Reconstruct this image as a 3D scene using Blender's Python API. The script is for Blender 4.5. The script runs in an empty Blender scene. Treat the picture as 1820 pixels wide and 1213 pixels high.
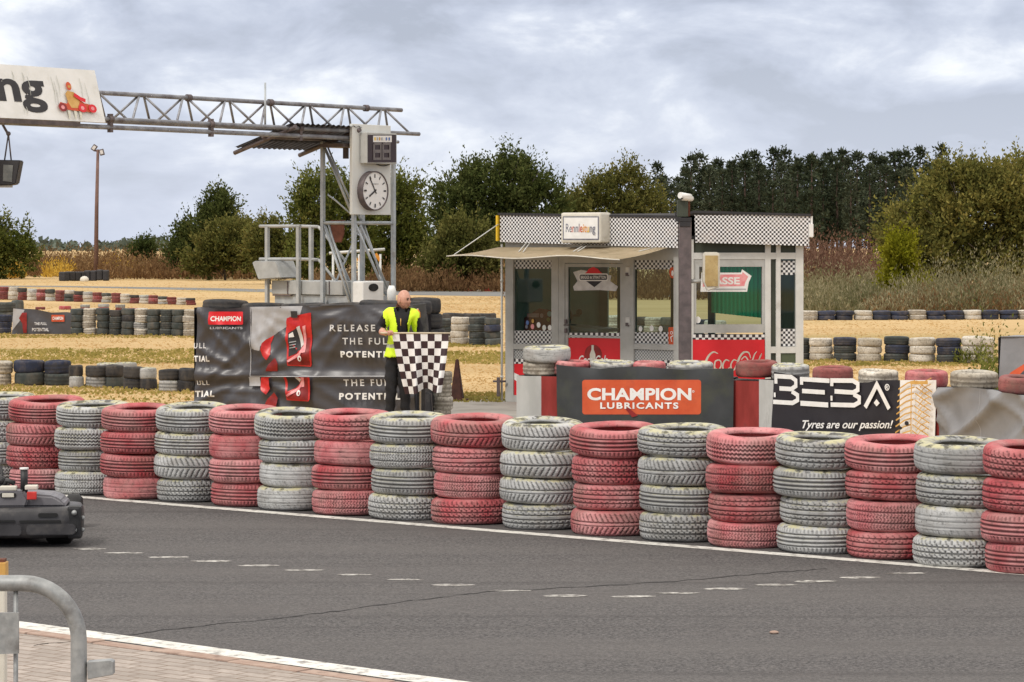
import bpy, bmesh, math, random
import numpy as np
from mathutils import Vector, Matrix, noise as mnoise

# ------------------------------------------------------------------ camera, sky, sun, exposure
SC = bpy.context.scene
F, H, HY, CX = 5000.0, 2.25, 440.0, 910.0      # focal length (px of an 1820 px wide frame), eye height, horizon row, centre column
cam_d = bpy.data.cameras.new('camera')
cam = bpy.data.objects.new('camera', cam_d)
SC.collection.objects.link(cam)
cam.location = (0, 0, H)
cam.rotation_euler = (math.radians(90), 0, 0)
cam_d.sensor_width = 36.0
cam_d.lens = 36.0 * F / 1820.0
cam_d.shift_y = -(606.5 - HY) / 1820.0
cam_d.clip_end = 9000
cam_d.clip_start = 0.1
SC.camera = cam

SUN_EL, SUN_AZ = math.radians(48), math.radians(218)     # azimuth clockwise from +Y
W = bpy.data.worlds.new('World')
SC.world = W
W.use_nodes = True
nt = W.node_tree
for n in list(nt.nodes):
    nt.nodes.remove(n)


def N(t, typ, **kw):
    n = t.nodes.new(typ)
    for k, v in kw.items():
        setattr(n, k, v)
    return n


def build_world(t):
    L = t.links.new
    out = N(t, 'ShaderNodeOutputWorld')
    sky = N(t, 'ShaderNodeTexSky')
    sky.sky_type = 'NISHITA'
    sky.sun_disc = False
    sky.sun_elevation = SUN_EL
    sky.sun_rotation = SUN_AZ
    b1 = N(t, 'ShaderNodeBackground')
    b1.inputs[1].default_value = 0.10
    L(sky.outputs[0], b1.inputs[0])
    tc = N(t, 'ShaderNodeTexCoord')
    mp = N(t, 'ShaderNodeMapping')
    mp.inputs['Scale'].default_value = (17, 17, 38)
    mp.inputs['Location'].default_value = (3.1, 0.4, 1.7)
    mp.inputs['Rotation'].default_value = (0, math.radians(-4), 0)
    L(tc.outputs['Generated'], mp.inputs[0])
    n1 = N(t, 'ShaderNodeTexNoise')
    n1.inputs['Scale'].default_value = 1.0
    n1.inputs['Detail'].default_value = 7
    n1.inputs['Roughness'].default_value = 0.56
    n1.inputs['Distortion'].default_value = 0.25
    L(mp.outputs[0], n1.inputs['Vector'])
    n2 = N(t, 'ShaderNodeTexNoise')
    n2.inputs['Scale'].default_value = 0.42
    n2.inputs['Detail'].default_value = 3
    L(mp.outputs[0], n2.inputs['Vector'])
    ad = N(t, 'ShaderNodeMath', operation='MULTIPLY_ADD')
    ad.inputs[1].default_value = 0.62
    L(n1.outputs[0], ad.inputs[0])
    m2 = N(t, 'ShaderNodeMath', operation='MULTIPLY')
    m2.inputs[1].default_value = 0.38
    L(n2.outputs[0], m2.inputs[0])
    L(m2.outputs[0], ad.inputs[2])
    rp = N(t, 'ShaderNodeValToRGB')
    e = rp.color_ramp.elements
    e[0].position = 0.40
    e[0].color = (0.385, 0.415, 0.51, 1)
    e[1].position = 0.605
    e[1].color = (0.92, 0.935, 0.97, 1)
    m = e.new(0.46); m.color = (0.475, 0.51, 0.625, 1)
    m = e.new(0.515); m.color = (0.58, 0.615, 0.725, 1)
    L(ad.outputs[0], rp.inputs[0])
    # an overcast dome is paler near the horizon haze and brightest overhead
    sx = N(t, 'ShaderNodeSeparateXYZ')
    L(tc.outputs['Generated'], sx.inputs[0])
    mr = N(t, 'ShaderNodeMapRange')
    mr.inputs[1].default_value = 0.0
    mr.inputs[2].default_value = 0.075
    L(sx.outputs[2], mr.inputs[0])
    hz = N(t, 'ShaderNodeMix', data_type='RGBA')
    hz.inputs[6].default_value = (0.60, 0.66, 0.80, 1)
    hf = N(t, 'ShaderNodeMapRange')
    hf.inputs[3].default_value = 0.35
    hf.inputs[4].default_value = 1.0
    L(mr.outputs[0], hf.inputs[0])
    L(hf.outputs[0], hz.inputs[0])
    L(rp.outputs[0], hz.inputs[7])
    up = N(t, 'ShaderNodeMapRange', interpolation_type='SMOOTHSTEP')
    up.inputs[1].default_value = 0.12
    up.inputs[2].default_value = 0.75
    up.inputs[3].default_value = 1.0
    up.inputs[4].default_value = 2.1
    L(sx.outputs[2], up.inputs[0])
    wf = N(t, 'ShaderNodeMapRange')
    wf.inputs[1].default_value = 0.12
    wf.inputs[2].default_value = 0.5
    L(sx.outputs[2], wf.inputs[0])
    wm = N(t, 'ShaderNodeMix', data_type='RGBA')              # thicker, whiter cloud overhead
    wm.inputs[7].default_value = (0.66, 0.62, 0.575, 1)
    L(wf.outputs[0], wm.inputs[0])
    L(hz.outputs[2], wm.inputs[6])
    b2 = N(t, 'ShaderNodeBackground')
    L(wm.outputs[2], b2.inputs[0])
    L(up.outputs[0], b2.inputs[1])
    mx = N(t, 'ShaderNodeMixShader')
    mx.inputs[0].default_value = 0.88
    L(b1.outputs[0], mx.inputs[1])
    L(b2.outputs[0], mx.inputs[2])
    L(mx.outputs[0], out.inputs[0])


build_world(nt)
sun_d = bpy.data.lights.new('sun', 'SUN')
sun_d.energy = 1.5
sun_d.angle = math.radians(12)
sun_d.color = (1.0, 0.95, 0.88)
sun = bpy.data.objects.new('sun', sun_d)
SC.collection.objects.link(sun)
sdir = Vector((math.sin(SUN_AZ) * math.cos(SUN_EL), math.cos(SUN_AZ) * math.cos(SUN_EL), math.sin(SUN_EL)))
sun.rotation_euler = sdir.to_track_quat('Z', 'Y').to_euler()
sun.location = (-20, -20, 40)
vs = SC.view_settings
vs.view_transform = 'Standard'
vs.look = 'None'
vs.exposure = 0.3
vs.gamma = 1.0
SC.cycles.max_bounces = 6
SC.cycles.transparent_max_bounces = 12
SC.cycles.caustics_reflective = False
SC.cycles.caustics_refractive = False

rng = random.Random(7)
nrg = np.random.default_rng(7)

# ------------------------------------------------------------------ coordinates
U = Vector((-6210, F, 0)).normalized()        # along the track, away to the left
V = Vector((U.y, -U.x, 0))                     # across the track, away to the right


def P(px, py, d):
    return Vector(((px - CX) * d / F, d, H - (py - HY) * d / F))


def G(px, py, z=0.0):
    return P(px, py, (H - z) * F / (py - HY))


# ------------------------------------------------------------------ materials
MATS = {}


def ramp(t, fac, stops):
    r = N(t, 'ShaderNodeValToRGB')
    e = r.color_ramp.elements
    e[0].position, e[0].color = stops[0][0], (*stops[0][1], 1)
    e[1].position, e[1].color = stops[-1][0], (*stops[-1][1], 1)
    for p, c in stops[1:-1]:
        x = e.new(p)
        x.color = (*c, 1)
    t.links.new(fac, r.inputs[0])
    return r.outputs[0]


def tnoise(t, vec, scale, detail=4, rough=0.55):
    n = N(t, 'ShaderNodeTexNoise')
    n.inputs['Scale'].default_value = scale
    n.inputs['Detail'].default_value = detail
    n.inputs['Roughness'].default_value = rough
    t.links.new(vec, n.inputs['Vector'])
    return n.outputs[0]


def mixc(t, fac, a, b):
    m = N(t, 'ShaderNodeMix', data_type='RGBA')
    for s, v in ((0, fac), (6, a), (7, b)):
        if isinstance(v, tuple):
            m.inputs[s].default_value = (*v, 1)
        elif isinstance(v, (int, float)):
            m.inputs[s].default_value = v
        else:
            t.links.new(v, m.inputs[s])
    return m.outputs[2]


def mth(t, op, a, b=None, c=None):
    m = N(t, 'ShaderNodeMath', operation=op)
    for s, v in enumerate((a, b, c)):
        if v is None:
            continue
        if isinstance(v, (int, float)):
            m.inputs[s].default_value = v
        else:
            t.links.new(v, m.inputs[s])
    return m.outputs[0]


def maprange(t, v, a, b, c=0.0, d=1.0):
    m = N(t, 'ShaderNodeMapRange')
    for s, x in ((1, a), (2, b), (3, c), (4, d)):
        m.inputs[s].default_value = x
    t.links.new(v, m.inputs[0])
    return m.outputs[0]


def newmat(name):
    m = bpy.data.materials.new(name)
    m.use_nodes = True
    t = m.node_tree
    b = t.nodes['Principled BSDF']
    MATS[name] = m
    return m, t, b


def coords(t, kind='Object', scale=(1, 1, 1), rot=(0, 0, 0), rand=False):
    tc = N(t, 'ShaderNodeTexCoord')
    mp = N(t, 'ShaderNodeMapping')
    mp.inputs['Scale'].default_value = scale
    mp.inputs['Rotation'].default_value = rot
    t.links.new(tc.outputs[kind], mp.inputs[0])
    if rand:
        oi = N(t, 'ShaderNodeObjectInfo')
        cx = N(t, 'ShaderNodeCombineXYZ')
        t.links.new(mth(t, 'MULTIPLY', oi.outputs['Random'], 37.0), cx.inputs[0])
        t.links.new(mth(t, 'MULTIPLY', oi.outputs['Random'], 91.0), cx.inputs[1])
        t.links.new(cx.outputs[0], mp.inputs['Location'])
    return mp.outputs[0]


def bump(t, b, h, strength=0.3, dist=0.01):
    bp = N(t, 'ShaderNodeBump')
    bp.inputs['Strength'].default_value = strength
    bp.inputs['Distance'].default_value = dist
    t.links.new(h, bp.inputs['Height'])
    t.links.new(bp.outputs[0], b.inputs['Normal'])


def mat(name, c1, c2=None, scale=6, rough=0.6, metal=0.0, grime=None, gscale=3, gamt=(0.55, 0.75), bmp=0.0, bscale=40, spec=0.4,
        stretch=(1, 1, 1)):
    """painted / plain surface: two-tone noise with optional grime patches and fine bump"""
    m, t, b = newmat(name)
    v = coords(t, scale=stretch)
    col = mixc(t, maprange(t, tnoise(t, v, scale), 0.35, 0.65), c1, c2 or c1)
    if grime:
        col = mixc(t, maprange(t, tnoise(t, v, gscale, 6, 0.65), *gamt), col, grime)
    t.links.new(col, b.inputs['Base Color'])
    b.inputs['Roughness'].default_value = rough
    b.inputs['Metallic'].default_value = metal
    b.inputs['Specular IOR Level'].default_value = spec
    if bmp:
        bump(t, b, tnoise(t, v, bscale), bmp, 0.01)
    return m


def tyre_mat(name, fresh, faded, bare, lichen=None, chip=0.66, rough=0.8):
    """painted old tyre: faded patches, chips down to the rubber, dust, lichen on the faces that look up"""
    m, t, b = newmat(name)
    v = coords(t, rand=True)
    oi = N(t, 'ShaderNodeObjectInfo')
    col = mixc(t, maprange(t, tnoise(t, v, 4.0, 5), 0.35, 0.68), fresh, faded)
    val = N(t, 'ShaderNodeHueSaturation')
    t.links.new(maprange(t, oi.outputs['Random'], 0, 1, 0.78, 1.12), val.inputs['Value'])
    t.links.new(maprange(t, oi.outputs['Random'], 0, 1, 1.08, 0.85), val.inputs['Saturation'])
    t.links.new(col, val.inputs['Color'])
    col = val.outputs[0]
    chips = maprange(t, tnoise(t, v, 26.0, 7, 0.75), chip - 0.11, chip + 0.03)
    col = mixc(t, mth(t, 'MULTIPLY', chips, 0.85), col, bare)
    scuff = coords(t, scale=(1, 1, 9), rand=True)                        # long rubbed streaks round the tread
    col = mixc(t, maprange(t, tnoise(t, scuff, 5.0, 5, 0.65), 0.56, 0.70, 0, 0.55), col, bare)
    ds = maprange(t, tnoise(t, v, 3.2, 6, 0.7), 0.46, 0.74, 0, 0.62)
    col = mixc(t, ds, col, (0.16, 0.13, 0.10))
    at = N(t, 'ShaderNodeAttribute', attribute_name='groove')          # tread grooves mixed part way to the chip colour
    col = mixc(t, mth(t, 'MULTIPLY', at.outputs['Fac'], 0.62), col, bare)
    if lichen:
        g = N(t, 'ShaderNodeNewGeometry')
        s = N(t, 'ShaderNodeSeparateXYZ')
        t.links.new(g.outputs['Normal'], s.inputs[0])
        upf = maprange(t, s.outputs[2], 0.45, 0.8)
        lm = mth(t, 'MULTIPLY', upf, maprange(t, tnoise(t, v, 9.0, 5, 0.65), 0.42, 0.56))
        col = mixc(t, lm, col, lichen)
        dm = mth(t, 'MULTIPLY', upf, maprange(t, tnoise(t, v, 13.0, 4, 0.6), 0.52, 0.6))
        col = mixc(t, mth(t, 'MULTIPLY', dm, 0.8), col, bare)
    t.links.new(col, b.inputs['Base Color'])
    b.inputs['Roughness'].default_value = rough
    b.inputs['Specular IOR Level'].default_value = 0.35
    bump(t, b, tnoise(t, v, 70.0, 5), 0.35, 0.006)
    return m


M_RED = tyre_mat('tyre_red_paint', (0.47, 0.088, 0.098), (0.60, 0.27, 0.265), (0.05, 0.022, 0.022))
M_WHITE = tyre_mat('tyre_white_paint', (0.37, 0.375, 0.365), (0.50, 0.505, 0.495), (0.04, 0.039, 0.037), lichen=(0.48, 0.455, 0.28))
M_TAN = tyre_mat('tyre_aged_white_paint', (0.48, 0.43, 0.34), (0.62, 0.58, 0.50), (0.10, 0.08, 0.06), chip=0.62)
M_BLUE = tyre_mat('tyre_navy_paint', (0.017, 0.025, 0.056), (0.042, 0.050, 0.082), (0.02, 0.02, 0.02))
M_GREEN = tyre_mat('tyre_grey_green', (0.035, 0.045, 0.042), (0.08, 0.09, 0.085), (0.02, 0.02, 0.02))
M_BLACK = tyre_mat('tyre_black_rubber', (0.018, 0.018, 0.02), (0.04, 0.04, 0.042), (0.06, 0.055, 0.05))
M_DKRED = tyre_mat('tyre_dark_red_paint', (0.19, 0.032, 0.028), (0.30, 0.075, 0.065), (0.05, 0.02, 0.02))

mat('grey_frame', (0.36, 0.36, 0.34), (0.44, 0.44, 0.42), 5, 0.5, grime=(0.22, 0.21, 0.19), gamt=(0.6, 0.85))
mat('light_frame', (0.55, 0.55, 0.52), (0.62, 0.62, 0.59), 5, 0.5, grime=(0.33, 0.31, 0.27), gamt=(0.6, 0.85))
mat('galvanised', (0.24, 0.25, 0.25), (0.36, 0.37, 0.365), 22, 0.5, 0.35, grime=(0.15, 0.145, 0.14), gscale=9, gamt=(0.5, 0.75))
mat('weathered_tube', (0.22, 0.225, 0.245), (0.35, 0.36, 0.38), 7, 0.5, 0.3, grime=(0.12, 0.095, 0.10), gscale=4, gamt=(0.5, 0.75))
mat('platform_grey', (0.33, 0.34, 0.335), (0.42, 0.43, 0.42), 4, 0.55, grime=(0.24, 0.24, 0.22), gamt=(0.5, 0.8))
mat('tower_steel', (0.34, 0.37, 0.39), (0.46, 0.49, 0.50), 8, 0.5, 0.3, grime=(0.2, 0.15, 0.12), gamt=(0.62, 0.85))
mat('dark_steel', (0.09, 0.075, 0.075), (0.15, 0.12, 0.12), 9, 0.6, 0.2)
mat('rust', (0.10, 0.035, 0.02), (0.17, 0.06, 0.035), 14, 0.85)
mat('rust_dark', (0.045, 0.018, 0.014), (0.085, 0.032, 0.022), 9, 0.8)
mat('white_paint', (0.68, 0.68, 0.65), (0.76, 0.76, 0.74), 4, 0.5, grime=(0.48, 0.45, 0.38), gamt=(0.58, 0.85))
mat('pale_panel', (0.62, 0.63, 0.60), (0.70, 0.71, 0.68), 3, 0.55, grime=(0.45, 0.44, 0.38), gamt=(0.6, 0.85), stretch=(1, 1, 0.3))
mat('off_white', (0.58, 0.55, 0.47), (0.66, 0.63, 0.55), 5, 0.6, grime=(0.38, 0.33, 0.24), gamt=(0.55, 0.8))
mat('black_plastic', (0.012, 0.012, 0.013), (0.025, 0.025, 0.026), 12, 0.5)
mat('kart_plastic', (0.030, 0.029, 0.031), (0.052, 0.050, 0.053), 6, 0.40, grime=(0.12, 0.11, 0.10), gscale=7, gamt=(0.52, 0.85), bmp=0.1)
mat('kart_grey', (0.12, 0.115, 0.125), (0.19, 0.185, 0.195), 5, 0.42, grime=(0.07, 0.065, 0.06), gamt=(0.5, 0.8))
mat('black', (0.01, 0.01, 0.01), None, 5, 0.6)
mat('near_black', (0.022, 0.021, 0.023), (0.034, 0.032, 0.034), 5, 0.55)
mat('red_lamp', (0.45, 0.02, 0.02), (0.6, 0.05, 0.04), 9, 0.3)
mat('red_print', (0.60, 0.012, 0.02), (0.66, 0.02, 0.028), 3, 0.45)
mat('bottle_red', (0.42, 0.01, 0.012), (0.60, 0.035, 0.03), 9, 0.35)
mat('dark_red_print', (0.19, 0.012, 0.012), (0.30, 0.02, 0.018), 7, 0.4)
mat('orange_print', (0.52, 0.070, 0.020), (0.60, 0.105, 0.035), 4, 0.5, grime=(0.42, 0.07, 0.03), gscale=5)
mat('pink_print', (0.72, 0.22, 0.24), (0.78, 0.36, 0.36), 12, 0.5)
mat('white_print', (0.72, 0.71, 0.68), (0.80, 0.79, 0.77), 9, 0.5)
mat('grey_print', (0.33, 0.33, 0.34), (0.42, 0.42, 0.43), 4, 0.5)
mat('letter_grey', (0.52, 0.51, 0.50), (0.66, 0.65, 0.64), 9, 0.5)
mat('gold_print', (0.50, 0.27, 0.06), (0.62, 0.38, 0.12), 9, 0.5)
mat('orange_mark', (0.62, 0.20, 0.02), (0.7, 0.3, 0.03), 9, 0.5)
mat('yellow_mark', (0.75, 0.48, 0.03), None, 9, 0.5)
mat('blue_mark', (0.10, 0.17, 0.40), None, 9, 0.5)
mat('slate_mark', (0.10, 0.11, 0.15), (0.2, 0.2, 0.25), 20, 0.5)
mat('charcoal_vinyl', (0.032, 0.030, 0.035), (0.050, 0.047, 0.053), 3, 0.40, grime=(0.10, 0.095, 0.095), gscale=2.4, gamt=(0.62, 0.95), spec=0.8)
mat('champion_vinyl', (0.026, 0.029, 0.031), (0.040, 0.043, 0.045), 3, 0.5, grime=(0.06, 0.065, 0.04), gscale=2.0, gamt=(0.5, 0.8))
mat('black_vinyl', (0.014, 0.012, 0.016), (0.022, 0.02, 0.025), 3, 0.45)
mat('grey_vinyl', (0.20, 0.20, 0.205), (0.25, 0.25, 0.255), 2, 0.42, grime=(0.16, 0.16, 0.16), gamt=(0.5, 0.8))
mat('belt_grey', (0.38, 0.38, 0.36), (0.50, 0.50, 0.48), 5, 0.8, grime=(0.24, 0.23, 0.21), gscale=5, stretch=(1, 1, 0.35), bmp=0.15)
mat('belt_red', (0.20, 0.02, 0.015), (0.30, 0.035, 0.03), 5, 0.8, grime=(0.10, 0.03, 0.025), gscale=5, stretch=(1, 1, 0.35), bmp=0.15)
mat('awning_cloth', (0.47, 0.385, 0.25), (0.57, 0.475, 0.325), 3, 0.8, grime=(0.36, 0.29, 0.18), gscale=4, stretch=(1, 1, 1))
mat('olive_panel', (0.075, 0.095, 0.055), (0.10, 0.12, 0.07), 3, 0.55)
mat('dark_green_board', (0.035, 0.042, 0.03), (0.05, 0.06, 0.042), 3, 0.6)
mat('interior_wall', (0.13, 0.20, 0.18), (0.17, 0.25, 0.225), 3, 0.8)
mat('amber_glass', (0.36, 0.25, 0.10), (0.50, 0.38, 0.18), 7, 0.3, grime=(0.24, 0.16, 0.07), gscale=9)
mat('lamp_glass', (0.10, 0.105, 0.10), (0.17, 0.175, 0.165), 9, 0.25)
mat('hi_vis', (0.62, 0.86, 0.02), (0.70, 0.95, 0.04), 7, 0.6)
mat('reflective_band', (0.42, 0.44, 0.36), None, 7, 0.35)
mat('black_cloth', (0.012, 0.011, 0.013), (0.020, 0.019, 0.021), 9, 0.9, bmp=0.3, bscale=18)
mat('trouser_cloth', (0.010, 0.010, 0.012), (0.017, 0.017, 0.019), 9, 0.9, bmp=0.3, bscale=14)
mat('skin', (0.48, 0.25, 0.18), (0.57, 0.315, 0.235), 22, 0.5)
mat('stubble', (0.33, 0.175, 0.125), (0.42, 0.22, 0.16), 30, 0.55)
mat('lip', (0.40, 0.14, 0.11), None, 5, 0.5)
mat('brow_dark', (0.05, 0.03, 0.02), None, 5, 0.5)
mat('boot', (0.012, 0.012, 0.012), None, 5, 0.6)
mat('wood_stick', (0.50, 0.42, 0.30), (0.58, 0.5, 0.37), 20, 0.7)
mat('bark', (0.055, 0.042, 0.03), (0.10, 0.08, 0.06), 9, 0.9, bmp=0.5, bscale=20)
mat('pine_bark', (0.05, 0.035, 0.028), (0.09, 0.055, 0.04), 9, 0.9)
mat('white_line', (0.58, 0.57, 0.52), (0.72, 0.71, 0.66), 4, 0.7, grime=(0.22, 0.205, 0.19), gscale=12, gamt=(0.50, 0.66))
mat('worn_dash', (0.40, 0.385, 0.355), (0.60, 0.585, 0.54), 8, 0.7, grime=(0.12, 0.11, 0.10), gscale=14, gamt=(0.40, 0.58))
mat('crack_tar', (0.032, 0.030, 0.030), None, 5, 0.8)
mat('stone_edge', (0.30, 0.20, 0.155), (0.40, 0.30, 0.24), 9, 0.85, grime=(0.14, 0.09, 0.07), gscale=7, bmp=0.4)
mat('pad_concrete', (0.25, 0.235, 0.21), (0.33, 0.31, 0.275), 2, 0.9, grime=(0.17, 0.16, 0.13), gscale=1.2)
mat('kerb_red', (0.34, 0.03, 0.03), None, 5, 0.8)
mat('kerb_white', (0.62, 0.60, 0.56), None, 5, 0.8)
mat('old_asphalt', (0.14, 0.14, 0.135), (0.19, 0.19, 0.18), 0.2, 0.9)
mat('corrugated', (0.055, 0.048, 0.046), (0.09, 0.078, 0.073), 3, 0.65, 0.2, grime=(0.10, 0.05, 0.035), gscale=2)
mat('grime_streak', (0.40, 0.41, 0.35), (0.56, 0.57, 0.53), 9, 0.6)
mat('grime_yellow', (0.56, 0.54, 0.40), (0.66, 0.65, 0.58), 9, 0.6)
mat('mast_brown', (0.13, 0.075, 0.06), (0.19, 0.115, 0.095), 1.5, 0.8)
mat('clock_face', (0.74, 0.73, 0.71), None, 5, 0.4)
mat('display_glass', (0.030, 0.018, 0.022), (0.04, 0.025, 0.03), 3, 0.25)
mat('digit_grey', (0.13, 0.115, 0.115), (0.17, 0.15, 0.15), 30, 0.5)


def checker_mat(name, size, c1, c2, grime=None):
    m, t, b = newmat(name)
    tc = N(t, 'ShaderNodeTexCoord')
    ck = N(t, 'ShaderNodeTexChecker')
    ck.inputs['Scale'].default_value = 1.0 / size
    ck.inputs['Color1'].default_value = (*c1, 1)
    ck.inputs['Color2'].default_value = (*c2, 1)
    mp = N(t, 'ShaderNodeMapping')
    mp.inputs['Location'].default_value = (0.0001, 0.0001, 0.5 * size)
    t.links.new(tc.outputs['UV'], mp.inputs[0])
    t.links.new(mp.outputs[0], ck.inputs['Vector'])
    col = ck.outputs[0]
    if grime:
        v = coords(t)
        col = mixc(t, maprange(t, tnoise(t, v, 5, 5, 0.6), 0.5, 0.85, 0, 0.6), col, grime)
    t.links.new(col, b.inputs['Base Color'])
    b.inputs['Roughness'].default_value = 0.5
    return m


checker_mat('fascia_checks', 0.0295, (0.80, 0.80, 0.80), (0.02, 0.016, 0.018), (0.62, 0.55, 0.5))
checker_mat('window_checks', 0.0345, (0.70, 0.70, 0.69), (0.03, 0.03, 0.035), (0.3, 0.28, 0.25))
checker_mat('pale_checks', 0.024, (0.50, 0.51, 0.50), (0.16, 0.165, 0.17), (0.3, 0.3, 0.28))
checker_mat('flag_checks', 0.0863, (0.76, 0.75, 0.74), (0.030, 0.010, 0.013))
checker_mat('edge_checks', 0.045, (0.72, 0.70, 0.68), (0.03, 0.02, 0.025))


def glass_mat():
    m, t, b = newmat('window_glass')
    t.nodes.remove(b)
    out = t.nodes['Material Output']
    tr = N(t, 'ShaderNodeBsdfTransparent')
    tr.inputs[0].default_value = (0.44, 0.57, 0.53, 1)
    gl = N(t, 'ShaderNodeBsdfGlossy')
    gl.inputs['Roughness'].default_value = 0.03
    fr = N(t, 'ShaderNodeFresnel')
    fr.inputs[0].default_value = 1.5
    f = mth(t, 'MULTIPLY_ADD', fr.outputs[0], 0.75, 0.02)
    mx = N(t, 'ShaderNodeMixShader')
    t.links.new(f, mx.inputs[0])
    t.links.new(tr.outputs[0], mx.inputs[1])
    t.links.new(gl.outputs[0], mx.inputs[2])
    t.links.new(mx.outputs[0], out.inputs[0])


glass_mat()


def curtain_mat():
    m, t, b = newmat('green_curtain')
    t.nodes.remove(b)
    out = t.nodes['Material Output']
    col = mixc(t, tnoise(t, coords(t, scale=(8, 8, 0.4)), 6), (0.02, 0.40, 0.22), (0.04, 0.52, 0.30))
    d = N(t, 'ShaderNodeBsdfDiffuse')
    tl = N(t, 'ShaderNodeBsdfTranslucent')
    t.links.new(col, d.inputs[0])
    t.links.new(col, tl.inputs[0])
    mx = N(t, 'ShaderNodeMixShader')
    mx.inputs[0].default_value = 0.6
    t.links.new(d.outputs[0], mx.inputs[1])
    t.links.new(tl.outputs[0], mx.inputs[2])
    t.links.new(mx.outputs[0], out.inputs[0])


curtain_mat()


def leaf_mat(name, cols, scale=0.5, trans=0.3):
    """foliage: clumps of different greens by position, each leaf slightly different, light passing through"""
    m, t, b = newmat(name)
    t.nodes.remove(b)
    out = t.nodes['Material Output']
    v = coords(t)
    g = N(t, 'ShaderNodeNewGeometry')
    f = mth(t, 'ADD', mth(t, 'MULTIPLY', tnoise(t, v, scale, 3), 1.0), mth(t, 'MULTIPLY', g.outputs['Random Per Island'], 0.42))
    if name == 'needles':                                              # no two pines quite the same green
        oi = N(t, 'ShaderNodeObjectInfo')
        f = mth(t, 'ADD', f, maprange(t, oi.outputs['Random'], 0, 1, -0.16, 0.22))
    k = len(cols)
    col = ramp(t, f, [(0.38 + 0.66 * i / (k - 1), c) for i, c in enumerate(cols)])
    d = N(t, 'ShaderNodeBsdfDiffuse')
    tl = N(t, 'ShaderNodeBsdfTranslucent')
    t.links.new(col, d.inputs[0])
    t.links.new(col, tl.inputs[0])
    mx = N(t, 'ShaderNodeMixShader')
    mx.inputs[0].default_value = trans
    t.links.new(d.outputs[0], mx.inputs[1])
    t.links.new(tl.outputs[0], mx.inputs[2])
    t.links.new(mx.outputs[0], out.inputs[0])
    return m


leaf_mat('leaf_dark', [(0.032, 0.046, 0.014), (0.070, 0.088, 0.026), (0.13, 0.145, 0.05)])
leaf_mat('leaf_mid', [(0.048, 0.064, 0.015), (0.105, 0.122, 0.028), (0.21, 0.21, 0.06)])
leaf_mat('leaf_olive', [(0.056, 0.064, 0.018), (0.12, 0.122, 0.034), (0.22, 0.20, 0.065)])
leaf_mat('leaf_autumn', [(0.075, 0.083, 0.024), (0.165, 0.160, 0.044), (0.31, 0.265, 0.08)])
leaf_mat('leaf_lime', [(0.11, 0.115, 0.008), (0.22, 0.22, 0.016), (0.33, 0.30, 0.04)])
leaf_mat('needles', [(0.024, 0.033, 0.020), (0.046, 0.058, 0.034), (0.085, 0.098, 0.062)], 0.8, 0.15)
leaf_mat('far_wood', [(0.07, 0.09, 0.07), (0.10, 0.12, 0.095), (0.13, 0.15, 0.12)], 0.02, 0.1)
leaf_mat('weeds_brown', [(0.10, 0.052, 0.027), (0.18, 0.105, 0.05), (0.27, 0.175, 0.085)], 0.25)
leaf_mat('weeds_red', [(0.085, 0.045, 0.03), (0.155, 0.085, 0.058), (0.25, 0.16, 0.11)], 0.4)
leaf_mat('weeds_pale', [(0.09, 0.10, 0.04), (0.20, 0.18, 0.10), (0.36, 0.32, 0.20)], 0.5)
leaf_mat('weeds_gold', [(0.34, 0.20, 0.03), (0.52, 0.33, 0.05), (0.62, 0.43, 0.10)], 0.5)
leaf_mat('straw', [(0.50, 0.345, 0.155), (0.60, 0.42, 0.20), (0.68, 0.49, 0.25)], 0.3, 0.45)
leaf_mat('grass_green', [(0.23, 0.205, 0.055), (0.34, 0.285, 0.085), (0.48, 0.375, 0.14)], 0.4, 0.45)


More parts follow.
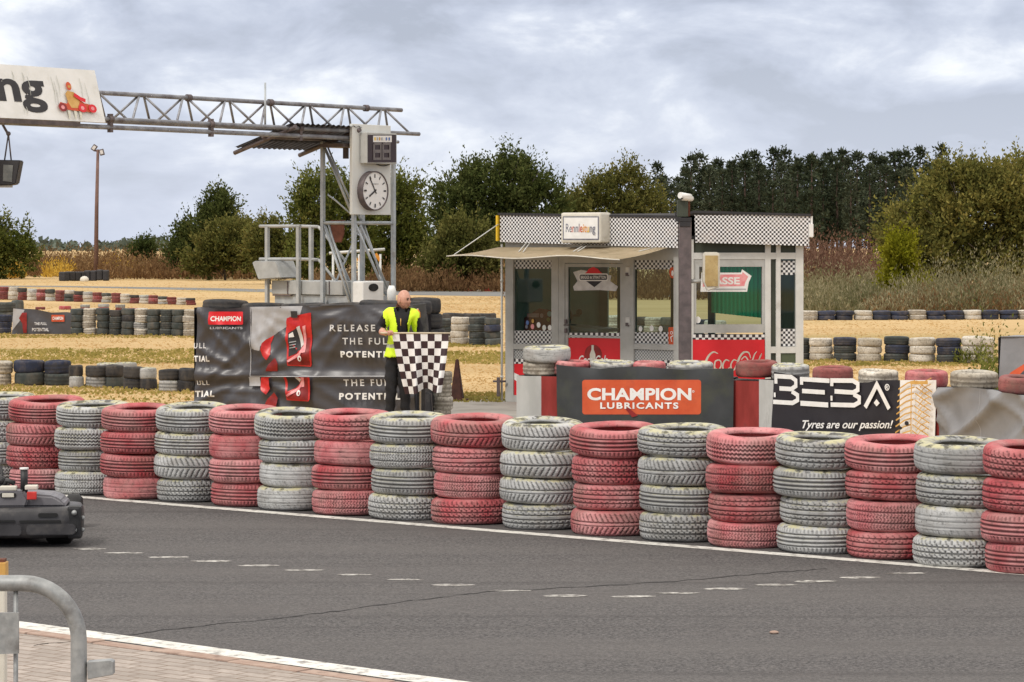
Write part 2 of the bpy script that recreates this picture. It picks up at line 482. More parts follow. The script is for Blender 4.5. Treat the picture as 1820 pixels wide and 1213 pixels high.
def ground_mats():
    m, t, b = newmat('field')
    v = coords(t, scale=(0.05, 0.16, 1))
    v2 = coords(t, scale=(1, 1, 1))
    v3 = coords(t, scale=(0.6, 2.2, 1))
    col = mixc(t, maprange(t, tnoise(t, v, 1.0, 5), 0.36, 0.64), (0.44, 0.308, 0.15), (0.53, 0.38, 0.195))
    col = mixc(t, maprange(t, tnoise(t, v3, 1.1, 6, 0.7), 0.50, 0.68, 0, 0.6), col, (0.37, 0.26, 0.11))
    col = mixc(t, maprange(t, tnoise(t, coords(t, scale=(0.03, 0.11, 1)), 1.0, 4), 0.56, 0.68, 0, 0.6), col, (0.27, 0.225, 0.085))
    t.links.new(col, b.inputs['Base Color'])
    b.inputs['Roughness'].default_value = 0.95
    b.inputs['Specular IOR Level'].default_value = 0.1
    bump(t, b, tnoise(t, v2, 9.0, 6), 0.6, 0.05)

    m, t, b = newmat('asphalt')
    v = coords(t)
    ang = math.atan2(U.y, U.x)
    va = coords(t, rot=(0, 0, -ang), scale=(0.12, 1.1, 1))
    fine = tnoise(t, v, 42.0, 4, 0.8)
    col = mixc(t, maprange(t, fine, 0.41, 0.60), (0.037, 0.035, 0.035), (0.132, 0.124, 0.121))
    col = mixc(t, maprange(t, tnoise(t, va, 1.0, 5), 0.42, 0.7, 0, 0.55), col, (0.112, 0.104, 0.099))
    col = mixc(t, maprange(t, tnoise(t, v, 0.7, 5, 0.65), 0.5, 0.75, 0, 0.5), col, (0.088, 0.080, 0.077))
    sk = coords(t, rot=(0, 0, -ang + 0.03), scale=(0.035, 2.6, 1))
    col = mixc(t, maprange(t, tnoise(t, sk, 1.0, 4, 0.6), 0.52, 0.68, 0, 0.6), col, (0.052, 0.048, 0.047))
    col = mixc(t, maprange(t, tnoise(t, v, 7.0, 5, 0.7), 0.5, 0.72, 0, 0.45), col, (0.132, 0.122, 0.116))
    vo = N(t, 'ShaderNodeTexVoronoi')
    vo.inputs['Scale'].default_value = 45
    t.links.new(v, vo.inputs['Vector'])
    col = mixc(t, maprange(t, vo.outputs['Distance'], 0.0, 0.22, 0.6, 0.0), col, (0.29, 0.27, 0.25))
    t.links.new(col, b.inputs['Base Color'])
    b.inputs['Roughness'].default_value = 0.85
    b.inputs['Specular IOR Level'].default_value = 0.3
    bump(t, b, fine, 0.7, 0.006)

    m, t, b = newmat('pavers')
    v = coords(t, rot=(0, 0, -ang))
    br = N(t, 'ShaderNodeTexBrick')
    br.inputs['Scale'].default_value = 1.0
    br.inputs['Brick Width'].default_value = 0.20
    br.inputs['Row Height'].default_value = 0.10
    br.inputs['Mortar Size'].default_value = 0.007
    br.inputs['Color1'].default_value = (0.30, 0.26, 0.225, 1)
    br.inputs['Color2'].default_value = (0.42, 0.365, 0.32, 1)
    br.inputs['Mortar'].default_value = (0.17, 0.12, 0.085, 1)
    t.links.new(v, br.inputs['Vector'])
    col = mixc(t, maprange(t, tnoise(t, coords(t), 9, 6, 0.75), 0.40, 0.66, 0, 0.8), br.outputs[0], (0.24, 0.20, 0.17))
    t.links.new(col, b.inputs['Base Color'])
    b.inputs['Roughness'].default_value = 0.9
    bump(t, b, br.outputs[1], -0.6, 0.01)


ground_mats()


# ------------------------------------------------------------------ object helpers
def mesh_from(bm, name):
    me = bpy.data.meshes.new(name)
    bm.to_mesh(me)
    bm.free()
    return me


def world_loc(o):
    v = Vector((0, 0, 0))
    while o is not None:
        v += o.location
        o = o.parent
    return v


def obj(name, data, mats, parent=None, smooth=False, label=None):
    """link one mesh object; data is a bmesh or mesh in world coordinates; mats one name or a list"""
    me = mesh_from(data, name) if isinstance(data, bmesh.types.BMesh) else data
    if isinstance(mats, (str, bpy.types.Material)):
        mats = [mats]
    for m in mats:
        me.materials.append(MATS[m] if isinstance(m, str) else m)
    if smooth:
        for p in me.polygons:
            p.use_smooth = True
    o = bpy.data.objects.new(name, me)
    SC.collection.objects.link(o)
    if parent is not None:
        me.transform(Matrix.Translation(-world_loc(parent)))
        o.parent = parent
    if label:
        o['label'] = label
    return o


def tag(o, label, cat=None, group=None, kind=None):
    o['label'] = label
    if cat:
        o['category'] = cat
    if group:
        o['group'] = group
    if kind:
        o['kind'] = kind
    return o


def thing(name, label, cat, loc, group=None):
    o = bpy.data.objects.new(name, None)
    o.empty_display_size = 0.3
    SC.collection.objects.link(o)
    o.location = loc
    return tag(o, label, cat, group)


def single(name, data, mats, label, cat, loc=None, group=None, smooth=False):
    """a thing that is one mesh; its origin is moved to loc"""
    o = obj(name, data, mats, None, smooth)
    if loc is not None:
        o.data.transform(Matrix.Translation(-Vector(loc)))
        o.location = loc
    return tag(o, label, cat, group)


def struct(name, data, mats, label):
    o = obj(name, data, mats)
    o['kind'] = 'structure'
    o['label'] = label
    return o


def add_box(bm, c, size, rot=None, mi=0, bev=0.0):
    """box centred at c; rot: 3x3 Matrix whose columns are the box axes"""
    hx, hy, hz = size[0] / 2, size[1] / 2, size[2] / 2
    c = Vector(c)
    vs_ = []
    for sx in (-1, 1):
        for sy in (-1, 1):
            for sz in (-1, 1):
                p = Vector((sx * hx, sy * hy, sz * hz))
                vs_.append(bm.verts.new(c + (rot @ p if rot is not None else p)))
    q = [(0, 1, 3, 2), (4, 6, 7, 5), (0, 4, 5, 1), (2, 3, 7, 6), (0, 2, 6, 4), (1, 5, 7, 3)]
    fs = []
    for f in q:
        fc = bm.faces.new([vs_[i] for i in f])
        fc.material_index = mi
        fs.append(fc)
    if bev > 0:
        es = list({e for f in fs for e in f.edges})
        r = bmesh.ops.bevel(bm, geom=es, offset=bev, segments=2, affect='EDGES', profile=0.6)
        for f in r['faces']:
            f.material_index = mi
    return fs


def frame_of(d):
    d = d.normalized()
    a = Vector((0, 0, 1)) if abs(d.z) < 0.9 else Vector((1, 0, 0))
    x = d.cross(a).normalized()
    return x, x.cross(d).normalized()


def add_tube(bm, pts, r, n=10, mi=0, cap=True, closed=False):
    pts = [Vector(p) for p in pts]
    k = len(pts)
    rr = r if isinstance(r, (list, tuple)) else [r] * k
    rings = []
    x = y = None
    for i, p in enumerate(pts):
        a = pts[i - 1] if (i > 0 or closed) else p
        b = pts[(i + 1) % k] if (i < k - 1 or closed) else p
        d = (b - a).normalized()
        if x is None:
            x, y = frame_of(d)
        else:
            x = (x - d * x.dot(d)).normalized()
            y = x.cross(d).normalized()
        rings.append([bm.verts.new(p + (x * math.cos(t) + y * math.sin(t)) * rr[i]) for t in [2 * math.pi * j / n for j in range(n)]])
    m = k if closed else k - 1
    for i in range(m):
        A, B = rings[i], rings[(i + 1) % k]
        for j in range(n):
            f = bm.faces.new((A[j], A[(j + 1) % n], B[(j + 1) % n], B[j]))
            f.material_index = mi
            f.smooth = True
    if cap and not closed:
        bm.faces.new(list(reversed(rings[0]))).material_index = mi
        bm.faces.new(rings[-1]).material_index = mi


def add_quad(bm, pts, mi=0):
    f = bm.faces.new([bm.verts.new(p) for p in pts])
    f.material_index = mi
    return f


def add_prism(bm, pts, ext, mi=0):
    """closed polygon extruded by vector ext"""
    a = [bm.verts.new(Vector(p)) for p in pts]
    b = [bm.verts.new(Vector(p) + ext) for p in pts]
    n = len(a)
    fs = [bm.faces.new(list(reversed(a))), bm.faces.new(b)]
    for i in range(n):
        fs.append(bm.faces.new((a[i], a[(i + 1) % n], b[(i + 1) % n], b[i])))
    for f in fs:
        f.material_index = mi
    bmesh.ops.recalc_face_normals(bm, faces=fs)
    return fs


def rot_uv(u, n=Vector((0, 0, 1))):
    """3x3 with columns u, n x u, n"""
    u = u.normalized()
    w = n.cross(u).normalized()
    return Matrix((u, w, n)).transposed()


# ------------------------------------------------------------------ flat artwork (u right, v up, metres) mapped onto any surface
class Art:
    def __init__(self):
        self.items = []          # (list of polygons, material name)

    def poly(self, pts, m):
        self.items.append(([list(pts)], m))

    def polys(self, ps, m):
        self.items.append((ps, m))

    def rect(self, u0, v0, u1, v1, m):
        self.poly([(u0, v0), (u1, v0), (u1, v1), (u0, v1)], m)

    def rrect(self, u0, v0, u1, v1, r, m, n=5):
        pts = []
        for cx, cy, a0 in ((u1 - r, v1 - r, 0), (u0 + r, v1 - r, 90), (u0 + r, v0 + r, 180), (u1 - r, v0 + r, 270)):
            for i in range(n + 1):
                a = math.radians(a0 + 90 * i / n)
                pts.append((cx + r * math.cos(a), cy + r * math.sin(a)))
        self.poly(pts, m)

    def disc(self, u, v, ru, rv, m, n=20):
        self.poly([(u + ru * math.cos(2 * math.pi * i / n), v + rv * math.sin(2 * math.pi * i / n)) for i in range(n)], m)

    def ring(self, u, v, r0, r1, m, n=20):
        ps = []
        for i in range(n):
            a, b = 2 * math.pi * i / n, 2 * math.pi * (i + 1) / n
            ps.append([(u + r1 * math.cos(a), v + r1 * math.sin(a)), (u + r1 * math.cos(b), v + r1 * math.sin(b)),
                       (u + r0 * math.cos(b), v + r0 * math.sin(b)), (u + r0 * math.cos(a), v + r0 * math.sin(a))])
        self.polys(ps, m)

    def stroke(self, pts, w, m):
        """mitred line of width w (number or one per point)"""
        k = len(pts)
        ws = w if isinstance(w, (list, tuple)) else [w] * k
        Lf, Rt = [], []
        for i in range(k):
            p = Vector(pts[i])
            d0 = (p - Vector(pts[i - 1])).normalized() if i > 0 else None
            d1 = (Vector(pts[i + 1]) - p).normalized() if i < k - 1 else None
            d0 = d0 or d1
            d1 = d1 or d0
            n0, n1 = Vector((-d0.y, d0.x)), Vector((-d1.y, d1.x))
            nm = (n0 + n1)
            nm = nm.normalized() if nm.length > 1e-6 else n0
            s = ws[i] / 2 / max(0.45, nm.dot(n0))
            Lf.append(p + nm * s)
            Rt.append(p - nm * s)
        self.polys([[tuple(Lf[i]), tuple(Rt[i]), tuple(Rt[i + 1]), tuple(Lf[i + 1])] for i in range(k - 1)], m)

    def text(self, body, u0, v0, u1, v1, m, bold=0.02, shear=0.0, space=1.0, cols=None):
        cu = bpy.data.curves.new('lettering', 'FONT')
        cu.body = body
        cu.size = 1
        cu.offset = bold
        cu.shear = shear
        cu.space_character = space
        cu.resolution_u = 4
        o = bpy.data.objects.new('lettering', cu)
        me = o.to_mesh()
        co = [(v.co.x, v.co.y) for v in me.vertices]
        fs = [tuple(p.vertices) for p in me.polygons]
        o.to_mesh_clear()
        bpy.data.objects.remove(o)
        bpy.data.curves.remove(cu)
        xs = [c[0] for c in co]
        ys = [c[1] for c in co]
        x0, x1, y0, y1 = min(xs), max(xs), min(ys), max(ys)
        f = lambda c: (u0 + (c[0] - x0) / (x1 - x0) * (u1 - u0), v0 + (c[1] - y0) / (y1 - y0) * (v1 - v0))
        if cols is None:
            self.polys([[f(co[i]) for i in q] for q in fs], m)
        else:
            for k, cm in enumerate(cols):
                a, b = x0 + (x1 - x0) * k / len(cols), x0 + (x1 - x0) * (k + 1) / len(cols)
                ps = [[f(co[i]) for i in q] for q in fs if a <= sum(co[i][0] for i in q) / len(q) < b + (1e-6 if k == len(cols) - 1 else 0)]
                if ps:
                    self.polys(ps, cm)

    def build(self, fmap, step=None, off0=0.0, doff=0.0012, clip=None):
        """returns (bmesh, material list); fmap(u, v, off) -> Vector"""
        bm = bmesh.new()
        uvl = bm.loops.layers.uv.new('UVMap')
        mats = []
        for k, (ps, mn) in enumerate(self.items):
            if mn not in mats:
                mats.append(mn)
            b2 = bmesh.new()
            vd = {}
            for p in ps:
                vv = []
                for c in p:
                    key = (round(c[0], 6), round(c[1], 6))
                    if key not in vd:
                        vd[key] = b2.verts.new((c[0], c[1], 0))
                    if vd[key] not in vv:
                        vv.append(vd[key])
                if len(vv) > 2:
                    try:
                        b2.faces.new(vv)
                    except ValueError:
                        pass
            if clip:
                for co_, no_ in (((clip[0], 0, 0), (-1, 0, 0)), ((clip[2], 0, 0), (1, 0, 0)), ((0, clip[1], 0), (0, -1, 0)), ((0, clip[3], 0), (0, 1, 0))):
                    bmesh.ops.bisect_plane(b2, geom=b2.verts[:] + b2.edges[:] + b2.faces[:], plane_co=co_, plane_no=no_, clear_outer=True)
            if step and b2.verts:
                xs = [v.co.x for v in b2.verts]
                ys = [v.co.y for v in b2.verts]
                for a, (lo, hi) in ((0, (min(xs), max(xs))), (1, (min(ys), max(ys)))):
                    i = math.floor(lo / step) + 1
                    while i * step < hi - 1e-6:
                        pc = (i * step, 0, 0) if a == 0 else (0, i * step, 0)
                        pn = (1, 0, 0) if a == 0 else (0, 1, 0)
                        bmesh.ops.bisect_plane(b2, geom=b2.verts[:] + b2.edges[:] + b2.faces[:], plane_co=pc, plane_no=pn)
                        i += 1
            off = off0 + k * doff
            nv = {v: bm.verts.new(fmap(v.co.x, v.co.y, off)) for v in b2.verts}
            for f in b2.faces:
                f.normal_update()
                seq = list(f.verts)
                if f.normal.z < 0:
                    seq.reverse()
                try:
                    g = bm.faces.new([nv[v] for v in seq])
                except ValueError:
                    continue
                g.material_index = mats.index(mn)
                g.smooth = bool(step)
                for l, v in zip(g.loops, seq):
                    l[uvl].uv = (v.co.x, v.co.y)
            b2.free()
        return bm, mats


def plane_map(o, du, n, dv=Vector((0, 0, 1))):
    du = du.normalized()
    return lambda u, v, off: o + du * u + dv * v + n * off


def cloth_map(o, du, n, fold):
    du = du.normalized()
    return lambda u, v, off: o + du * u + Vector((0, 0, 1)) * v + n * (fold(u, v) + off)


def ridged(x, y, z):
    return 1.0 - abs(mnoise.noise(Vector((x, y, z)))) * 2.0


# ================================================================== GROUND
def strip(pu0, pu1, v0, v1, z):
    """rectangle between U-coordinates and V-coordinates on the ground"""
    bm = bmesh.new()
    add_quad(bm, [U * pu0 + V * v0 + Vector((0, 0, z)), U * pu0 + V * v1 + Vector((0, 0, z)),
                  U * pu1 + V * v1 + Vector((0, 0, z)), U * pu1 + V * v0 + Vector((0, 0, z))])
    bmesh.ops.recalc_face_normals(bm, faces=bm.faces)
    for f in bm.faces:
        if f.normal.z < 0:
            f.normal_flip()
    return bm


def ground_poly(pts, z):
    bm = bmesh.new()
    f = add_quad(bm, [Vector((p.x, p.y, z)) for p in pts])
    f.normal_update()
    if f.normal.z < 0:
        f.normal_flip()
    return bm


bm = bmesh.new()
add_quad(bm, [(-3000, -60, 0), (3000, -60, 0), (3000, 6000, 0), (-3000, 6000, 0)])
struct('ground', bm, 'field', 'flat field of dry straw-coloured grass')
VF = G(110, 884).dot(V)
VN = G(40, 1106).dot(V)
UF = G(910, 1000).dot(U)
struct('road', strip(UF - 60, UF + 160, VN - 2.5, VF + 1.05, 0.004), 'asphalt', 'grey asphalt of the kart track')
struct('track_edge_line', strip(UF - 60, UF + 160, VF, VF + 0.15, 0.0065), 'white_line', 'white line along the foot of the tyre wall')
KO = G(38, 1107)
KU = (G(821, 1213) - KO).normalized() * -1                # the near kerb is not quite parallel to the far line
KV = Vector((KU.y, -KU.x, 0))


def kstrip(a0, a1, w0, w1, z):
    bm_ = bmesh.new()
    f = add_quad(bm_, [KO + KU * a + KV * w + Vector((0, 0, z)) for a, w in ((a0, w0), (a0, w1), (a1, w1), (a1, w0))])
    f.normal_update()
    if f.normal.z < 0:
        f.normal_flip()
    return bm_


struct('kerb_line', kstrip(-40, 60, -0.19, 0.0, 0.0075), 'white_line', 'white painted edge between track and pavers')
bm = bmesh.new()
uu = -30.0
while uu < 50:                                         # row of edging stones, each a little out of line
    l = rng.uniform(0.45, 0.62)
    a = rng.uniform(-0.008, 0.008)
    add_box(bm, KO + KU * (uu + l / 2) + KV * (-0.275 + a) + Vector((0, 0, -0.03)), (l - 0.012, 0.11, 0.085 + rng.uniform(-0.01, 0.01)), rot_uv(KU), bev=0.008)
    uu += l
struct('kerb', bm, 'stone_edge', 'reddish edging stones beside the white painted line')
struct('pavement', kstrip(-40, 50, -9, -0.345, 0.0065), 'pavers', 'weathered pinkish block paving in the corner')
pts = [G(x, y) for x, y in ((735, 722), (820, 708), (935, 705), (1240, 735), (1460, 735), (1500, 790), (735, 800))]
struct('path', ground_poly(pts, 0.005), 'pad_concrete', 'concrete apron in front of the hut')
pts = [(-300, 507.5), (100, 508.5), (345, 512), (600, 516.5), (890, 519), (1500, 521), (1500, 529), (890, 527), (600, 523.5), (345, 516), (100, 510.5), (-300, 509)]
bm = bmesh.new()
q = [G(*p) for p in pts]
for i in range(5):
    add_quad(bm, [Vector((p.x, p.y, 0.005)) for p in (q[i], q[i + 1], q[10 - i], q[11 - i])])
bmesh.ops.recalc_face_normals(bm, faces=bm.faces)
struct('far_track_road', bm, 'old_asphalt', 'pale far leg of the track across the field')

dash_px = [(160, 977), (220, 984.5), (300, 992), (375, 999), (460, 1007), (540, 1015), (630, 1023), (720, 1032), (805, 1041.5), (905, 1051.5), (1005, 1061),
           (1125, 1062), (1205, 1056), (1290, 1048.5), (1380, 1041.5), (1450, 1035), (1530, 1028), (1610, 1020.5)]
bm = bmesh.new()
da = (G(1005, 1061) - G(160, 977)).normalized()
db = (G(1610, 1020.5) - G(1125, 1062)).normalized()
for k, (x, y) in enumerate(dash_px):
    c = G(x, y)
    d = da if k < 11 else db
    side = Vector((-d.y, d.x, 0))
    l = 0.125 if k in (0, 6, 7) else 0.15
    w = 0.045 if k in (1, 5, 6, 7, 9, 12, 17) else 0.062
    ext = Vector((1, 0, 0)) if k < 11 else Vector((1, 0.05, 0))
    # paint worn to a lens shape
    n = 10
    ring = []
    for j in range(n):
        t = 2 * math.pi * j / n
        ring.append(c + ext * math.cos(t) * l + Vector((0.1, 1, 0)) * math.sin(t) * w * rng.uniform(0.75, 1.15))
    f = add_quad(bm, [Vector((p.x, p.y, 0.0062)) for p in ring])
struct('road_markings', bm, 'worn_dash', 'worn white dashes running to a point on the asphalt')
bm = bmesh.new()
cr = [(60, 1149), (140, 1142), (245, 1128), (330, 1117), (420, 1108), (520, 1098), (620, 1085), (720, 1071), (800, 1062), (870, 1052), (980, 1048), (1100, 1041), (1200, 1035),
      (1330, 1023), (1420, 1016), (1480, 1012)]
fine_pts = []
for (x0, y0), (x1, y1) in zip(cr[:-1], cr[1:]):
    for k in range(6):
        t = k / 6
        fine_pts.append(G(x0 + (x1 - x0) * t, y0 + (y1 - y0) * t + rng.uniform(-1.2, 1.2)))
for a, b in zip(fine_pts[:-1], fine_pts[1:]):
    w = rng.uniform(0.006, 0.018)
    add_quad(bm, [a + Vector((0, -w, 0.0065)), b + Vector((0, -w, 0.0065)), b + Vector((0, w, 0.0065)), a + Vector((0, w, 0.0065))])
struct('road_crack', bm, 'crack_tar', 'dark crack wandering across the asphalt')
bm = bmesh.new()
bmesh.ops.create_icosphere(bm, subdivisions=2, radius=0.022, matrix=Matrix.Translation(G(1376, 1128) + Vector((0, 0, 0.012))) @ Matrix.Diagonal((1.3, 0.8, 0.5, 1)))
single('pebble', bm, 'stone_edge', 'small reddish stone lying alone on the asphalt', 'stone', G(1376, 1128))


# ================================================================== TYRES
def make_tyre(name, pat, R=0.345, Wd=0.20, na=320, nr=30, depth=0.012, seed=0):
    w = Wd / 2
    top = [(0.86, 0.0), (0.85, 0.55), (0.70, 0.74), (0.595, 0.60), (0.575, 0.70), (0.60, 0.84), (0.67, 0.955), (0.76, 1.0), (0.85, 0.975), (0.905, 0.915), (0.94, 0.83)]
    tz = 0.74
    prof = [(r * R, z * w, 0) for r, z in top]
    for i in range(nr + 1):
        z = tz - 2 * tz * i / nr
        prof.append((R * (1 - 0.032 * abs(z / tz) ** 2.6), z * w, 1))
    prof += [(r * R, -z * w, 0) for r, z in reversed(top[1:])]
    prof = np.array(prof)
    k = len(prof)
    th = np.linspace(0, 2 * math.pi, na, endpoint=False)
    r = np.repeat(prof[None, :, 0], na, 0)
    z = np.repeat(prof[None, :, 1], na, 0)
    tr = np.repeat(prof[None, :, 2], na, 0)
    T = np.repeat(th[:, None], k, 1)
    s = T * R                                   # metres round the tread
    circ = 2 * math.pi * R

    def pitch(p):
        return circ / round(circ / p)

    def frac(x):
        return x - np.floor(x)

    def rib(z0, hw):
        return (np.abs(z - z0) < hw).astype(float)
    q = z / w
    g = np.zeros_like(z)
    if pat == 0:                                # straight ribs with nicked shoulders
        for z0 in (-0.42, -0.14, 0.14, 0.42):
            g = np.maximum(g, rib(z0 * w, 0.040 * w * 1.6))
        g = np.maximum(g, 0.7 * (frac(s / pitch(0.034)) < 0.25) * (np.abs(q) > 0.5))
    elif pat == 1:                              # chevrons pointing along
        g = (frac(s / pitch(0.048) + np.abs(q) * 1.15) < 0.27) * (np.abs(q) > 0.10)
        g = np.maximum(g, rib(0, 0.05 * w))
    elif pat == 2:                              # zigzag ribs
        tri = np.abs(frac(s / pitch(0.034)) - 0.5) * 4 - 1
        for z0 in (-0.5, -0.22, 0.08, 0.36):
            g = np.maximum(g, (np.abs(q - z0 - 0.075 * tri) < 0.075))
        g = np.maximum(g, 0.8 * (frac(s / pitch(0.03)) < 0.3) * (q > 0.56))
    elif pat == 3:                              # blocks
        off = np.floor((q + 1) * 2.6) * 0.37
        g = (frac(s / pitch(0.044) + off + q * 0.4) < 0.27).astype(float)
        for z0 in (-0.40, -0.02, 0.36):
            g = np.maximum(g, rib(z0 * w, 0.06 * w))
    elif pat == 4:                              # almost bald
        for z0 in (-0.3, 0.05, 0.38):
            g = np.maximum(g, 0.35 * rib(z0 * w, 0.05 * w))
        g = np.maximum(g, 0.35 * (frac(s / pitch(0.05) + q) < 0.18) * (np.abs(q) > 0.45))
    elif pat == 5:                              # two bands of slanted cuts round a smooth middle rib
        g = (frac(s / pitch(0.042) + q * 1.4) < 0.28) * (q > 0.14) + (frac(s / pitch(0.042) - q * 1.4) < 0.28) * (q < -0.20)
        g = np.maximum(g, np.maximum(rib(0.10 * w, 0.05 * w), rib(-0.16 * w, 0.035 * w)))
    elif pat == 6:                              # fine winter sipes
        tri = np.abs(frac(q * 3.2) - 0.5) * 2
        g = 0.75 * (frac(s / pitch(0.026) + tri * 0.55) < 0.34)
        for z0 in (-0.36, 0.30):
            g = np.maximum(g, rib(z0 * w, 0.05 * w))
    else:                                       # four ribs with slanted nicks between
        for z0 in (-0.48, -0.16, 0.18, 0.5):
            g = np.maximum(g, rib(z0 * w, 0.055 * w))
        bandi = np.floor((q + 1) * 3.0)
        g = np.maximum(g, 0.8 * (frac(s / pitch(0.05) + q * 0.9 * np.where(bandi % 2 > 0, 1, -1)) < 0.2) * (np.abs(q) > 0.16))
    g = np.clip(g, 0, 1) * tr
    rs = np.random.default_rng(seed + 11)
    ph = rs.uniform(0, 6.28, 3)
    wob = 1 + 0.008 * np.sin(T + ph[0]) + 0.006 * np.sin(2 * T + ph[1]) + 0.003 * np.sin(5 * T + ph[2])
    rr = (r - g * depth) * wob
    zz = z + 0.004 * np.sin(2 * T + ph[2]) * (np.abs(z) > 0.5 * w)
    co = np.stack([rr * np.cos(T), rr * np.sin(T), zz], -1).reshape(-1, 3)
    ia, ik = np.meshgrid(np.arange(na), np.arange(k), indexing='ij')
    a = (ia * k + ik).ravel()
    b = (((ia + 1) % na) * k + ik).ravel()
    c = (((ia + 1) % na) * k + (ik + 1) % k).ravel()
    d = (ia * k + (ik + 1) % k).ravel()
    faces = np.stack([a, b, c, d], -1)
    me = quad_mesh(name, co, faces)
    at = me.attributes.new('groove', 'FLOAT', 'POINT')
    at.data.foreach_set('value', g.ravel().astype(np.float32))
    me.polygons.foreach_set('use_smooth', np.ones(len(faces), bool))
    me.materials.append(M_RED)
    return me


def quad_mesh(name, co, faces):
    me = bpy.data.meshes.new(name)
    nf, nv = len(faces), faces.shape[1]
    me.vertices.add(len(co))
    me.vertices.foreach_set('co', np.ascontiguousarray(co, dtype=np.float32).ravel())
    me.loops.add(nf * nv)
    me.loops.foreach_set('vertex_index', np.ascontiguousarray(faces, dtype=np.int32).ravel())
    me.polygons.add(nf)
    me.polygons.foreach_set('loop_start', np.arange(0, nf * nv, nv, dtype=np.int32))
    me.polygons.foreach_set('loop_total', np.full(nf, nv, dtype=np.int32))
    me.update(calc_edges=True)
    return me


TREADS = ['ribbed', 'chevron', 'zigzag', 'blocky', 'nearly bald', 'slant-cut', 'finely siped', 'nicked-rib']
HI = [make_tyre('tyre', k, seed=k) for k in range(8)]
LO = [make_tyre('tyre', k, R=0.30, Wd=0.20, na=64, nr=8, depth=0.006, seed=20 + k) for k in (0, 4)]
KT = [make_tyre('tyre', k, R=0.17, Wd=0.17, na=40, nr=6, depth=0.003, seed=30 + k) for k in (4,)]
tyre_first = {}


def tyre(me, m, loc, rot, label, group, scale=(1, 1, 1)):
    if me.name not in tyre_first:
        o = bpy.data.objects.new('tyre', me)
        tyre_first[me.name] = o
    else:
        o = tyre_first[me.name].copy()
        o.name = 'tyre'
    SC.collection.objects.link(o)
    o.material_slots[0].link = 'OBJECT'
    o.material_slots[0].material = m
    o.location = loc
    o.rotation_mode = 'ZYX'                              # spin about the axle first, then lean
    o.rotation_euler = rot
    o.scale = scale
    return tag(o, label, 'tyre', group)


LEVEL = ['bottom', 'second from bottom', 'third from bottom', 'topmost']
FRONT = [  # px of the front foot, py, colour, treads bottom to top, x shifts in px bottom to top, stack phrase
    (-14, 865, 'w', (2, 0, 3, 0), (0, 0, 0, 0), 'in the grey stack cut by the picture edge'),
    (62, 872, 'r', (0, 3, 5, 0), (2, -2, -1, 6), 'in the red stack behind the go-kart'),
    (149, 881, 'w', (6, 0, 2, 0), (0, 2, -2, 0), 'in the first grey stack past the go-kart'),
    (231, 889, 'r', (4, 0, 0, 0), (1, 0, -1, -2), 'in the red stack facing the grass gap'),
    (327, 894, 'w', (3, 1, 0, 0), (0, 1, 0, 0), 'in the grey stack before the black banner edge'),
    (423, 902, 'r', (0, 0, 4, 0), (3, 1, -2, -1), 'in the red stack below the banner crease'),
    (510, 909, 'w', (4, 4, 0, 2), (-1, 1, 0, -3), 'in the grey stack below the red bottle'),
    (610, 918, 'r', (6, 0, 4, 7), (0, -2, 1, 0), 'in the red stack below the banner slogan'),
    (712, 926, 'w', (3, 0, 6, 0), (-3, 0, 0, 1), 'in the grey stack below the marshal'),
    (824, 934, 'r', (3, 6, 7, 5), (0, 0, -3, 0), 'in the red stack below the rusty cone'),
    (947, 943, 'w', (7, 5, 1, 5), (0, -3, 0, 1), 'in the grey stack before the orange panel'),
    (1072, 954, 'r', (5, 7, 3, 0), (0, 2, -1, 1), 'in the red stack under the orange panel'),
    (1193, 965, 'w', (3, 0, 5, 7), (1, 0, -2, 2), 'in the grey stack under the orange panel end'),
    (1316, 976, 'r', (6, 7, 6, 2), (-3, 0, 0, 1), 'in the red stack between the sponsor banners'),
    (1437, 986, 'w', (0, 7, 0, 7), (3, 7, -3, 0), 'in the grey stack under the black lettered banner'),
    (1564, 996, 'r', (7, 6, 7, 0), (0, 0, 0, 1), 'in the red stack under the tread print'),
    (1690, 1010, 'w', (3, 4, 7, 4), (-3, 0, 3, 0), 'in the grey stack under the blank banner'),
    (1812, 1023, 'r', (0, 0, 7, 3), (2, 0, 0, -1), 'in the last red stack cut by the frame'),
]
for si, (px, py, cl, tr, sh, phrase) in enumerate(FRONT):
    dx_ = float(np.interp(px, [0, 1812], [16, 23]))      # the columns above are middles of the part not hidden by the next stack
    foot = G(px + dx_, py + 0.08 * dx_)
    dirv = Vector((foot.x, foot.y, 0)).normalized()
    c0 = foot + dirv * 0.345
    z = 0.0
    for k in range(4):
        sw = rng.uniform(0.94, 1.04) * np.interp(px, [0, 300, 947, 1316, 1812], [1.045, 1.045, 1.075, 1.06, 1.11])
        sw = float(sw)
        sr = rng.uniform(0.95, 1.02) * (1.02 if k == 3 else 1.0)
        th = 0.20 * sw
        tilt = rng.uniform(-0.012, 0.018)
        lift = 0.0
        if k == 3:
            tilt = rng.uniform(0.055, 0.085)
            lift = 0.018
        c = c0 + Vector((sh[k] * foot.y / F + rng.uniform(-0.006, 0.006), rng.uniform(-0.010, 0.010), z + th / 2 + lift))
        word = 'faded red' if cl == 'r' else 'chalky grey-white'
        tyre(HI[tr[k]], M_RED if cl == 'r' else M_WHITE, c, (tilt, rng.uniform(-0.013, 0.013), rng.uniform(0, 6.28)),
             f'{word} {TREADS[tr[k]]} tyre, {LEVEL[k]} {phrase}', 'painted tyres stacked four high along the track', (sr, sr, sw))
        z += th * 0.99

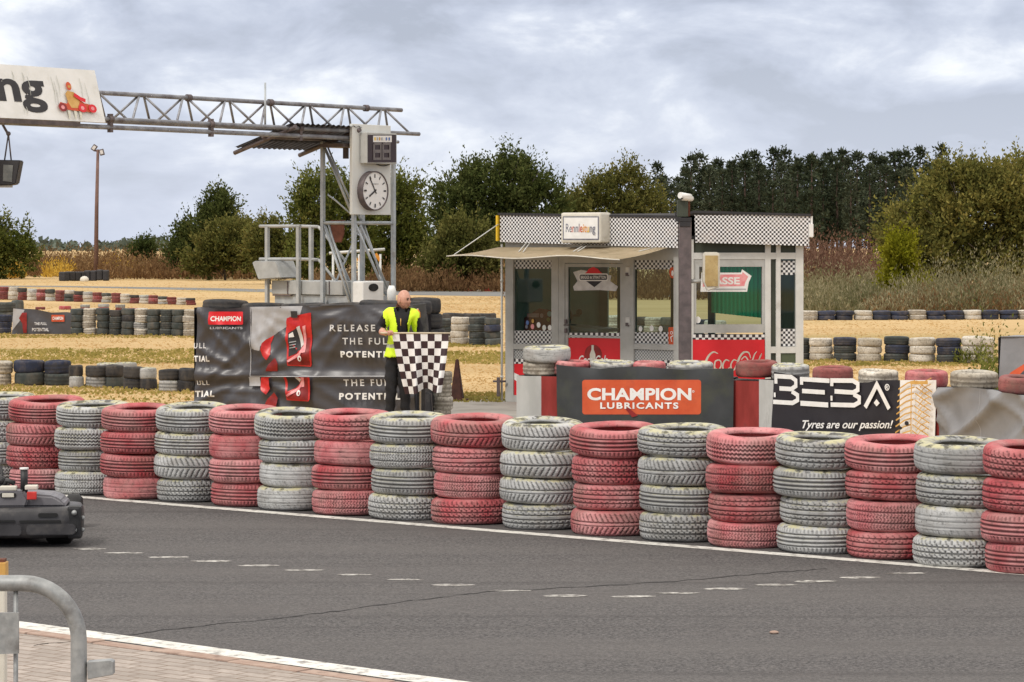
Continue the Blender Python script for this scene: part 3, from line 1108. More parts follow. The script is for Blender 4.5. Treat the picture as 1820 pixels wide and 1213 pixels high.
# ---- rows of tyres farther back: (centre px list, base y, colours, number high, tyre kind)
ORD = ['first', 'second', 'third', 'fourth', 'fifth', 'sixth', 'seventh', 'eighth', 'ninth', 'tenth', 'eleventh', 'twelfth', 'thirteenth', 'fourteenth',
       'fifteenth', 'sixteenth', 'seventeenth', 'eighteenth', 'nineteenth', 'twentieth', 'twenty-first', 'twenty-second', 'twenty-third', 'twenty-fourth']
CM = {'w': (M_WHITE, 'off-white'), 't': (M_TAN, 'dirty cream'), 'b': (M_BLUE, 'navy blue'), 'g': (M_GREEN, 'grey-green'), 'k': (M_BLACK, 'black'),
      'r': (M_DKRED, 'dark red'), 'f': (M_RED, 'faded red')}


def back_row(stacks, where, group, radius_px=None):
    """stacks: (px, base py, colours bottom->top, tyre width px, tyre height px)"""
    for i, (px, py, cols, wpx, hpx) in enumerate(stacks):
        foot = G(px, py)
        d = foot.y
        Rw = wpx / 2 * d / F
        hw = hpx * d / F
        me = LO[i % 2]
        s = Rw / 0.30
        z = 0.0
        dirv = Vector((foot.x, foot.y, 0)).normalized()
        n = len(cols)
        for k, c in enumerate(cols):
            sw = rng.uniform(0.92, 1.06)
            loc = foot + dirv * Rw + Vector((rng.uniform(-0.02, 0.02), rng.uniform(-0.02, 0.02), z + hw * sw / 2))
            lev = {1: ['only'], 2: ['lower', 'upper'], 3: ['bottom', 'middle', 'top'], 4: ['bottom', 'second-lowest', 'second-highest', 'top'],
                   5: ['bottom', 'second-lowest', 'middle', 'second-highest', 'top']}[n][k]
            tyre(me, CM[c][0], loc, (rng.uniform(-0.02, 0.03), rng.uniform(-0.03, 0.03), rng.uniform(0, 6.28)),
                 f'{CM[c][1]} tyre, {lev} in the {ORD[i]} stack {where}', group, (s * rng.uniform(0.96, 1.02), s, hw / 0.20 * sw * 1.02))
            z += hw * sw * 0.97


back_row([(-4, 686, 'tt', 52, 22), (52, 686, 'gb', 56, 23), (103, 686, 'gb', 50, 22), (134, 690, 'wk', 26, 20), (172, 690, 'wk', 40, 20), (205, 690, 'gk', 34, 21),
          (238, 694, 'kk', 36, 21), (264, 694, 'kw', 32, 21), (300, 697, 'wk', 40, 21), (334, 697, 'kk', 36, 21)],
         'of the low dark row on the grass', 'low row of dark tyres on the grass by the wrapped barrier')
back_row([(190, 661, 'w', 40, 14), (222, 661, 'w', 40, 16)], 'of the pale tyres behind the low row', 'pale tyres lying behind the low dark row')
lb = []
for px, cc in ((8, 'bbb'), (137, 'gggg'), (160, 'tttt'), (184, 'gggg'), (206, 'gggk'), (228, 'ggkg'), (251, 'twtt'), (274, 'gggg'), (296, 'gggg'), (317, 'gggg'), (338, 'tttt')):
    lb.append((px, 594 + (px / 345) * 4, cc, 25, 12.2))
back_row(lb, 'of the four-high row behind the grass', 'four high row of green and cream tyres')
back_row([(12, 573, 'gg', 34, 18), (30, 571, 'gg', 22, 18)], 'of the pair above the small banner', 'grey tyres above the small banner')
lc = []
cc = 'rwrwrwrgrwrwrwrwrwrwr'
for i in range(21):
    px = 7 + i * 16.6
    base = 533 + 10 * (px / 345)
    h = 24 - 11 * (px / 345)
    lc.append((px, base, {'r': ('rrr', 'rfr', 'rrk')[i % 3], 'w': ('ttw', 'ttt', 'wtg')[i % 3], 'g': 'ggt'}[cc[i]], 17.8, h / 3))
back_row(lc, 'of the far red and white row', 'far row of red and white tyres')
back_row([(72, 551, 'r', 18, 5), (116, 551, 'f', 22, 7), (152, 552, 'rw', 18, 5), (184, 553, 'fw', 20, 6), (214, 553, 'rw', 18, 6), (238, 554, 'f', 18, 6)],
         'of the few tyres behind the four-high row', 'red and white tyres peeping over the four high row')
back_row([(786, 611, 'tgg', 34, 15), (818, 613, 'tttt', 34, 13), (848, 614, 'gggg', 32, 13), (876, 615, 'ggbg', 30, 13)],
         'between the flag and the hut', 'tyre stacks on the grass between flag and hut')
back_row([(806, 573, 'k', 40, 15), (838, 572, 'k', 34, 15), (866, 572, 'k', 34, 15)], 'of the black tyres behind the cream stack', 'black tyres lying behind the cream stack')
back_row([(1088, 618, 'tttt', 34, 15), (1136, 622, 'kkgk', 40, 15), (1164, 623, 'gttt', 38, 15), (1190, 624, 'bbkg', 36, 15), (1244, 626, 'gbgb', 40, 15), (1272, 628, 'tttt', 40, 15)],
         'glimpsed through the hut windows', 'tyre stacks glimpsed through the hut windows')
back_row([(1424, 641, 'ggg', 34, 13.5), (1460, 642, 'ttt', 43, 14), (1502, 643, 'ggb', 42, 14.5), (1546, 644, 'ttt', 45, 14.5), (1593, 644, 'gbg', 45, 15),
          (1640, 645, 'ttt', 47, 15), (1687, 646, 'gbb', 46, 15.5), (1738, 647, 'ttt', 60, 16)],
         'past the hut, counting from the hut wall', 'cream and blue tyre stacks beyond the hut')
ld = []
for i, c in enumerate('tbbtbbtbbtbbt'):
    ld.append((1436 + i * 32.4, 570 - i * 0.15, c * 2, 33.5, 8.5))
back_row(ld, 'of the low blue row by the weeds', 'low row of blue and cream tyres by the weeds')
bm = bmesh.new()
for k in range(5):                                              # painted kerb blocks of the far bend
    a, b = G(828 + k * 14.5, 517.5), G(828 + (k + 1) * 14.5, 518)
    add_box(bm, (a + b) / 2 + Vector((0, 0, 0.11)), ((b - a).length, 0.5, 0.22), rot_uv(b - a), mi=k % 2, bev=0.03)
struct('far_kerb', bm, ['kerb_red', 'kerb_white'], 'red and white kerb blocks on the far bend')


# ================================================================== BARRIER WITH THE SPONSOR BANNERS
BP = [(918, 34.7), (1000, 34.5), (1305, 34.0), (1372, 33.6), (1500, 32.7), (1663, 31.5), (1900, 29.4), (2050, 28.0)]
BPT = [Vector((P(x, HY, d).x, d, 0)) for x, d in BP]


def along(px):
    """point on the barrier's front line for an image column"""
    for (x0, d0), (x1, d1) in zip(BP[:-1], BP[1:]):
        if px <= x1 or x1 == BP[-1][0]:
            a, b = Vector((P(x0, HY, d0).x, d0, 0)), Vector((P(x1, HY, d1).x, d1, 0))
            k = (px - CX) / F
            # intersect x = k*y with a + t(b-a)
            t = (k * a.y - a.x) / ((b.x - a.x) - k * (b.y - a.y))
            return a + (b - a) * t, (b - a).normalized()


belt_root = thing('belt_barrier', 'low barrier of belting painted grey and dark red under the banners', 'barrier', along(1350)[0])
segs = [(918, 962, 'g'), (962, 1050, 'r'), (1050, 1130, 'g'), (1130, 1215, 'r'), (1215, 1300, 'g'), (1300, 1349, 'r'), (1349, 1440, 'g'), (1440, 1520, 'r'), (1520, 1600, 'g'),
        (1600, 1680, 'r'), (1680, 1760, 'g'), (1760, 1860, 'r'), (1860, 1960, 'g')]
ZB = 0.655
bm = bmesh.new()
for x0, x1, c in segs:
    a, t1 = along(x0)
    b, t2 = along(x1)
    n = Vector((t1.y, -t1.x, 0))
    mi = 0 if c == 'g' else 1
    m = 6
    for k in range(m):                                              # the belt bulges over each tyre it wraps
        u0, u1 = k / m, (k + 1) / m
        f = lambda u: 0.035 * math.sin(math.pi * u)
        p0, p1 = a + (b - a) * u0 + n * f(u0), a + (b - a) * u1 + n * f(u1)
        fz = lambda p, z: Vector((p.x, p.y, z))
        top = ZB + 0.012 * math.sin(x0 * 0.7)
        add_quad(bm, [fz(p0, 0), fz(p1, 0), fz(p1, top), fz(p0, top)], mi).smooth = True
        bk = -n * 0.52
        add_quad(bm, [fz(p0, top), fz(p1, top), fz(p1 + bk, top), fz(p0 + bk, top)], 2)
        add_quad(bm, [fz(p1 + bk, 0), fz(p0 + bk, 0), fz(p0 + bk, top), fz(p1 + bk, top)], mi)
for x in (918, 1960):
    a, t1 = along(x)
    bk = -Vector((t1.y, -t1.x, 0)) * 0.52
    add_quad(bm, [a, a + bk, a + bk + Vector((0, 0, ZB)), a + Vector((0, 0, ZB))], 0)
obj('belt', bm, ['belt_grey', 'belt_red', 'black'], belt_root)
TOPS = [(1012, 'r', 0.0, 66), (960, 'w', 0.17, 88), (1082, 'w', 0, 84), (1150, 'r', 0, 60), (1222, 'w', 0, 84), (1326, 'r', 0.02, 78), (1386, 'w', 0.0, 70), (1460, 'r', -0.01, 74),
        (1540, 'w', -0.02, 74), (1625, 'r', 0.0, 78), (1703, 'w', 0.02, 88), (1790, 'r', 0.0, 92), (1880, 'w', 0, 90)]
TLAB = ['red tyre tucked behind the big whitish barrier tyre', 'big whitish tyre on the hut-side end of the banner barrier', 'pale tyre showing over the orange-panel banner near its start',
        'dark red tyre on the barrier between two pale ones', 'pale tyre on the barrier under the red drinks panel', 'faded red tyre at the end of the orange-panel banner',
        'grey tyre on the barrier at the black banner corner', 'red tyre peeping over the black lettered banner', 'pale tyre behind the sag of the black lettered banner',
        'red tyre on the barrier above the tread print', 'stone-coloured tyre on the barrier above the blank banner', 'red tyre on the barrier below the tall grey banner',
        'pale tyre on the barrier at the frame edge']
for k, (px, c, dz, wpx) in enumerate(TOPS):
    p, t1 = along(px)
    back = Vector((-t1.y, t1.x, 0))
    R = wpx / 2 * p.y / F * 0.98
    hw = 0.185
    tyre(LO[k % 2], {'r': M_DKRED if k % 3 else M_RED, 'w': M_TAN if k in (10, 8) else M_WHITE}[c], p + back * (R - 0.05) + Vector((0, 0, ZB + hw / 2 + 0.015 + dz)),
         (0.05, rng.uniform(-0.03, 0.03), rng.uniform(0, 6)), TLAB[k], 'tyres lying on top of the banner barrier', (R / 0.30, R / 0.30, hw / 0.20))
tyre(LO[0], M_TAN, along(966)[0] + Vector((0.0, 0.28, ZB + 0.095)), (0, 0, 1), 'grey tyre under the big whitish barrier tyre', 'tyres lying on top of the banner barrier', (0.85, 0.85, 0.85))


# ================================================================== WALL PLANES (vertical planes given by two ground points)
class Wall:
    def __init__(self, a, b):
        self.o = Vector((a.x, a.y, 0))
        self.e = Vector((b.x, b.y, 0))
        self.d = (self.e - self.o).normalized()
        self.n = Vector((self.d.y, -self.d.x, 0))       # towards the track / camera side

    def u(self, px):
        k = (px - CX) / F
        return (k * self.o.y - self.o.x) / (self.d.x - k * self.d.y)

    def uv(self, px, py):
        u = self.u(px)
        return (u, H - (py - HY) * (self.o.y + self.d.y * u) / F)

    def pt(self, px, py, off=0.0):
        u, v = self.uv(px, py)
        return self.o + self.d * u + Vector((0, 0, v)) + self.n * off

    def shifted(self, s):
        return Wall(self.o + self.n * s, self.e + self.n * s)

    def rot(self):
        return Matrix((self.d, -self.n, Vector((0, 0, 1)))).transposed()

    def mem(self, bm, px0, px1, z0, z1, depth=0.07, proud=0.0, mi=0, bev=0.0):
        u0, u1 = self.u(px0), self.u(px1)
        c = self.o + self.d * ((u0 + u1) / 2) + self.n * (proud - depth / 2) + Vector((0, 0, (z0 + z1) / 2))
        add_box(bm, c, (u1 - u0, depth, z1 - z0), self.rot(), mi, bev)

    def box(self, bm, px0, py0, px1, py1, depth=0.05, proud=0.0, mi=0, bev=0.0):
        pm = (px0 + px1) / 2
        self.mem(bm, px0, px1, self.uv(pm, py1)[1], self.uv(pm, py0)[1], depth, proud, mi, bev)


class PxArt(Art):
    """artwork whose coordinates are given where they lie on a wall plane"""

    def __init__(self, wall):
        super().__init__()
        self.w = wall

    def ppoly(self, pts, m):
        self.poly([self.w.uv(*p) for p in pts], m)

    def prect(self, x0, y0, x1, y1, m):
        self.ppoly([(x0, y1), (x1, y1), (x1, y0), (x0, y0)], m)

    def prrect(self, x0, y0, x1, y1, rpx, m):
        self.rrect(x0, y0, x1, y1, rpx, m)
        ps, mn = self.items[-1]
        self.items[-1] = ([[self.w.uv(*c) for c in p] for p in ps], mn)

    def k(self):
        return (self.w.o.y + self.w.e.y) / 2 / F

    def pdisc(self, x, y, rx, ry, m, n=18):
        u, v = self.w.uv(x, y)
        self.disc(u, v, rx * self.k(), ry * self.k(), m, n)

    def pring(self, x, y, r0, r1, m):
        u, v = self.w.uv(x, y)
        self.ring(u, v, r0 * self.k(), r1 * self.k(), m)

    def pstroke(self, pts, wpx, m):
        w = [x * self.k() for x in wpx] if isinstance(wpx, (list, tuple)) else wpx * self.k()
        self.stroke([self.w.uv(*p) for p in pts], w, m)

    def ptext(self, body, x0, y0, x1, y1, m, **kw):
        k = len(self.items)
        self.text(body, x0, y1, x1, y0, m, **kw)
        for i in range(k, len(self.items)):               # picture columns and rows -> metres on the wall
            ps, mn = self.items[i]
            self.items[i] = ([[self.w.uv(*c) for c in p] for p in ps], mn)

    def flat(self, off0=0.0, doff=0.0012, step=None, clip=None):
        return self.build(lambda u, v, off: self.w.o + self.w.d * u + Vector((0, 0, v)) + self.w.n * off, step, off0, doff, clip)

    def cloth(self, fold, step=0.06, off0=0.0, doff=0.0025):
        return self.build(lambda u, v, off: self.w.o + self.w.d * u + Vector((0, 0, v)) + self.w.n * (fold(u, v) + off), step, off0, doff)


# ================================================================== SPONSOR BANNERS ON THE LOW BARRIER
wb = Wall(along(985)[0], along(1310)[0]).shifted(0.075)
A = PxArt(wb)
top_edge = [(989, 648), (1000, 650), (1030, 653), (1065, 656), (1100, 653), (1140, 651.5), (1180, 655), (1215, 657.5), (1260, 656), (1304, 655)]
A.ppoly([(991, 770), (1303, 770)] + list(reversed(top_edge)), 'champion_vinyl')
A.prrect(1035, 675.5, 1246, 737, 5, 'orange_print')
A.ptext('CHAMPION', 1044, 690, 1229, 712, 'white_print', bold=0.035, space=1.02)
A.pring(1232.5, 696, 1.1, 2.0, 'white_print')
A.ptext('LUBRICANTS', 1067, 715.5, 1206, 727, 'white_print', bold=0.035, space=1.25)
A.ppoly([(1112, 727), (1118, 725), (1134, 739), (1124, 742)], 'dark_red_print')


def fold_a(u, v):
    f = 0.018 * mnoise.noise(Vector((u * 1.6, v * 1.2, 3.1))) + 0.012 * mnoise.noise(Vector((u * 4 + v * 3, v * 2 - u, 9.0)))
    top = max(0.0, v - 0.62)
    f += top * 0.22 * math.sin(u * 9.0 + 0.6) * 0.6
    f -= 0.05 * max(0.0, v - 0.72) * 2
    return f


bm, mats = A.cloth(fold_a, 0.05)
single('sponsor_banner', bm, mats, 'dark grey banner with an orange panel hung on the low barrier', 'banner', along(1145)[0] + Vector((0, 0, 0.3)), 'advertising banners on the tyre barriers')

wb2 = Wall(along(1374)[0], along(1664)[0]).shifted(0.08)
A = PxArt(wb2)
A.ppoly([(1370, 790), (1600, 790), (1600, 676), (1560, 676), (1545, 680), (1500, 681), (1440, 672), (1376, 661)], 'black_vinyl')
A.ppoly([(1600.5, 790), (1662, 790), (1664, 676), (1600.5, 676)], 'white_print')
wl = 'white_print'


def sten(x, y):      # stencil letters lean with the cloth
    return (x, y + (x - 1376) * 0.062)


A.pstroke([sten(1380, 682), sten(1380, 668.5), sten(1407, 668.5), sten(1415, 674), sten(1415, 684), sten(1407, 690), sten(1386, 690)], 8, wl)
A.pstroke([sten(1408, 694), sten(1418, 700), sten(1418, 709), sten(1409, 714.5), sten(1375, 714.5)], 8, wl)
A.pstroke([sten(1378, 698), sten(1378, 706)], 5, wl)
A.pstroke([sten(1426, 681), sten(1426, 671), sten(1476, 671)], 8, wl)
A.pstroke([sten(1427, 692), sten(1468, 692)], 8, wl)
A.pstroke([sten(1424, 714), sten(1474, 714)], 9, wl)
A.pstroke([sten(1481, 680), sten(1481, 670), sten(1518, 668), sten(1527, 673), sten(1527, 684), sten(1519, 689), sten(1486, 689)], 8, wl)
A.pstroke([sten(1520, 692), sten(1530, 697), sten(1530, 706), sten(1521, 711.5), sten(1479, 713)], 8, wl)
A.pstroke([sten(1481, 697), sten(1481, 706)], 5, wl)
A.pstroke([sten(1541, 721 - 7), sten(1562, 672), sten(1584, 721 - 7)], 8.5, wl)
A.ppoly([sten(1556.5, 705), sten(1561.5, 698), sten(1567, 705), sten(1561.5, 711)], wl)
A.pring(1581, 688.5, 4.2, 5.8, wl)
A.ptext('R', 1578.8, 685.5, 1583.4, 691.5, wl, bold=0.02)
A.ptext('Tyres are our passion!', 1430, 747, 1592, 766, wl, bold=0.015, shear=0.35)
for k in range(9):                                   # the tread print: white blocks between tan cuts
    y = 680 + k * 11
    A.pstroke([(1602, y + 12), (1618, y + 1), (1631, y - 3)], 2.6, 'gold_print')
    A.pstroke([(1633, y - 3), (1645, y + 6), (1661, y + 17)], 2.2, 'gold_print')
    A.pstroke([(1640, y + 9), (1648, y - 2), (1660, y - 8)], 1.6, 'gold_print')
A.pstroke([(1632, 677), (1632, 789)], 2.2, 'gold_print')
A.prect(1630, 677, 1661, 683, 'gold_print')
A.pdisc(1625, 752, 5, 4, 'black_vinyl')
A.pdisc(1612, 760, 7, 3, 'black_vinyl')


def fold_b(u, v):
    return 0.016 * mnoise.noise(Vector((u * 1.3, v * 1.5, 5.1))) + 0.010 * ridged(u * 1.8 + v * 2.4, v * 1.1, 2.0) * 0.5


bm, mats = A.cloth(fold_b, 0.05)
single('sponsor_banner', bm, mats, 'black banner with big white stencil letters and a tread print', 'banner', along(1510)[0] + Vector((0, 0, 0.3)), 'advertising banners on the tyre barriers')

wb3 = Wall(along(1664)[0], along(1960)[0]).shifted(0.075)
A = PxArt(wb3)
A.ppoly([(1663, 795), (1950, 795), (1950, 712), (1860, 706), (1810, 702), (1760, 693), (1720, 689), (1664, 689)], 'grey_vinyl')
A.pstroke([(1738, 694), (1738, 790)], 1.4, 'grey_print')


def fold_c(u, v):
    f = 0.10 * max(0.0, ridged(u * 0.9 - v * 1.9, v * 0.4 + 4.0, 7.7)) ** 3 + 0.05 * max(0.0, ridged(u * 1.6 + v * 2.2, v * 0.9, 2.7)) ** 4 - 0.04 + 0.012 * mnoise.noise(Vector((u * 2.4 + v * 2, v * 3 - u, 1.0)))
    return f - 0.25 * max(0.0, v - 0.60)


bm, mats = A.cloth(fold_c, 0.04)
single('sponsor_banner', bm, mats, 'blank creased light grey banner hung on the low barrier', 'banner', along(1800)[0] + Vector((0, 0, 0.3)), 'advertising banners on the tyre barriers')

# the tall banner-wrapped tyre block behind it, cut by the frame
d0 = 33.5
wt = Wall(P(1772, HY, d0), P(1960, HY, d0 - 0.6))
A = PxArt(wt)
A.ppoly([(1774, 775), (1958, 775), (1958, 596), (1830, 598), (1778, 598)], 'grey_vinyl')
A.ppoly([(1791, 690), (1790, 672), (1797, 662), (1822, 646), (1822, 657), (1812, 667), (1808, 678), (1809, 692)], 'orange_print')
A.ppoly([(1809, 692), (1808, 678), (1812, 667), (1822, 657), (1850, 645), (1850, 692)], 'charcoal_vinyl')
bm, mats = A.cloth(lambda u, v: 0.03 * ridged(u * 1.2 + v * 1.6, v * 0.7, 4.4) - 0.015, 0.06)
for a, b in ((1774, 1774), (1958, 1958)):            # the sheet turns the corners of the block
    p = wt.pt(a, 600)
    q = wt.n * -0.7
    add_quad(bm, [Vector((p.x, p.y, 0)), Vector((p.x, p.y, p.z)), Vector((p.x, p.y, p.z)) + q, Vector((p.x, p.y, 0)) + q], 0)
p, p2 = wt.pt(1774, 599), wt.pt(1958, 599)
q = wt.n * -0.7
add_quad(bm, [p, p2, p2 + q, p + q], 0)
add_quad(bm, [Vector((p.x, p.y, 0)) + q, Vector((p2.x, p2.y, 0)) + q, p2 + q, p + q], 0)
single('wrapped_barrier', bm, mats, 'tall tyre block wrapped in a grey banner with an orange curve', 'barrier', Vector((wt.o.x, wt.o.y, 0)), 'advertising banners on the tyre barriers')

# small banner on the far four-high row
d0 = G(70, 597).y - 0.12
ws = Wall(P(19, HY, d0), P(130, HY, d0))
A = PxArt(ws)
A.ppoly([(21, 594), (126, 594), (127, 556), (118, 555), (92, 556), (62, 550), (24, 548)], 'charcoal_vinyl')
A.ppoly([(21.5, 588), (36, 570), (44, 551), (24, 548.5)], 'grey_print')
A.ppoly([(34, 566), (40, 556), (48, 556), (48, 592), (42, 592), (40, 575)], 'dark_red_print')
A.prect(92, 560, 115, 572, 'orange_print')
A.ptext('CHAMPION', 94, 563, 113, 569, 'white_print', bold=0.03)
A.ptext('THE FULL', 62, 573, 84, 578, 'letter_grey', bold=0.02)
A.ptext('POTENTIAL', 58, 583, 88, 589, 'letter_grey', bold=0.03)
bm, mats = A.cloth(lambda u, v: 0.05 * ridged(u * 1.7 + v * 1.5, v, 3.0) - 0.02, 0.1, doff=0.012)
single('sponsor_banner', bm, mats, 'small dark banner with a red badge on the far four-high tyre row', 'banner', Vector((ws.o.x, ws.o.y, 0.3)), 'advertising banners on the tyre barriers')

# ================================================================== TALL WRAPPED BARRIER BEHIND THE MARSHAL
w1 = Wall(P(345, HY, 36.2), P(738, HY, 35.4))
A = PxArt(w1)
A.ppoly([(344, 772), (738, 772), (738, 541), (690, 541), (640, 542), (560, 544), (500, 545), (446, 545), (420, 548), (395, 551), (372, 547), (352, 546)], 'charcoal_vinyl')


def bottle(dy, clip_top):
    pts = lambda L: [(x, max(y + dy, clip_top)) for x, y in L]
    A.ppoly(pts([(466, 622), (468, 610), (476, 603), (488, 596), (482, 612), (484, 630), (478, 640), (468, 632)]), 'bottle_red')
    A.ppoly(pts([(474, 660), (480, 648), (492, 636), (498, 646), (496, 660)]), 'dark_red_print')
    A.ppoly(pts([(512, 566), (520, 563), (554, 556), (557, 556), (556, 648), (554, 652), (514, 650), (510, 590)]), 'bottle_red')
    A.ppoly(pts([(514, 640), (540, 626), (548, 600), (553, 600), (553, 650), (516, 648)]), 'dark_red_print')
    A.ppoly(pts([(515, 592), (532, 583), (538, 620), (530, 628), (516, 634)]), 'near_black')
    A.ppoly(pts([(531, 582), (537, 579), (542, 612), (538, 618)]), 'letter_grey')
    A.ppoly(pts([(542, 580), (547, 578), (546, 626), (540, 627), (542, 612)]), 'pink_print')
    A.ppoly(pts([(514, 641), (535, 627), (541, 616), (543, 620), (537, 632), (516, 644)]), 'pink_print')
    A.ppoly(pts([(517, 594), (524, 590), (526, 599), (517, 600)]), 'white_print')
    if dy == 0:
        for y in (608, 613, 618):
            A.ppoly(pts([(518, y), (529, y - 2), (529, y - 0.5), (518, y + 1.5)]), 'grey_print')
    A.pdisc(536.5, 637 + dy, 3.6, 5.2, 'white_print')
    A.pdisc(537, 637.5 + dy, 1.6, 2.6, 'dark_red_print')


A.ppoly([(447, 546), (541, 544), (537, 560), (525, 566), (512, 580), (488, 596), (474, 604), (466, 616), (463, 624), (449, 621)], 'grey_print')
A.pstroke([(446, 546), (447.5, 620), (446.5, 668)], 1.5, 'grey_print')
bottle(0, 0)
A.prect(522, 553, 534, 565, 'near_black')
A.ptext('RELEASE', 591, 577, 671, 589, 'letter_grey', bold=0.02, space=1.4)
A.ptext('THE FULL', 612, 600.5, 702, 612.5, 'letter_grey', bold=0.015, space=1.4)
A.ptext('POTENTIAL', 608, 624, 712, 635.5, 'white_print', bold=0.04, space=1.3)
A.prect(448, 667.8, 738, 669.2, 'grey_print')            # hem where the lower sheet begins
A.prect(446.5, 670, 466, 686, 'grey_print')
bottle(61, 670)
A.ptext('THE FULL', 616, 674, 706, 686, 'letter_grey', bold=0.015, space=1.4)
A.ptext('POTENTIAL', 608, 698, 716, 710, 'white_print', bold=0.04, space=1.3)
A.prrect(376, 554, 437, 577, 2, 'red_print')
A.ptext('CHAMPION', 380, 562, 434, 571, 'white_print', bold=0.03)
A.ptext('LUBRICANTS', 379, 581, 437, 585, 'grey_print', bold=0.02)
A.ptext('ULL', 351, 609.5, 371, 619, 'letter_grey', bold=0.015, space=1.2)
A.ptext('TIAL', 351, 632, 379, 642.5, 'white_print', bold=0.04, space=1.2)
A.ptext('ULL', 357, 676, 378, 684, 'letter_grey', bold=0.015, space=1.2)
A.ptext('TIAL', 353, 694, 387, 705, 'white_print', bold=0.04, space=1.2)
GR = [w1.uv(446.5, 668), w1.uv(446.5, 546), w1.uv(640, 542), w1.uv(350, 690)]


def fold_d(u, v):
    f = 0.016 * mnoise.noise(Vector((u * 1.4, v * 1.6, 2.2)))
    for k, (gu, gv) in enumerate(GR):                   # creases run out from the grommets
        dx, dy = u - gu, v - gv
        r = math.hypot(dx, dy)
        a = math.atan2(dy, dx)
        f += 0.085 * min(1.0, r * 1.6) * math.exp(-r * 1.3) * max(0.0, ridged(a * 2.6, k * 3.3, 1.0)) ** 2.5
    f += 0.034 * max(0.0, ridged(u * 0.8 + v * 1.4, v * 0.5, 8.0)) ** 3 + 0.018 * max(0.0, ridged(u * 1.2 - v * 1.0, v * 0.8, 3.0)) ** 4 + 0.014 * max(0.0, ridged(u * 0.4 + v * 2.4, u * 0.5, 13.0)) ** 3
    f += 0.004 * mnoise.noise(Vector((u * 3.0, v * 3.6 + u * 1.5, 6.0)))
    seam = v - w1.uv(500, 669)[1]
    f += 0.03 * math.exp(-(seam / 0.05) ** 2)
    return f - 0.02


bm, mats = A.cloth(fold_d, 0.035)
mats.append('near_black')
blk = len(mats) - 1
q = w1.n * -0.68
for px in (345, 738):
    p = w1.pt(px, 547)
    m = 10
    for i in range(m):
        for j in range(12):
            f = lambda a, b: Vector((p.x, p.y, p.z * b)) + q * a + w1.d * (0.05 * ridged(a * 2 + b * 1.7, b * 2.2, 5.0) - 0.03) * (1 if a > 0 else 0)
            add_quad(bm, [f(i / m, j / 12), f((i + 1) / m, j / 12), f((i + 1) / m, (j + 1) / 12), f(i / m, (j + 1) / 12)], 0).smooth = True
p, p2 = w1.pt(345, 549), w1.pt(738, 549)
add_quad(bm, [Vector((p.x, p.y, 0)) + q, Vector((p2.x, p2.y, 0)) + q, p2 + q, p + q], 0)
dz = Vector((0, 0, -0.06))
add_quad(bm, [p + dz, p2 + dz, p2 + q + dz, p + q + dz], blk)
bmesh.ops.remove_doubles(bm, verts=bm.verts, dist=0.0003)
ztop = p.z
single('wrapped_barrier', bm, mats, 'tall tyre barrier wrapped in creased black banners with red bottle prints', 'barrier', Vector((w1.o.x, w1.o.y, 0)), 'advertising banners on the tyre barriers')
for k, px in enumerate((384, 452, 523, 594, 664, 712)):
    c = w1.pt(px, 540) + w1.n * -0.34
    tyre(LO[k % 2], M_BLACK, Vector((c.x, c.y, ztop - 0.06 + 0.09 + (-0.01 if k in (0, 4, 5) else -0.05))), (rng.uniform(-0.02, 0.04), rng.uniform(-0.03, 0.03), k),
         f'black tyre lying on the wrapped barrier, {ORD[k]} from its grass end', 'black tyres lying on the wrapped barrier', (1.0, 1.0, 0.9))
c = P(757, HY, 36.3)
for k in range(8):
    tyre(LO[k % 2], M_BLACK, Vector((c.x + rng.uniform(-0.02, 0.03), c.y, 0.1 + k * 0.2)), (0, 0, k),
         f'black tyre in the tall stack behind the flag, {ORD[k]} from the ground', 'black tyres stacked behind the flag', (0.62 if k > 5 else 0.72, 0.8, 1.0))
back_row([(784, 752, 'tttt', 40, 23)], 'beside the rusty cone', 'mossy tan tyres beside the rusty cone')
# dark bin under the flag, rusty cone
bm = bmesh.new()
c = P(746, HY, 35.6)
for (z0, r0), (z1, r1) in (((0.0, 0.20), (0.42, 0.165)),):
    pts0 = [Vector((c.x + r0 * math.cos(math.radians(45 + 90 * k)) * 1.25, c.y + r0 * math.sin(math.radians(45 + 90 * k)), z0)) for k in range(4)]
    pts1 = [Vector((c.x + r1 * math.cos(math.radians(45 + 90 * k)) * 1.25, c.y + r1 * math.sin(math.radians(45 + 90 * k)), z1)) for k in range(4)]
    a = [bm.verts.new(p_) for p_ in pts0]
    b = [bm.verts.new(p_) for p_ in pts1]
    bm.faces.new(list(reversed(a)))
    bm.faces.new(b)
    for k in range(4):
        bm.faces.new((a[k], a[(k + 1) % 4], b[(k + 1) % 4], b[k]))
bmesh.ops.bevel(bm, geom=bm.edges[:], offset=0.02, segments=2, affect='EDGES')
single('plastic_tub', bm, 'kart_plastic', 'dark grey upturned tub standing under the chequered flag', 'tub', (c.x, c.y, 0))
bm = bmesh.new()
c = G(812.5, 713)
r = thing('marker_cone', 'tall narrow rusty brown marker cone on the edge of the apron', 'cone', c)
a = bmesh.ops.create_cone(bm, cap_ends=True, segments=4, radius1=0.135, radius2=0.030, depth=0.60, matrix=Matrix.Translation(c + Vector((0, 0, 0.315))) @ Matrix.Rotation(math.radians(38), 4, 'Z'))
bmesh.ops.bevel(bm, geom=bm.edges[:], offset=0.012, segments=2, affect='EDGES')
obj('body', bm, 'rust_dark', r)
bm = bmesh.new()
add_box(bm, c + Vector((0, 0, 0.018)), (0.30, 0.28, 0.026), rot_uv(U), bev=0.006)
obj('base', bm, 'rust_dark', r)
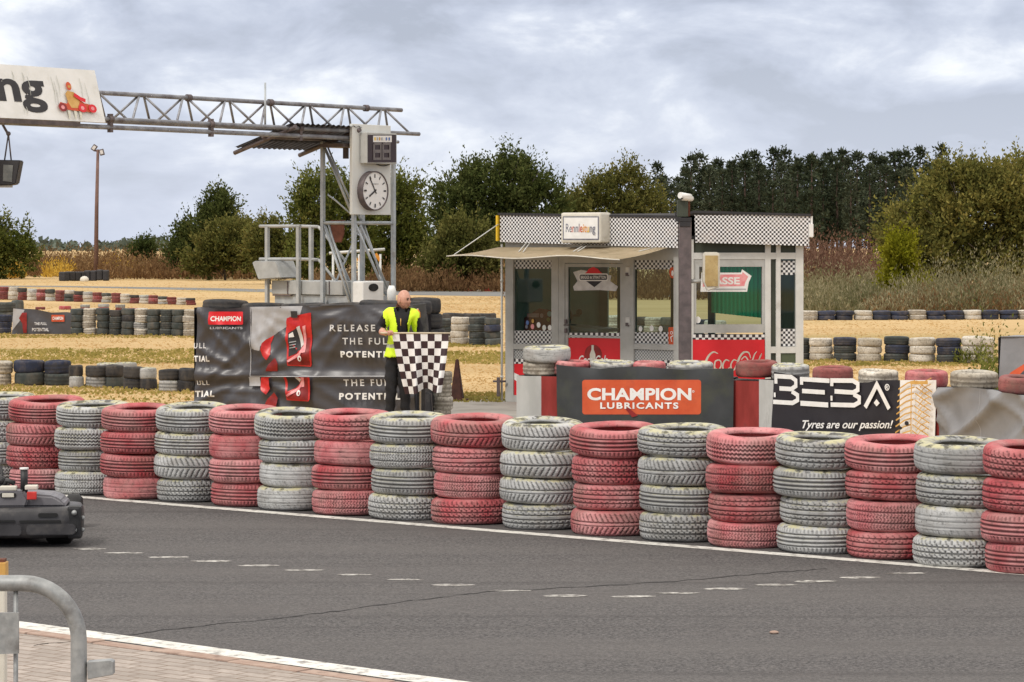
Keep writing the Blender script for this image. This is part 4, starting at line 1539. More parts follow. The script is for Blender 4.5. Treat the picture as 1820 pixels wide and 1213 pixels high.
# grey board leaning behind the marshal with a furled orange signal flag
bm = bmesh.new()
c = P(750, 590, 35.0)
add_box(bm, c + Vector((0, 0, 0.02)), (0.16, 0.03, 0.66), Matrix.Rotation(math.radians(-6), 3, 'Y'), bev=0.008)
add_box(bm, c + Vector((0.02, 0.0, -0.75)), (0.05, 0.03, 0.9), bev=0.006)
single('signal_board', bm, 'kart_plastic', 'dark grey board on a post behind the marshal', 'board', (c.x, c.y, 0))
bm = bmesh.new()
p0, p1 = P(747, 600, 34.85), P(742, 549, 34.8)
add_tube(bm, [p0, p1], 0.011, 8)
add_tube(bm, [p1 + Vector((0, 0, -0.01)), p1 + Vector((0.004, 0, -0.05)), p1 + Vector((0.012, 0, -0.10)), p1 + Vector((0.01, 0, -0.14))], [0.012, 0.032, 0.028, 0.012], 10, mi=1)
add_tube(bm, [p0, Vector((p0.x, p0.y, 0))], 0.011, 8)
single('furled_flag', bm, ['wood_stick', 'orange_mark'], 'furled orange signal flag on a stick behind the marshal', 'flag', (p0.x, p0.y, 0))


# ================================================================== RACE CONTROL HUT
hA, hB, hC = Vector((P(897, HY, 41.0).x, 41.0, 0)), Vector((P(1214, HY, 39.2).x, 39.2, 0)), Vector((P(1430, HY, 39.5).x, 39.5, 0))
hE = hA + V * 2.3
hD = Vector((3.98, 41.9, 0))
HL, HR = Wall(hA, hB), Wall(hB, hC)
hut = thing('race_control_hut', 'small glazed grey hut with checkered fascia boards and a tan awning', 'hut', (hA + hC) / 2)
ZT = 2.36
bm = bmesh.new()
# left wall frame
for x0, x1 in ((898, 912), (980, 992), (1112, 1126), (1197, 1212)):
    HL.mem(bm, x0, x1, 0, ZT, 0.09, 0.0)
HL.mem(bm, 992, 1003, 0, ZT, 0.08, -0.006)
HL.mem(bm, 1106.5, 1112, 0, ZT, 0.08, -0.006)
for x0, x1 in ((912, 980), (1126, 1197)):
    HL.box(bm, x0, 612, x1, 622, 0.07, -0.004)
    HL.mem(bm, x0, x1, HL.uv((x0 + x1) / 2, 463)[1], ZT, 0.07, -0.004)
    HL.mem(bm, x0, x1, 0, 0.10, 0.07, -0.004)
HL.mem(bm, 1003, 1106.5, HL.uv(1055, 468)[1], ZT, 0.07, -0.004)
# right wall frame
HRl = []
for x0, x1, mi in ((1223, 1233, 1), (1360, 1370, 1), (1379.5, 1387.5, 1), (1414.5, 1428, 1)):
    HR.mem(bm, x0, x1, 0, ZT, 0.09, 0.0, mi)
HR.mem(bm, 1214, 1223, 0, ZT, 0.09, -0.012, 0)
for x0, x1 in ((1233, 1360), (1370, 1379.5), (1387.5, 1414.5)):
    HR.box(bm, x0, 449.5, x1, 461, 0.07, -0.004, 1)
HR.box(bm, 1233, 461, 1360, 474.5, 0.06, -0.012, 0)
HR.box(bm, 1355, 474.5, 1360, 577, 0.06, -0.012, 0)
HR.box(bm, 1233, 474.5, 1238, 577, 0.06, -0.012, 0)
HR.box(bm, 1233, 577, 1360, 592, 0.06, -0.012, 0)
for x0, x1 in ((1370, 1379.5), (1387.5, 1414.5)):
    HR.box(bm, x0, 616.5, x1, 628, 0.07, -0.004, 1)
HR.mem(bm, 1233, 1428, 0, 0.09, 0.06, -0.02, 0)
obj('frame', bm, ['grey_frame', 'light_frame'], hut)
bm = bmesh.new()
HR.mem(bm, 1233, 1360, HR.uv(1300, 449.5)[1], ZT, 0.05, -0.03)
HR.mem(bm, 1387.5, 1414.5, HR.uv(1300, 449.5)[1], ZT, 0.05, -0.03)
HR.mem(bm, 1370, 1379.5, 0.09, ZT, 0.05, -0.03)
obj('header_board', bm, 'dark_green_board', hut)
bm = bmesh.new()
HR.mem(bm, 1387.5, 1414.5, 0.09, HR.uv(1400, 628)[1], 0.04, -0.02)
obj('lower_panel', bm, 'olive_panel', hut)
for x0, x1 in ((912, 980), (1126, 1197)):
    A = PxArt(HL)
    A.prect(x0, 720, x1, 622, 'pale_checks')
    if x0 == 912:
        A.ppoly([(912, 715), (980, 715), (980, 640), (912, 640)], 'red_print')
        A.ppoly([(912, 675), (922, 682), (980, 720), (980, 706), (922, 668), (912, 663)], 'white_print')
        A.prect(912, 647, 980, 638, 'edge_checks')
    else:
        A.prect(x0, 652, x1, 641, 'edge_checks')
    bm, mats = A.flat(-0.03)
    obj('lower_panel', bm, mats, hut)
# windows: pane with the checkered bands stuck on it
for W_, x0, x1, y0, y1, bands, extra in (
        (HL, 912, 980, 463, 612, ((463, 478), (588, 612)), 'stickers'),
        (HL, 1126, 1197, 463, 614, ((463, 479), (591, 614)), 'extinguisher'),
        (HR, 1387.5, 1414.5, 461, 616.5, ((464, 489), (585, 616)), None),
        (HR, 1238, 1355, 474.5, 577, (), 'arrow')):
    bm = bmesh.new()
    p = [W_.pt(x, y, -0.045) for x, y in ((x0, y1), (x1, y1), (x1, y0), (x0, y0))]
    add_quad(bm, p)
    pane = obj('window', bm, 'window_glass', hut)
    def put(nm, fn, off=-0.036):
        A_ = PxArt(W_)
        fn(A_)
        bm_, mats_ = A_.flat(off)
        obj(nm, bm_, mats_, pane)

    def ext_small(a):
        a.pdisc(1193, 485, 6.5, 10, 'orange_print')
        a.pdisc(1193, 486, 2.2, 5, 'white_print')

    def ext_big(a):
        a.prrect(1186, 582, 1197, 614, 2, 'orange_print')
        a.pring(1191.5, 592, 1.8, 3.0, 'white_print')
        a.pstroke([(1192, 608), (1190, 600), (1194, 597)], 1.6, 'white_print')

    def arrow(a):
        a.ppoly([(1248, 485), (1318, 485), (1320, 479), (1337, 491), (1332, 502), (1329, 519), (1246, 519)], 'white_print')
        a.ppoly([(1250, 489), (1320, 488), (1321, 484), (1331, 492), (1326, 502), (1324, 509), (1250, 510)], 'pink_print')
        a.ptext('KASSE', 1256, 493, 1316, 506, 'white_print', bold=0.03)
        a.pstroke([(1262, 514.5), (1327, 514.5)], 2.2, 'grey_print')

    for b0, b1 in bands:
        put('checker_band', lambda a: a.prect(x0, b1, x1, b0, 'window_checks'))
    spots = {'stickers': ((935, 574, 3.4, 'blue_mark'), (944, 581, 4.0, 'pink_print'), (955, 578, 4.2, 'white_print'), (965, 583, 4.2, 'pale_panel'), (975, 583, 4.2, 'white_print'),
                          (934, 581, 3, 'slate_mark'), (945, 571, 3, 'gold_print')),
             'extinguisher': ((1136, 585, 4, 'white_print'), (1156, 584, 4.3, 'white_print'), (1172, 585, 4.3, 'white_print')),
             'arrow': ((1241.5, 569, 5, 'white_print'),)}.get(extra, ())
    for k_, (x, y, r_, m_) in enumerate(spots):
        put('sticker', lambda a: a.pdisc(x, y, r_, r_ * 1.2, m_), -0.034 + 0.0012 * k_)
    if extra == 'extinguisher':
        put('sticker', ext_small, -0.030)
        put('sticker', ext_big, -0.030)
    elif extra == 'arrow':
        put('arrow_sign', arrow)
# door
bm = bmesh.new()
HL.box(bm, 1003, 469, 1008, 720, 0.05, -0.018)
HL.box(bm, 1101, 469, 1106.5, 720, 0.05, -0.018)
HL.box(bm, 1008, 469, 1101, 475, 0.05, -0.018)
HL.box(bm, 1008, 598, 1101, 601, 0.05, -0.018)
HL.box(bm, 1008, 714, 1101, 720, 0.05, -0.018)
door = obj('door', bm, 'grey_frame', hut)
bm = bmesh.new()
add_quad(bm, [HL.pt(x, y, -0.045) for x, y in ((1008, 598), (1101, 598), (1101, 475), (1008, 475))])
obj('glass', bm, 'window_glass', door)
A = PxArt(HL)
A.ppoly([(1008, 714), (1101, 714), (1101, 601), (1008, 601)], 'red_print')
A.prect(1008, 601, 1101, 592, 'edge_checks')
A.pdisc(1052, 632, 19, 19, 'dark_red_print', 24)
A.ppoly([(1049, 614), (1053, 614), (1053, 622), (1056, 630), (1056, 650), (1046, 650), (1046, 630), (1049, 622)], 'off_white')
A.ptext('Coca-Cola', 1026, 632, 1078, 648, 'white_print', bold=0.02, shear=0.35)
bm, mats = A.flat(-0.036)
obj('panel', bm, mats, door)
A = PxArt(HL)
A.ppoly([(1016, 484), (1030, 480), (1052, 484), (1084, 490), (1082, 500), (1096, 510), (1092, 518), (1064, 516), (1018, 517), (1016, 510), (1024, 500)], 'letter_grey')
A.ppoly([(1036, 487), (1040, 484), (1044, 478.5), (1052, 474.5), (1060, 478.5), (1065, 484), (1069, 487)], 'red_print')
A.ppoly([(1038, 499), (1069, 499), (1054, 511)], 'black_vinyl')
A.prrect(1026, 486.5, 1079, 500, 4, 'white_print')
A.prrect(1028, 488.5, 1077, 498, 3, 'black_vinyl')
A.ptext('BRIGGS & STRATTON', 1030, 490.5, 1075, 496, 'white_print', bold=0.02)
bm, mats = A.flat(-0.036)
obj('sticker', bm, mats, door)
bm = bmesh.new()
for y in (572, 588):
    HL.box(bm, 1003.5, y - 4, 1007.5, y + 4, 0.03, 0.012, 0, 0.004)
p = HL.pt(1005.5, 578, 0.045)
add_tube(bm, [HL.pt(1005.5, 578, 0.0), p, p + HL.d * 0.09], 0.009, 8)
obj('handle', bm, 'dark_steel', door)
for y in (482, 571):
    bm = bmesh.new()
    HL.box(bm, 1113.5, y - 7, 1120, y + 7, 0.04, 0.03, 0, 0.008)
    HL.box(bm, 1114.5, y + 3, 1119, y + 9, 0.03, 0.045, 1, 0.004)
    obj('lock_box', bm, ['light_frame', 'dark_steel'], hut)
# drinks panel under the big window
A = PxArt(HR)
A.ppoly([(1231, 735), (1359, 735), (1359, 604), (1231, 604)], 'red_print')
A.prect(1231, 604, 1359, 595, 'edge_checks')
w_ = 'off_white'


def swash(pts, ws, n=5):
    """smooth calligraphic stroke through px points"""
    out, wo = [], []
    for i in range(len(pts) - 1):
        p0, p1, p2, p3 = pts[max(0, i - 1)], pts[i], pts[i + 1], pts[min(len(pts) - 1, i + 2)]
        for k in range(n):
            t = k / n
            f = lambda a, b, c, d: 0.5 * (2 * b + (c - a) * t + (2 * a - 5 * b + 4 * c - d) * t * t + (3 * b - a - 3 * c + d) * t ** 3)
            out.append((f(p0[0], p1[0], p2[0], p3[0]), f(p0[1], p1[1], p2[1], p3[1])))
            wo.append(ws[i] + (ws[i + 1] - ws[i]) * t)
    out.append(pts[-1])
    wo.append(ws[-1])
    A.pstroke(out, wo, w_)


swash([(1276, 629), (1268, 626), (1260, 632), (1254, 644), (1252, 656), (1257, 664), (1266, 662), (1274, 655)], [1, 2.6, 3.6, 4.2, 4.2, 3.4, 2, 1])
swash([(1277, 640), (1271, 643), (1270, 654), (1275, 659), (1281, 652), (1281, 643), (1277, 640)], [2.4, 2.6, 2.8, 2.6, 2.4, 2.2, 2.2])
swash([(1296, 642), (1290, 640), (1285, 647), (1285, 656), (1290, 659), (1297, 653)], [1.6, 2.4, 3, 3, 2.4, 1.2])
swash([(1310, 642), (1304, 640), (1299, 648), (1300, 657), (1305, 657), (1311, 643), (1310, 657), (1315, 658)], [1.4, 2.2, 2.6, 2.6, 2.0, 2.4, 2.6, 1.4])
swash([(1334, 637), (1330, 627), (1321, 627), (1314, 636), (1311, 648), (1316, 661), (1326, 662), (1334, 654)], [1, 2.4, 3.4, 3.8, 4, 3.6, 2, 1])
swash([(1317, 640), (1324, 634), (1330, 641), (1336, 642), (1341, 630), (1345, 625)], [1.6, 2.2, 2.4, 2.4, 2, 1])
swash([(1334, 652), (1338, 645), (1342, 650), (1338, 657), (1334, 652)], [2, 2.2, 2.2, 2.2, 2])
swash([(1344, 656), (1350, 636), (1353, 630), (1346, 648), (1348, 657), (1354, 656)], [2.4, 2.2, 1.4, 2.2, 2.2, 1.2])
bm, mats = A.flat(0.004, 0.0006)
obj('drinks_panel', bm, mats, hut)
# solid back parts and interior
bm = bmesh.new()
add_quad(bm, [hA - V * -0.1, hE, hE + Vector((0, 0, ZT)), hA + V * 0.1 + Vector((0, 0, ZT))])
bmesh.ops.solidify(bm, geom=bm.faces[:], thickness=0.05)
obj('wall', bm, 'interior_wall', hut)
bm = bmesh.new()
add_quad(bm, [hC + Vector((-0.02, 0.1, 0)), hD, hD + Vector((0, 0, ZT)), hC + Vector((-0.02, 0.1, ZT))])
bmesh.ops.solidify(bm, geom=bm.faces[:], thickness=0.05)
obj('wall', bm, 'interior_wall', hut)
HBk = Wall(hE, hD)
bm = bmesh.new()
zs = 0.95
for x0, x1 in ((1060, 1080), (1097, 1112), (1192, 1226), (1258, 1270), (1356, 1386)):
    HBk.mem(bm, x0, x1, zs, 2.05, 0.06, 0)
HBk.mem(bm, 1060, 1386, 0, zs, 0.06, 0)
HBk.mem(bm, 1060, 1386, 2.05, ZT, 0.06, 0)
obj('wall', bm, 'interior_wall', hut)
bm = bmesh.new()
m = 60
for k in range(m):
    x0, x1 = 1268 + 92 * k / m, 1268 + 92 * (k + 1) / m
    o0, o1 = 0.12 + 0.025 * math.sin(k * 1.3), 0.12 + 0.025 * math.sin((k + 1) * 1.3)
    zb = HBk.uv(1310, 556 + 9 * k / m)[1]
    zb2 = HBk.uv(1310, 556 + 9 * (k + 1) / m)[1]
    a, b = HBk.pt(x0, 470, o0), HBk.pt(x1, 470, o1)
    add_quad(bm, [Vector((a.x, a.y, zb)), Vector((b.x, b.y, zb2)), b, a]).smooth = True
bmesh.ops.remove_doubles(bm, verts=bm.verts, dist=0.0005)
obj('curtain', bm, 'green_curtain', hut)
bm = bmesh.new()
add_prism(bm, [p_ + Vector((0, 0, 0.02)) for p_ in (hA + V * 0.05, hB + Vector((0, 0.08, 0)), hC + Vector((-0.05, 0.1, 0)), hD, hE)], Vector((0, 0, 0.04)))
obj('floor', bm, 'interior_wall', hut)
# fascia, roof
HLf, HRf = HL.shifted(0.12), HR.shifted(0.12)
fas = [(HLf, ((889, 430.5), (1205, 441), (1205, 386.5), (889, 381))), (HRf, ((1236, 431.5), (1438, 437.5), (1440, 383.5), (1234, 377)))]
for wl_, q4 in fas:
    A = PxArt(wl_)
    A.ppoly(q4, 'fascia_checks')
    bm, mats = A.flat(0.003)
    mats.append('near_black')
    add_prism(bm, [wl_.pt(x, y, 0.0) for x, y in q4], -wl_.n * 0.03, mi=len(mats) - 1)
    obj('fascia', bm, mats, hut)
bm = bmesh.new()
a = HRf.pt(1440, 386)
add_box(bm, a + Vector((0.02, 0.35, -0.14)), (0.03, 0.7, 0.30), None)
add_box(bm, HRf.pt(1441, 410, 0.015), (0.06, 0.03, 0.18), HRf.rot())
obj('fascia_end', bm, 'white_print', hut)
bm = bmesh.new()
pts = [HLf.pt(886, 378.5, 0.02), HLf.pt(1209, 383.5, 0.02), HRf.pt(1232, 374.5, 0.02), HRf.pt(1441, 380.5, 0.02)]
back = [hD + Vector((0.1, 0.15, 2.74)), hE + Vector((-0.1, 0.2, 2.74))]
ring = pts + back
top = [bm.verts.new(p_) for p_ in ring]
bot = [bm.verts.new(p_ + Vector((0, 0, -0.035))) for p_ in ring]
bm.faces.new(top)
bm.faces.new(list(reversed(bot)))
for i in range(6):
    bm.faces.new((top[i], top[(i + 1) % 6], bot[(i + 1) % 6], bot[i]))
bmesh.ops.recalc_face_normals(bm, faces=bm.faces)
obj('roof', bm, 'near_black', hut)
bm = bmesh.new()
add_prism(bm, [Vector((p_.x, p_.y, ZT)) for p_ in (hA, hB, hC, hD, hE)], Vector((0, 0, 0.05)))
for (p_, q_) in ((hA, hE), (hE, hD), (hD, hC)):
    d_ = (q_ - p_)
    add_box(bm, (p_ + q_) / 2 + Vector((0, 0, ZT + 0.21)), (d_.length, 0.04, 0.30), rot_uv(d_))
obj('ceiling', bm, 'near_black', hut)
bm = bmesh.new()
a = HLf.pt(888, 385)
add_box(bm, a + V * 0.10 - HL.d * 0.03 + Vector((0, 0, -0.17)), (0.03, 0.28, 0.37), rot_uv(HL.d))
obj('fascia_end', bm, 'yellow_mark', hut)
# light box with the lettering
bm = bmesh.new()
HLf.box(bm, 1014, 378.5, 1084.5, 432, 0.27, 0.245, 0, 0.03)
lb_ = obj('sign_box', bm, 'off_white', hut)
wsgn = HLf.shifted(0.249)
A = PxArt(wsgn)
A.prect(1000.5, 426.5, 1064.5, 385, 'slate_mark')
A.prect(1002.3, 424.6, 1062.7, 387, 'white_print')
A.ptext('Rennleitung', 1006, 398, 1059, 418, 'slate_mark', bold=0.005,
        cols=['slate_mark', 'slate_mark', 'orange_print', 'slate_mark', 'slate_mark', 'orange_print', 'orange_mark', 'orange_mark', 'yellow_mark', 'slate_mark', 'slate_mark'])
bm, mats = A.flat(0.003)
obj('sign_face', bm, mats, lb_)
# downpipe at the far corner
bm = bmesh.new()
a = HL.pt(895.5, 440, 0.05)
add_tube(bm, [(a.x, a.y, 0.0), (a.x, a.y, 2.30)], 0.017, 10)
for z in (0.35, 1.0, 1.75):
    add_tube(bm, [(a.x, a.y, z), (a.x, a.y, z + 0.03)], 0.024, 10)
obj('downpipe', bm, 'light_frame', hut)
bm = bmesh.new()
add_box(bm, (a.x - 0.05, a.y - 0.03, 0.22), (0.05, 0.06, 0.28), bev=0.01)
add_tube(bm, [(a.x - 0.13, a.y - 0.03, 0.30), (a.x + 0.06, a.y - 0.03, 0.30)], 0.015, 8)
obj('tap', bm, 'dark_steel', hut)
# awning
bm = bmesh.new()
NA, NB = 36, 10
uL, uR = HL.u(893), HL.u(1196)
zf = lambda t: 2.122 + 0.022 * math.sin(t * 10.5 + 0.4) - 0.035 * max(0, t - 0.62)
grid = []
for i in range(NA + 1):
    t = i / NA
    row = []
    for j in range(NB + 1):
        s = j / NB
        p_ = HL.o + HL.d * (uL + (uR - uL) * t) + HL.n * (0.10 + 1.24 * s)
        z = 2.252 + (zf(t) - 2.252) * s - 0.028 * math.sin(math.pi * s) * (0.6 + 0.4 * math.sin(t * 19)) + 0.008 * math.sin(t * 63) * s
        row.append(bm.verts.new((p_.x, p_.y, z)))
    grid.append(row)
for i in range(NA):
    for j in range(NB):
        bm.faces.new((grid[i][j], grid[i + 1][j], grid[i + 1][j + 1], grid[i][j + 1])).smooth = True
bmesh.ops.solidify(bm, geom=bm.faces[:], thickness=0.006)
aw = obj('awning', bm, 'awning_cloth', hut)
bm = bmesh.new()
ed = [HL.o + HL.d * (uL + (uR - uL) * i / 20) + HL.n * 1.345 + Vector((0, 0, zf(i / 20) - 0.006)) for i in range(21)]
add_tube(bm, ed, 0.009, 6)
obj('front_bar', bm, 'off_white', aw)
arms = [((887, 399), 0.03, 1.2), ((944, 431), 0.30, 0.62), ((938, 431), 0.27, 0.60), ((1050, 434), 0.62, 0.62), ((1044, 434), 0.59, 0.6), ((1166, 440), 0.93, 0.45)]
for (px_, py_), t, s in arms:
    bm = bmesh.new()
    p_ = HL.o + HL.d * (uL + (uR - uL) * t) + HL.n * (0.10 + 1.0 * s)
    z = 2.252 + (zf(t) - 2.252) * s * 0.8
    add_tube(bm, [HLf.pt(px_, py_, 0.02), Vector((p_.x, p_.y, z))], 0.007, 6)
    obj('arm', bm, 'light_frame', aw)
# things inside
bm = bmesh.new()
c = HL.pt(948, 560, -0.75)
add_box(bm, Vector((c.x, c.y, 1.10)), (1.6, 0.55, 0.05), rot_uv(HL.d) @ Matrix.Rotation(math.radians(4), 3, 'Y'), bev=0.01)
for s in (-0.6, 0.6):
    add_box(bm, Vector((c.x, c.y, 0.575)) + HL.d * s, (0.06, 0.45, 0.99), rot_uv(HL.d))
single('counter', bm, 'white_paint', 'white counter standing inside the hut behind its glass', 'counter', (c.x, c.y, 0.06))
bm = bmesh.new()
c2 = HL.pt(951, 545, -0.7)
bmesh.ops.create_icosphere(bm, subdivisions=3, radius=0.14, matrix=Matrix.Translation((c2.x, c2.y, 1.25)) @ Matrix.Diagonal((1.1, 1.0, 0.95, 1)))
for s in (-0.24, 0.24):
    bmesh.ops.create_icosphere(bm, subdivisions=2, radius=0.05, matrix=Matrix.Translation((c2.x + s, c2.y, 1.30)))
add_box(bm, (c2.x, c2.y - 0.02, 1.25), (0.5, 0.05, 0.03))
hel = single('model_kart', bm, 'near_black', 'dark model kart on the white counter in the hut', 'model', (c2.x, c2.y, 1.13), smooth=True)
A = PxArt(HL)
A.ppoly([(912, 590), (980, 590), (980, 556), (938, 549), (912, 566)], 'dark_red_print')
A.prect(917, 565, 938, 558, 'pink_print')
for x, y, r, m in ((943, 562, 4, 'pink_print'), (957, 559, 5, 'letter_grey'), (955, 569, 4, 'gold_print'), (970, 566, 6, 'gold_print')):
    A.pdisc(x, y, r, r, m)
bm, mats = A.flat(-0.28)
add_prism(bm, [HL.pt(x, y, -0.285) for x, y in ((912, 590), (980, 590), (980, 556), (938, 549), (912, 566))], -HL.n * 0.02)
c = HL.pt(946, 590, -0.29)
add_box(bm, Vector((c.x, c.y, c.z / 2)), (0.5, 0.03, c.z), HL.rot())
single('notice_board', bm, mats, 'dark red board of coloured stickers inside the hut window', 'board', (c.x, c.y, 0.06))

# ================================================================== POLE BEFORE THE HUT CORNER
pd = 38.5
pp = P(1217.5, HY, pd)
pole = thing('camera_pole', 'dark square pole with a white camera on top and a yellowed lamp on an arm', 'pole', (pp.x, pp.y, 0))
k = pd / F
bm = bmesh.new()
add_box(bm, (pp.x, pp.y, 1.32), (22 * k, 22 * k, 2.64), bev=0.012)
obj('post', bm, 'dark_steel', pole)
bm = bmesh.new()
add_box(bm, P(1214.5, 391, pd), (28 * k, 26 * k, 7 * k), bev=0.006)
add_box(bm, P(1217, 399, pd), (19 * k, 25 * k, 9 * k), bev=0.006)
add_box(bm, P(1201, 383, pd) + Vector((0, 0.0, 0)), (3 * k, 5 * k, 12 * k))
obj('collar', bm, 'near_black', pole)
bm = bmesh.new()
add_box(bm, P(1213, 371, pd), (19 * k, 18 * k, 30 * k), bev=0.008)
obj('junction_box', bm, 'dark_green_board', pole)
bm = bmesh.new()
add_box(bm, P(1224.5, 371, pd), (4 * k, 4 * k, 28 * k))
add_box(bm, P(1223, 357, pd), (8 * k, 6 * k, 4 * k))
obj('bracket', bm, 'rust', pole)
bm = bmesh.new()
c0, c1 = P(1211, 350.5, pd - 0.12), P(1230, 353.5, pd + 0.02)
add_tube(bm, [c0, c0 + (c1 - c0) * 0.15, c0 + (c1 - c0) * 0.75, c1], [5.6 * k, 6.0 * k, 5.8 * k, 4.4 * k], 14)
add_tube(bm, [c0 + Vector((-0.02, -0.03, 0.022)), c0 + (c1 - c0) * 0.8 + Vector((0, 0, 0.018))], 0.044, 12)
cam_h = obj('camera_housing', bm, 'white_paint', pole)
bm = bmesh.new()
dd = (c0 - c1).normalized()
add_tube(bm, [c0 + dd * -0.02, c0 + dd * 0.03], 5.0 * k, 14)
obj('lens', bm, 'black_plastic', cam_h)
bm = bmesh.new()
add_tube(bm, [P(1222, 500.5, pd), P(1246, 499.5, pd)], 0.028, 8)
add_box(bm, P(1239, 486, pd), (7 * k, 6 * k, 30 * k))
obj('lamp_arm', bm, 'grey_frame', pole)
bm = bmesh.new()
fr = [(1250, 451), (1252, 448.5), (1276, 448.5), (1279, 451), (1280, 490), (1279, 511), (1258, 518), (1249, 500)]
add_prism(bm, [P(x, y, pd - 0.05) for x, y in fr], Vector((0, 0.16, 0)))
bmesh.ops.bevel(bm, geom=bm.edges[:], offset=0.012, segments=2, affect='EDGES')
lamp = obj('lamp_case', bm, 'off_white', pole)
bm = bmesh.new()
gl_ = [(1253.5, 454.5), (1276, 454.5), (1276, 509), (1256, 509.5), (1253, 502)]
add_prism(bm, [P(x, y, pd - 0.062) for x, y in gl_], Vector((0, 0.02, 0)))
obj('lamp_glass', bm, 'amber_glass', lamp)

# ================================================================== START GANTRY
P0 = P(629, HY, 40.0)
P0 = Vector((P0.x, P0.y, 0))
WV = Wall(P0, P0 + V)              # plane across the track
MM = -U                            # the side the karts come from
gan = thing('start_gantry', 'grey lattice gantry over the track with clock tower and white sign board', 'gantry', P0)
ZBc, ZLc, ZTc = 3.905, 3.80, 4.255
tL, tR = -19.6, 1.42


def gp(t, s, z):
    return P0 + V * t + U * s + Vector((0, 0, z))


bm = bmesh.new()
add_tube(bm, [gp(tL, 0.0, ZBc), gp(tR, 0.0, ZBc)], 0.030, 10)
add_tube(bm, [gp(tL, 0.42, ZBc), gp(tR - 0.05, 0.42, ZBc)], 0.030, 10)
add_tube(bm, [gp(tL, 0.21, ZTc), gp(1.27, 0.21, ZTc)], 0.031, 10)
add_tube(bm, [gp(-19.5, 0.0, ZLc), gp(-0.1, 0.0, ZLc)], 0.032, 10)
add_tube(bm, [gp(-0.1, 0.42, ZLc), gp(tR + 0.02, 0.42, ZLc)], 0.024, 8)
for k in range(-24, 2):
    t = k * 0.80 + 0.06
    for s in (0.0, 0.42):
        add_tube(bm, [gp(t - 0.36, s, ZBc), gp(t - 0.04, 0.21, ZTc)], 0.017, 7)
        if t + 0.36 < tR:
            add_tube(bm, [gp(t + 0.04, 0.21, ZTc), gp(t + 0.36, s, ZBc)], 0.017, 7)
    add_tube(bm, [gp(t - 0.36, 0.0, ZBc), gp(t + 0.4, 0.42, ZBc)], 0.012, 6)
obj('truss', bm, 'weathered_tube', gan)
bm = bmesh.new()
for px_, s, z in ((355, 0.21, ZTc), (500, 0.21, ZTc), (670, 0.21, ZTc), (375, 0.0, ZBc), (196, 0.0, ZBc), (533, 0.0, ZBc), (175, 0.21, ZTc)):
    t = WV.shifted(0).u(px_)
    add_tube(bm, [gp(t - 0.035, s, z), gp(t + 0.035, s, z)], 0.05, 10)
    if s == 0.0:
        add_box(bm, gp(t, s, z - 0.05), (0.05, 0.06, 0.24), rot_uv(V))
obj('clamp', bm, 'dark_steel', gan)
bm = bmesh.new()
t = WV.u(476)
add_tube(bm, [gp(t, 0.05, ZBc - 0.03), gp(t, 0.05, H + (440 - 147) * (P0.y + V.y * t) / F)], 0.014, 8)
obj('antenna', bm, 'tower_steel', gan)
# tower
bm = bmesh.new()
corners = [(0, 0), (0.85, 0), (0, 0.60), (0.85, 0.60)]
for t, s in corners:
    add_box(bm, gp(t, s, 1.93), (0.055, 0.055, 3.86), rot_uv(V), bev=0.006)
for z in (0.05, 1.35, 2.60, 3.74):
    for s in (0, 0.60):
        add_tube(bm, [gp(0, s, z), gp(0.85, s, z)], 0.026, 7)
    for t in (0, 0.85):
        add_tube(bm, [gp(t, 0, z), gp(t, 0.60, z)], 0.026, 7)
for z0, z1 in ((0.05, 1.35), (1.35, 2.60)):
    add_tube(bm, [gp(0.02, 0, z1), gp(0.83, 0, z0)], 0.02, 7)
    add_tube(bm, [gp(0.02, 0.60, z1), gp(0.83, 0.60, z0)], 0.02, 7)
    add_tube(bm, [gp(0, 0.58, z1), gp(0, 0.02, z0)], 0.02, 7)
    add_tube(bm, [gp(0.85, 0.58, z1), gp(0.85, 0.02, z0)], 0.017, 7)
add_tube(bm, [gp(0, 0.58, 3.72), gp(0, 0.02, 2.7)], 0.022, 7)
add_tube(bm, [gp(0, 0.52, 3.72), gp(0, 0.02, 2.82)], 0.014, 7)
add_tube(bm, [gp(0.12, 0, 2.60), gp(0.83, 0, 1.50)], 0.016, 7)
add_tube(bm, [gp(0, 0.50, 2.60), gp(0, 0.02, 1.48)], 0.015, 7)
add_tube(bm, [gp(0.02, 0.60, 1.35), gp(0.83, 0.60, 2.60)], 0.014, 7)
add_tube(bm, [gp(0.02, 0.60, 3.72), gp(0.83, 0.60, 2.62)], 0.014, 7)
add_tube(bm, [gp(0.85, 0.58, 3.72), gp(0.85, 0.02, 2.7)], 0.017, 7)
add_tube(bm, [gp(0, 0.5, 3.0), gp(0, 0.35, 2.92), gp(0, 0.05, 2.72)], 0.012, 6)
obj('tower', bm, 'tower_steel', gan)
bm = bmesh.new()                                       # the near leg of the gantry, outside the picture
for t in (-19.5, -18.9):
    for s in (0, 0.42):
        add_box(bm, gp(t, s, 1.95), (0.055, 0.055, 3.9), rot_uv(V), bev=0.006)
    for z in (0.4, 1.5, 2.6, 3.6):
        add_tube(bm, [gp(t, 0, z), gp(t, 0.42, z)], 0.02, 7)
for z in (0.4, 1.5, 2.6):
    for s in (0, 0.42):
        add_tube(bm, [gp(-19.5, s, z), gp(-18.9, s, z + 1.0)], 0.018, 7)
obj('tower', bm, 'tower_steel', gan)
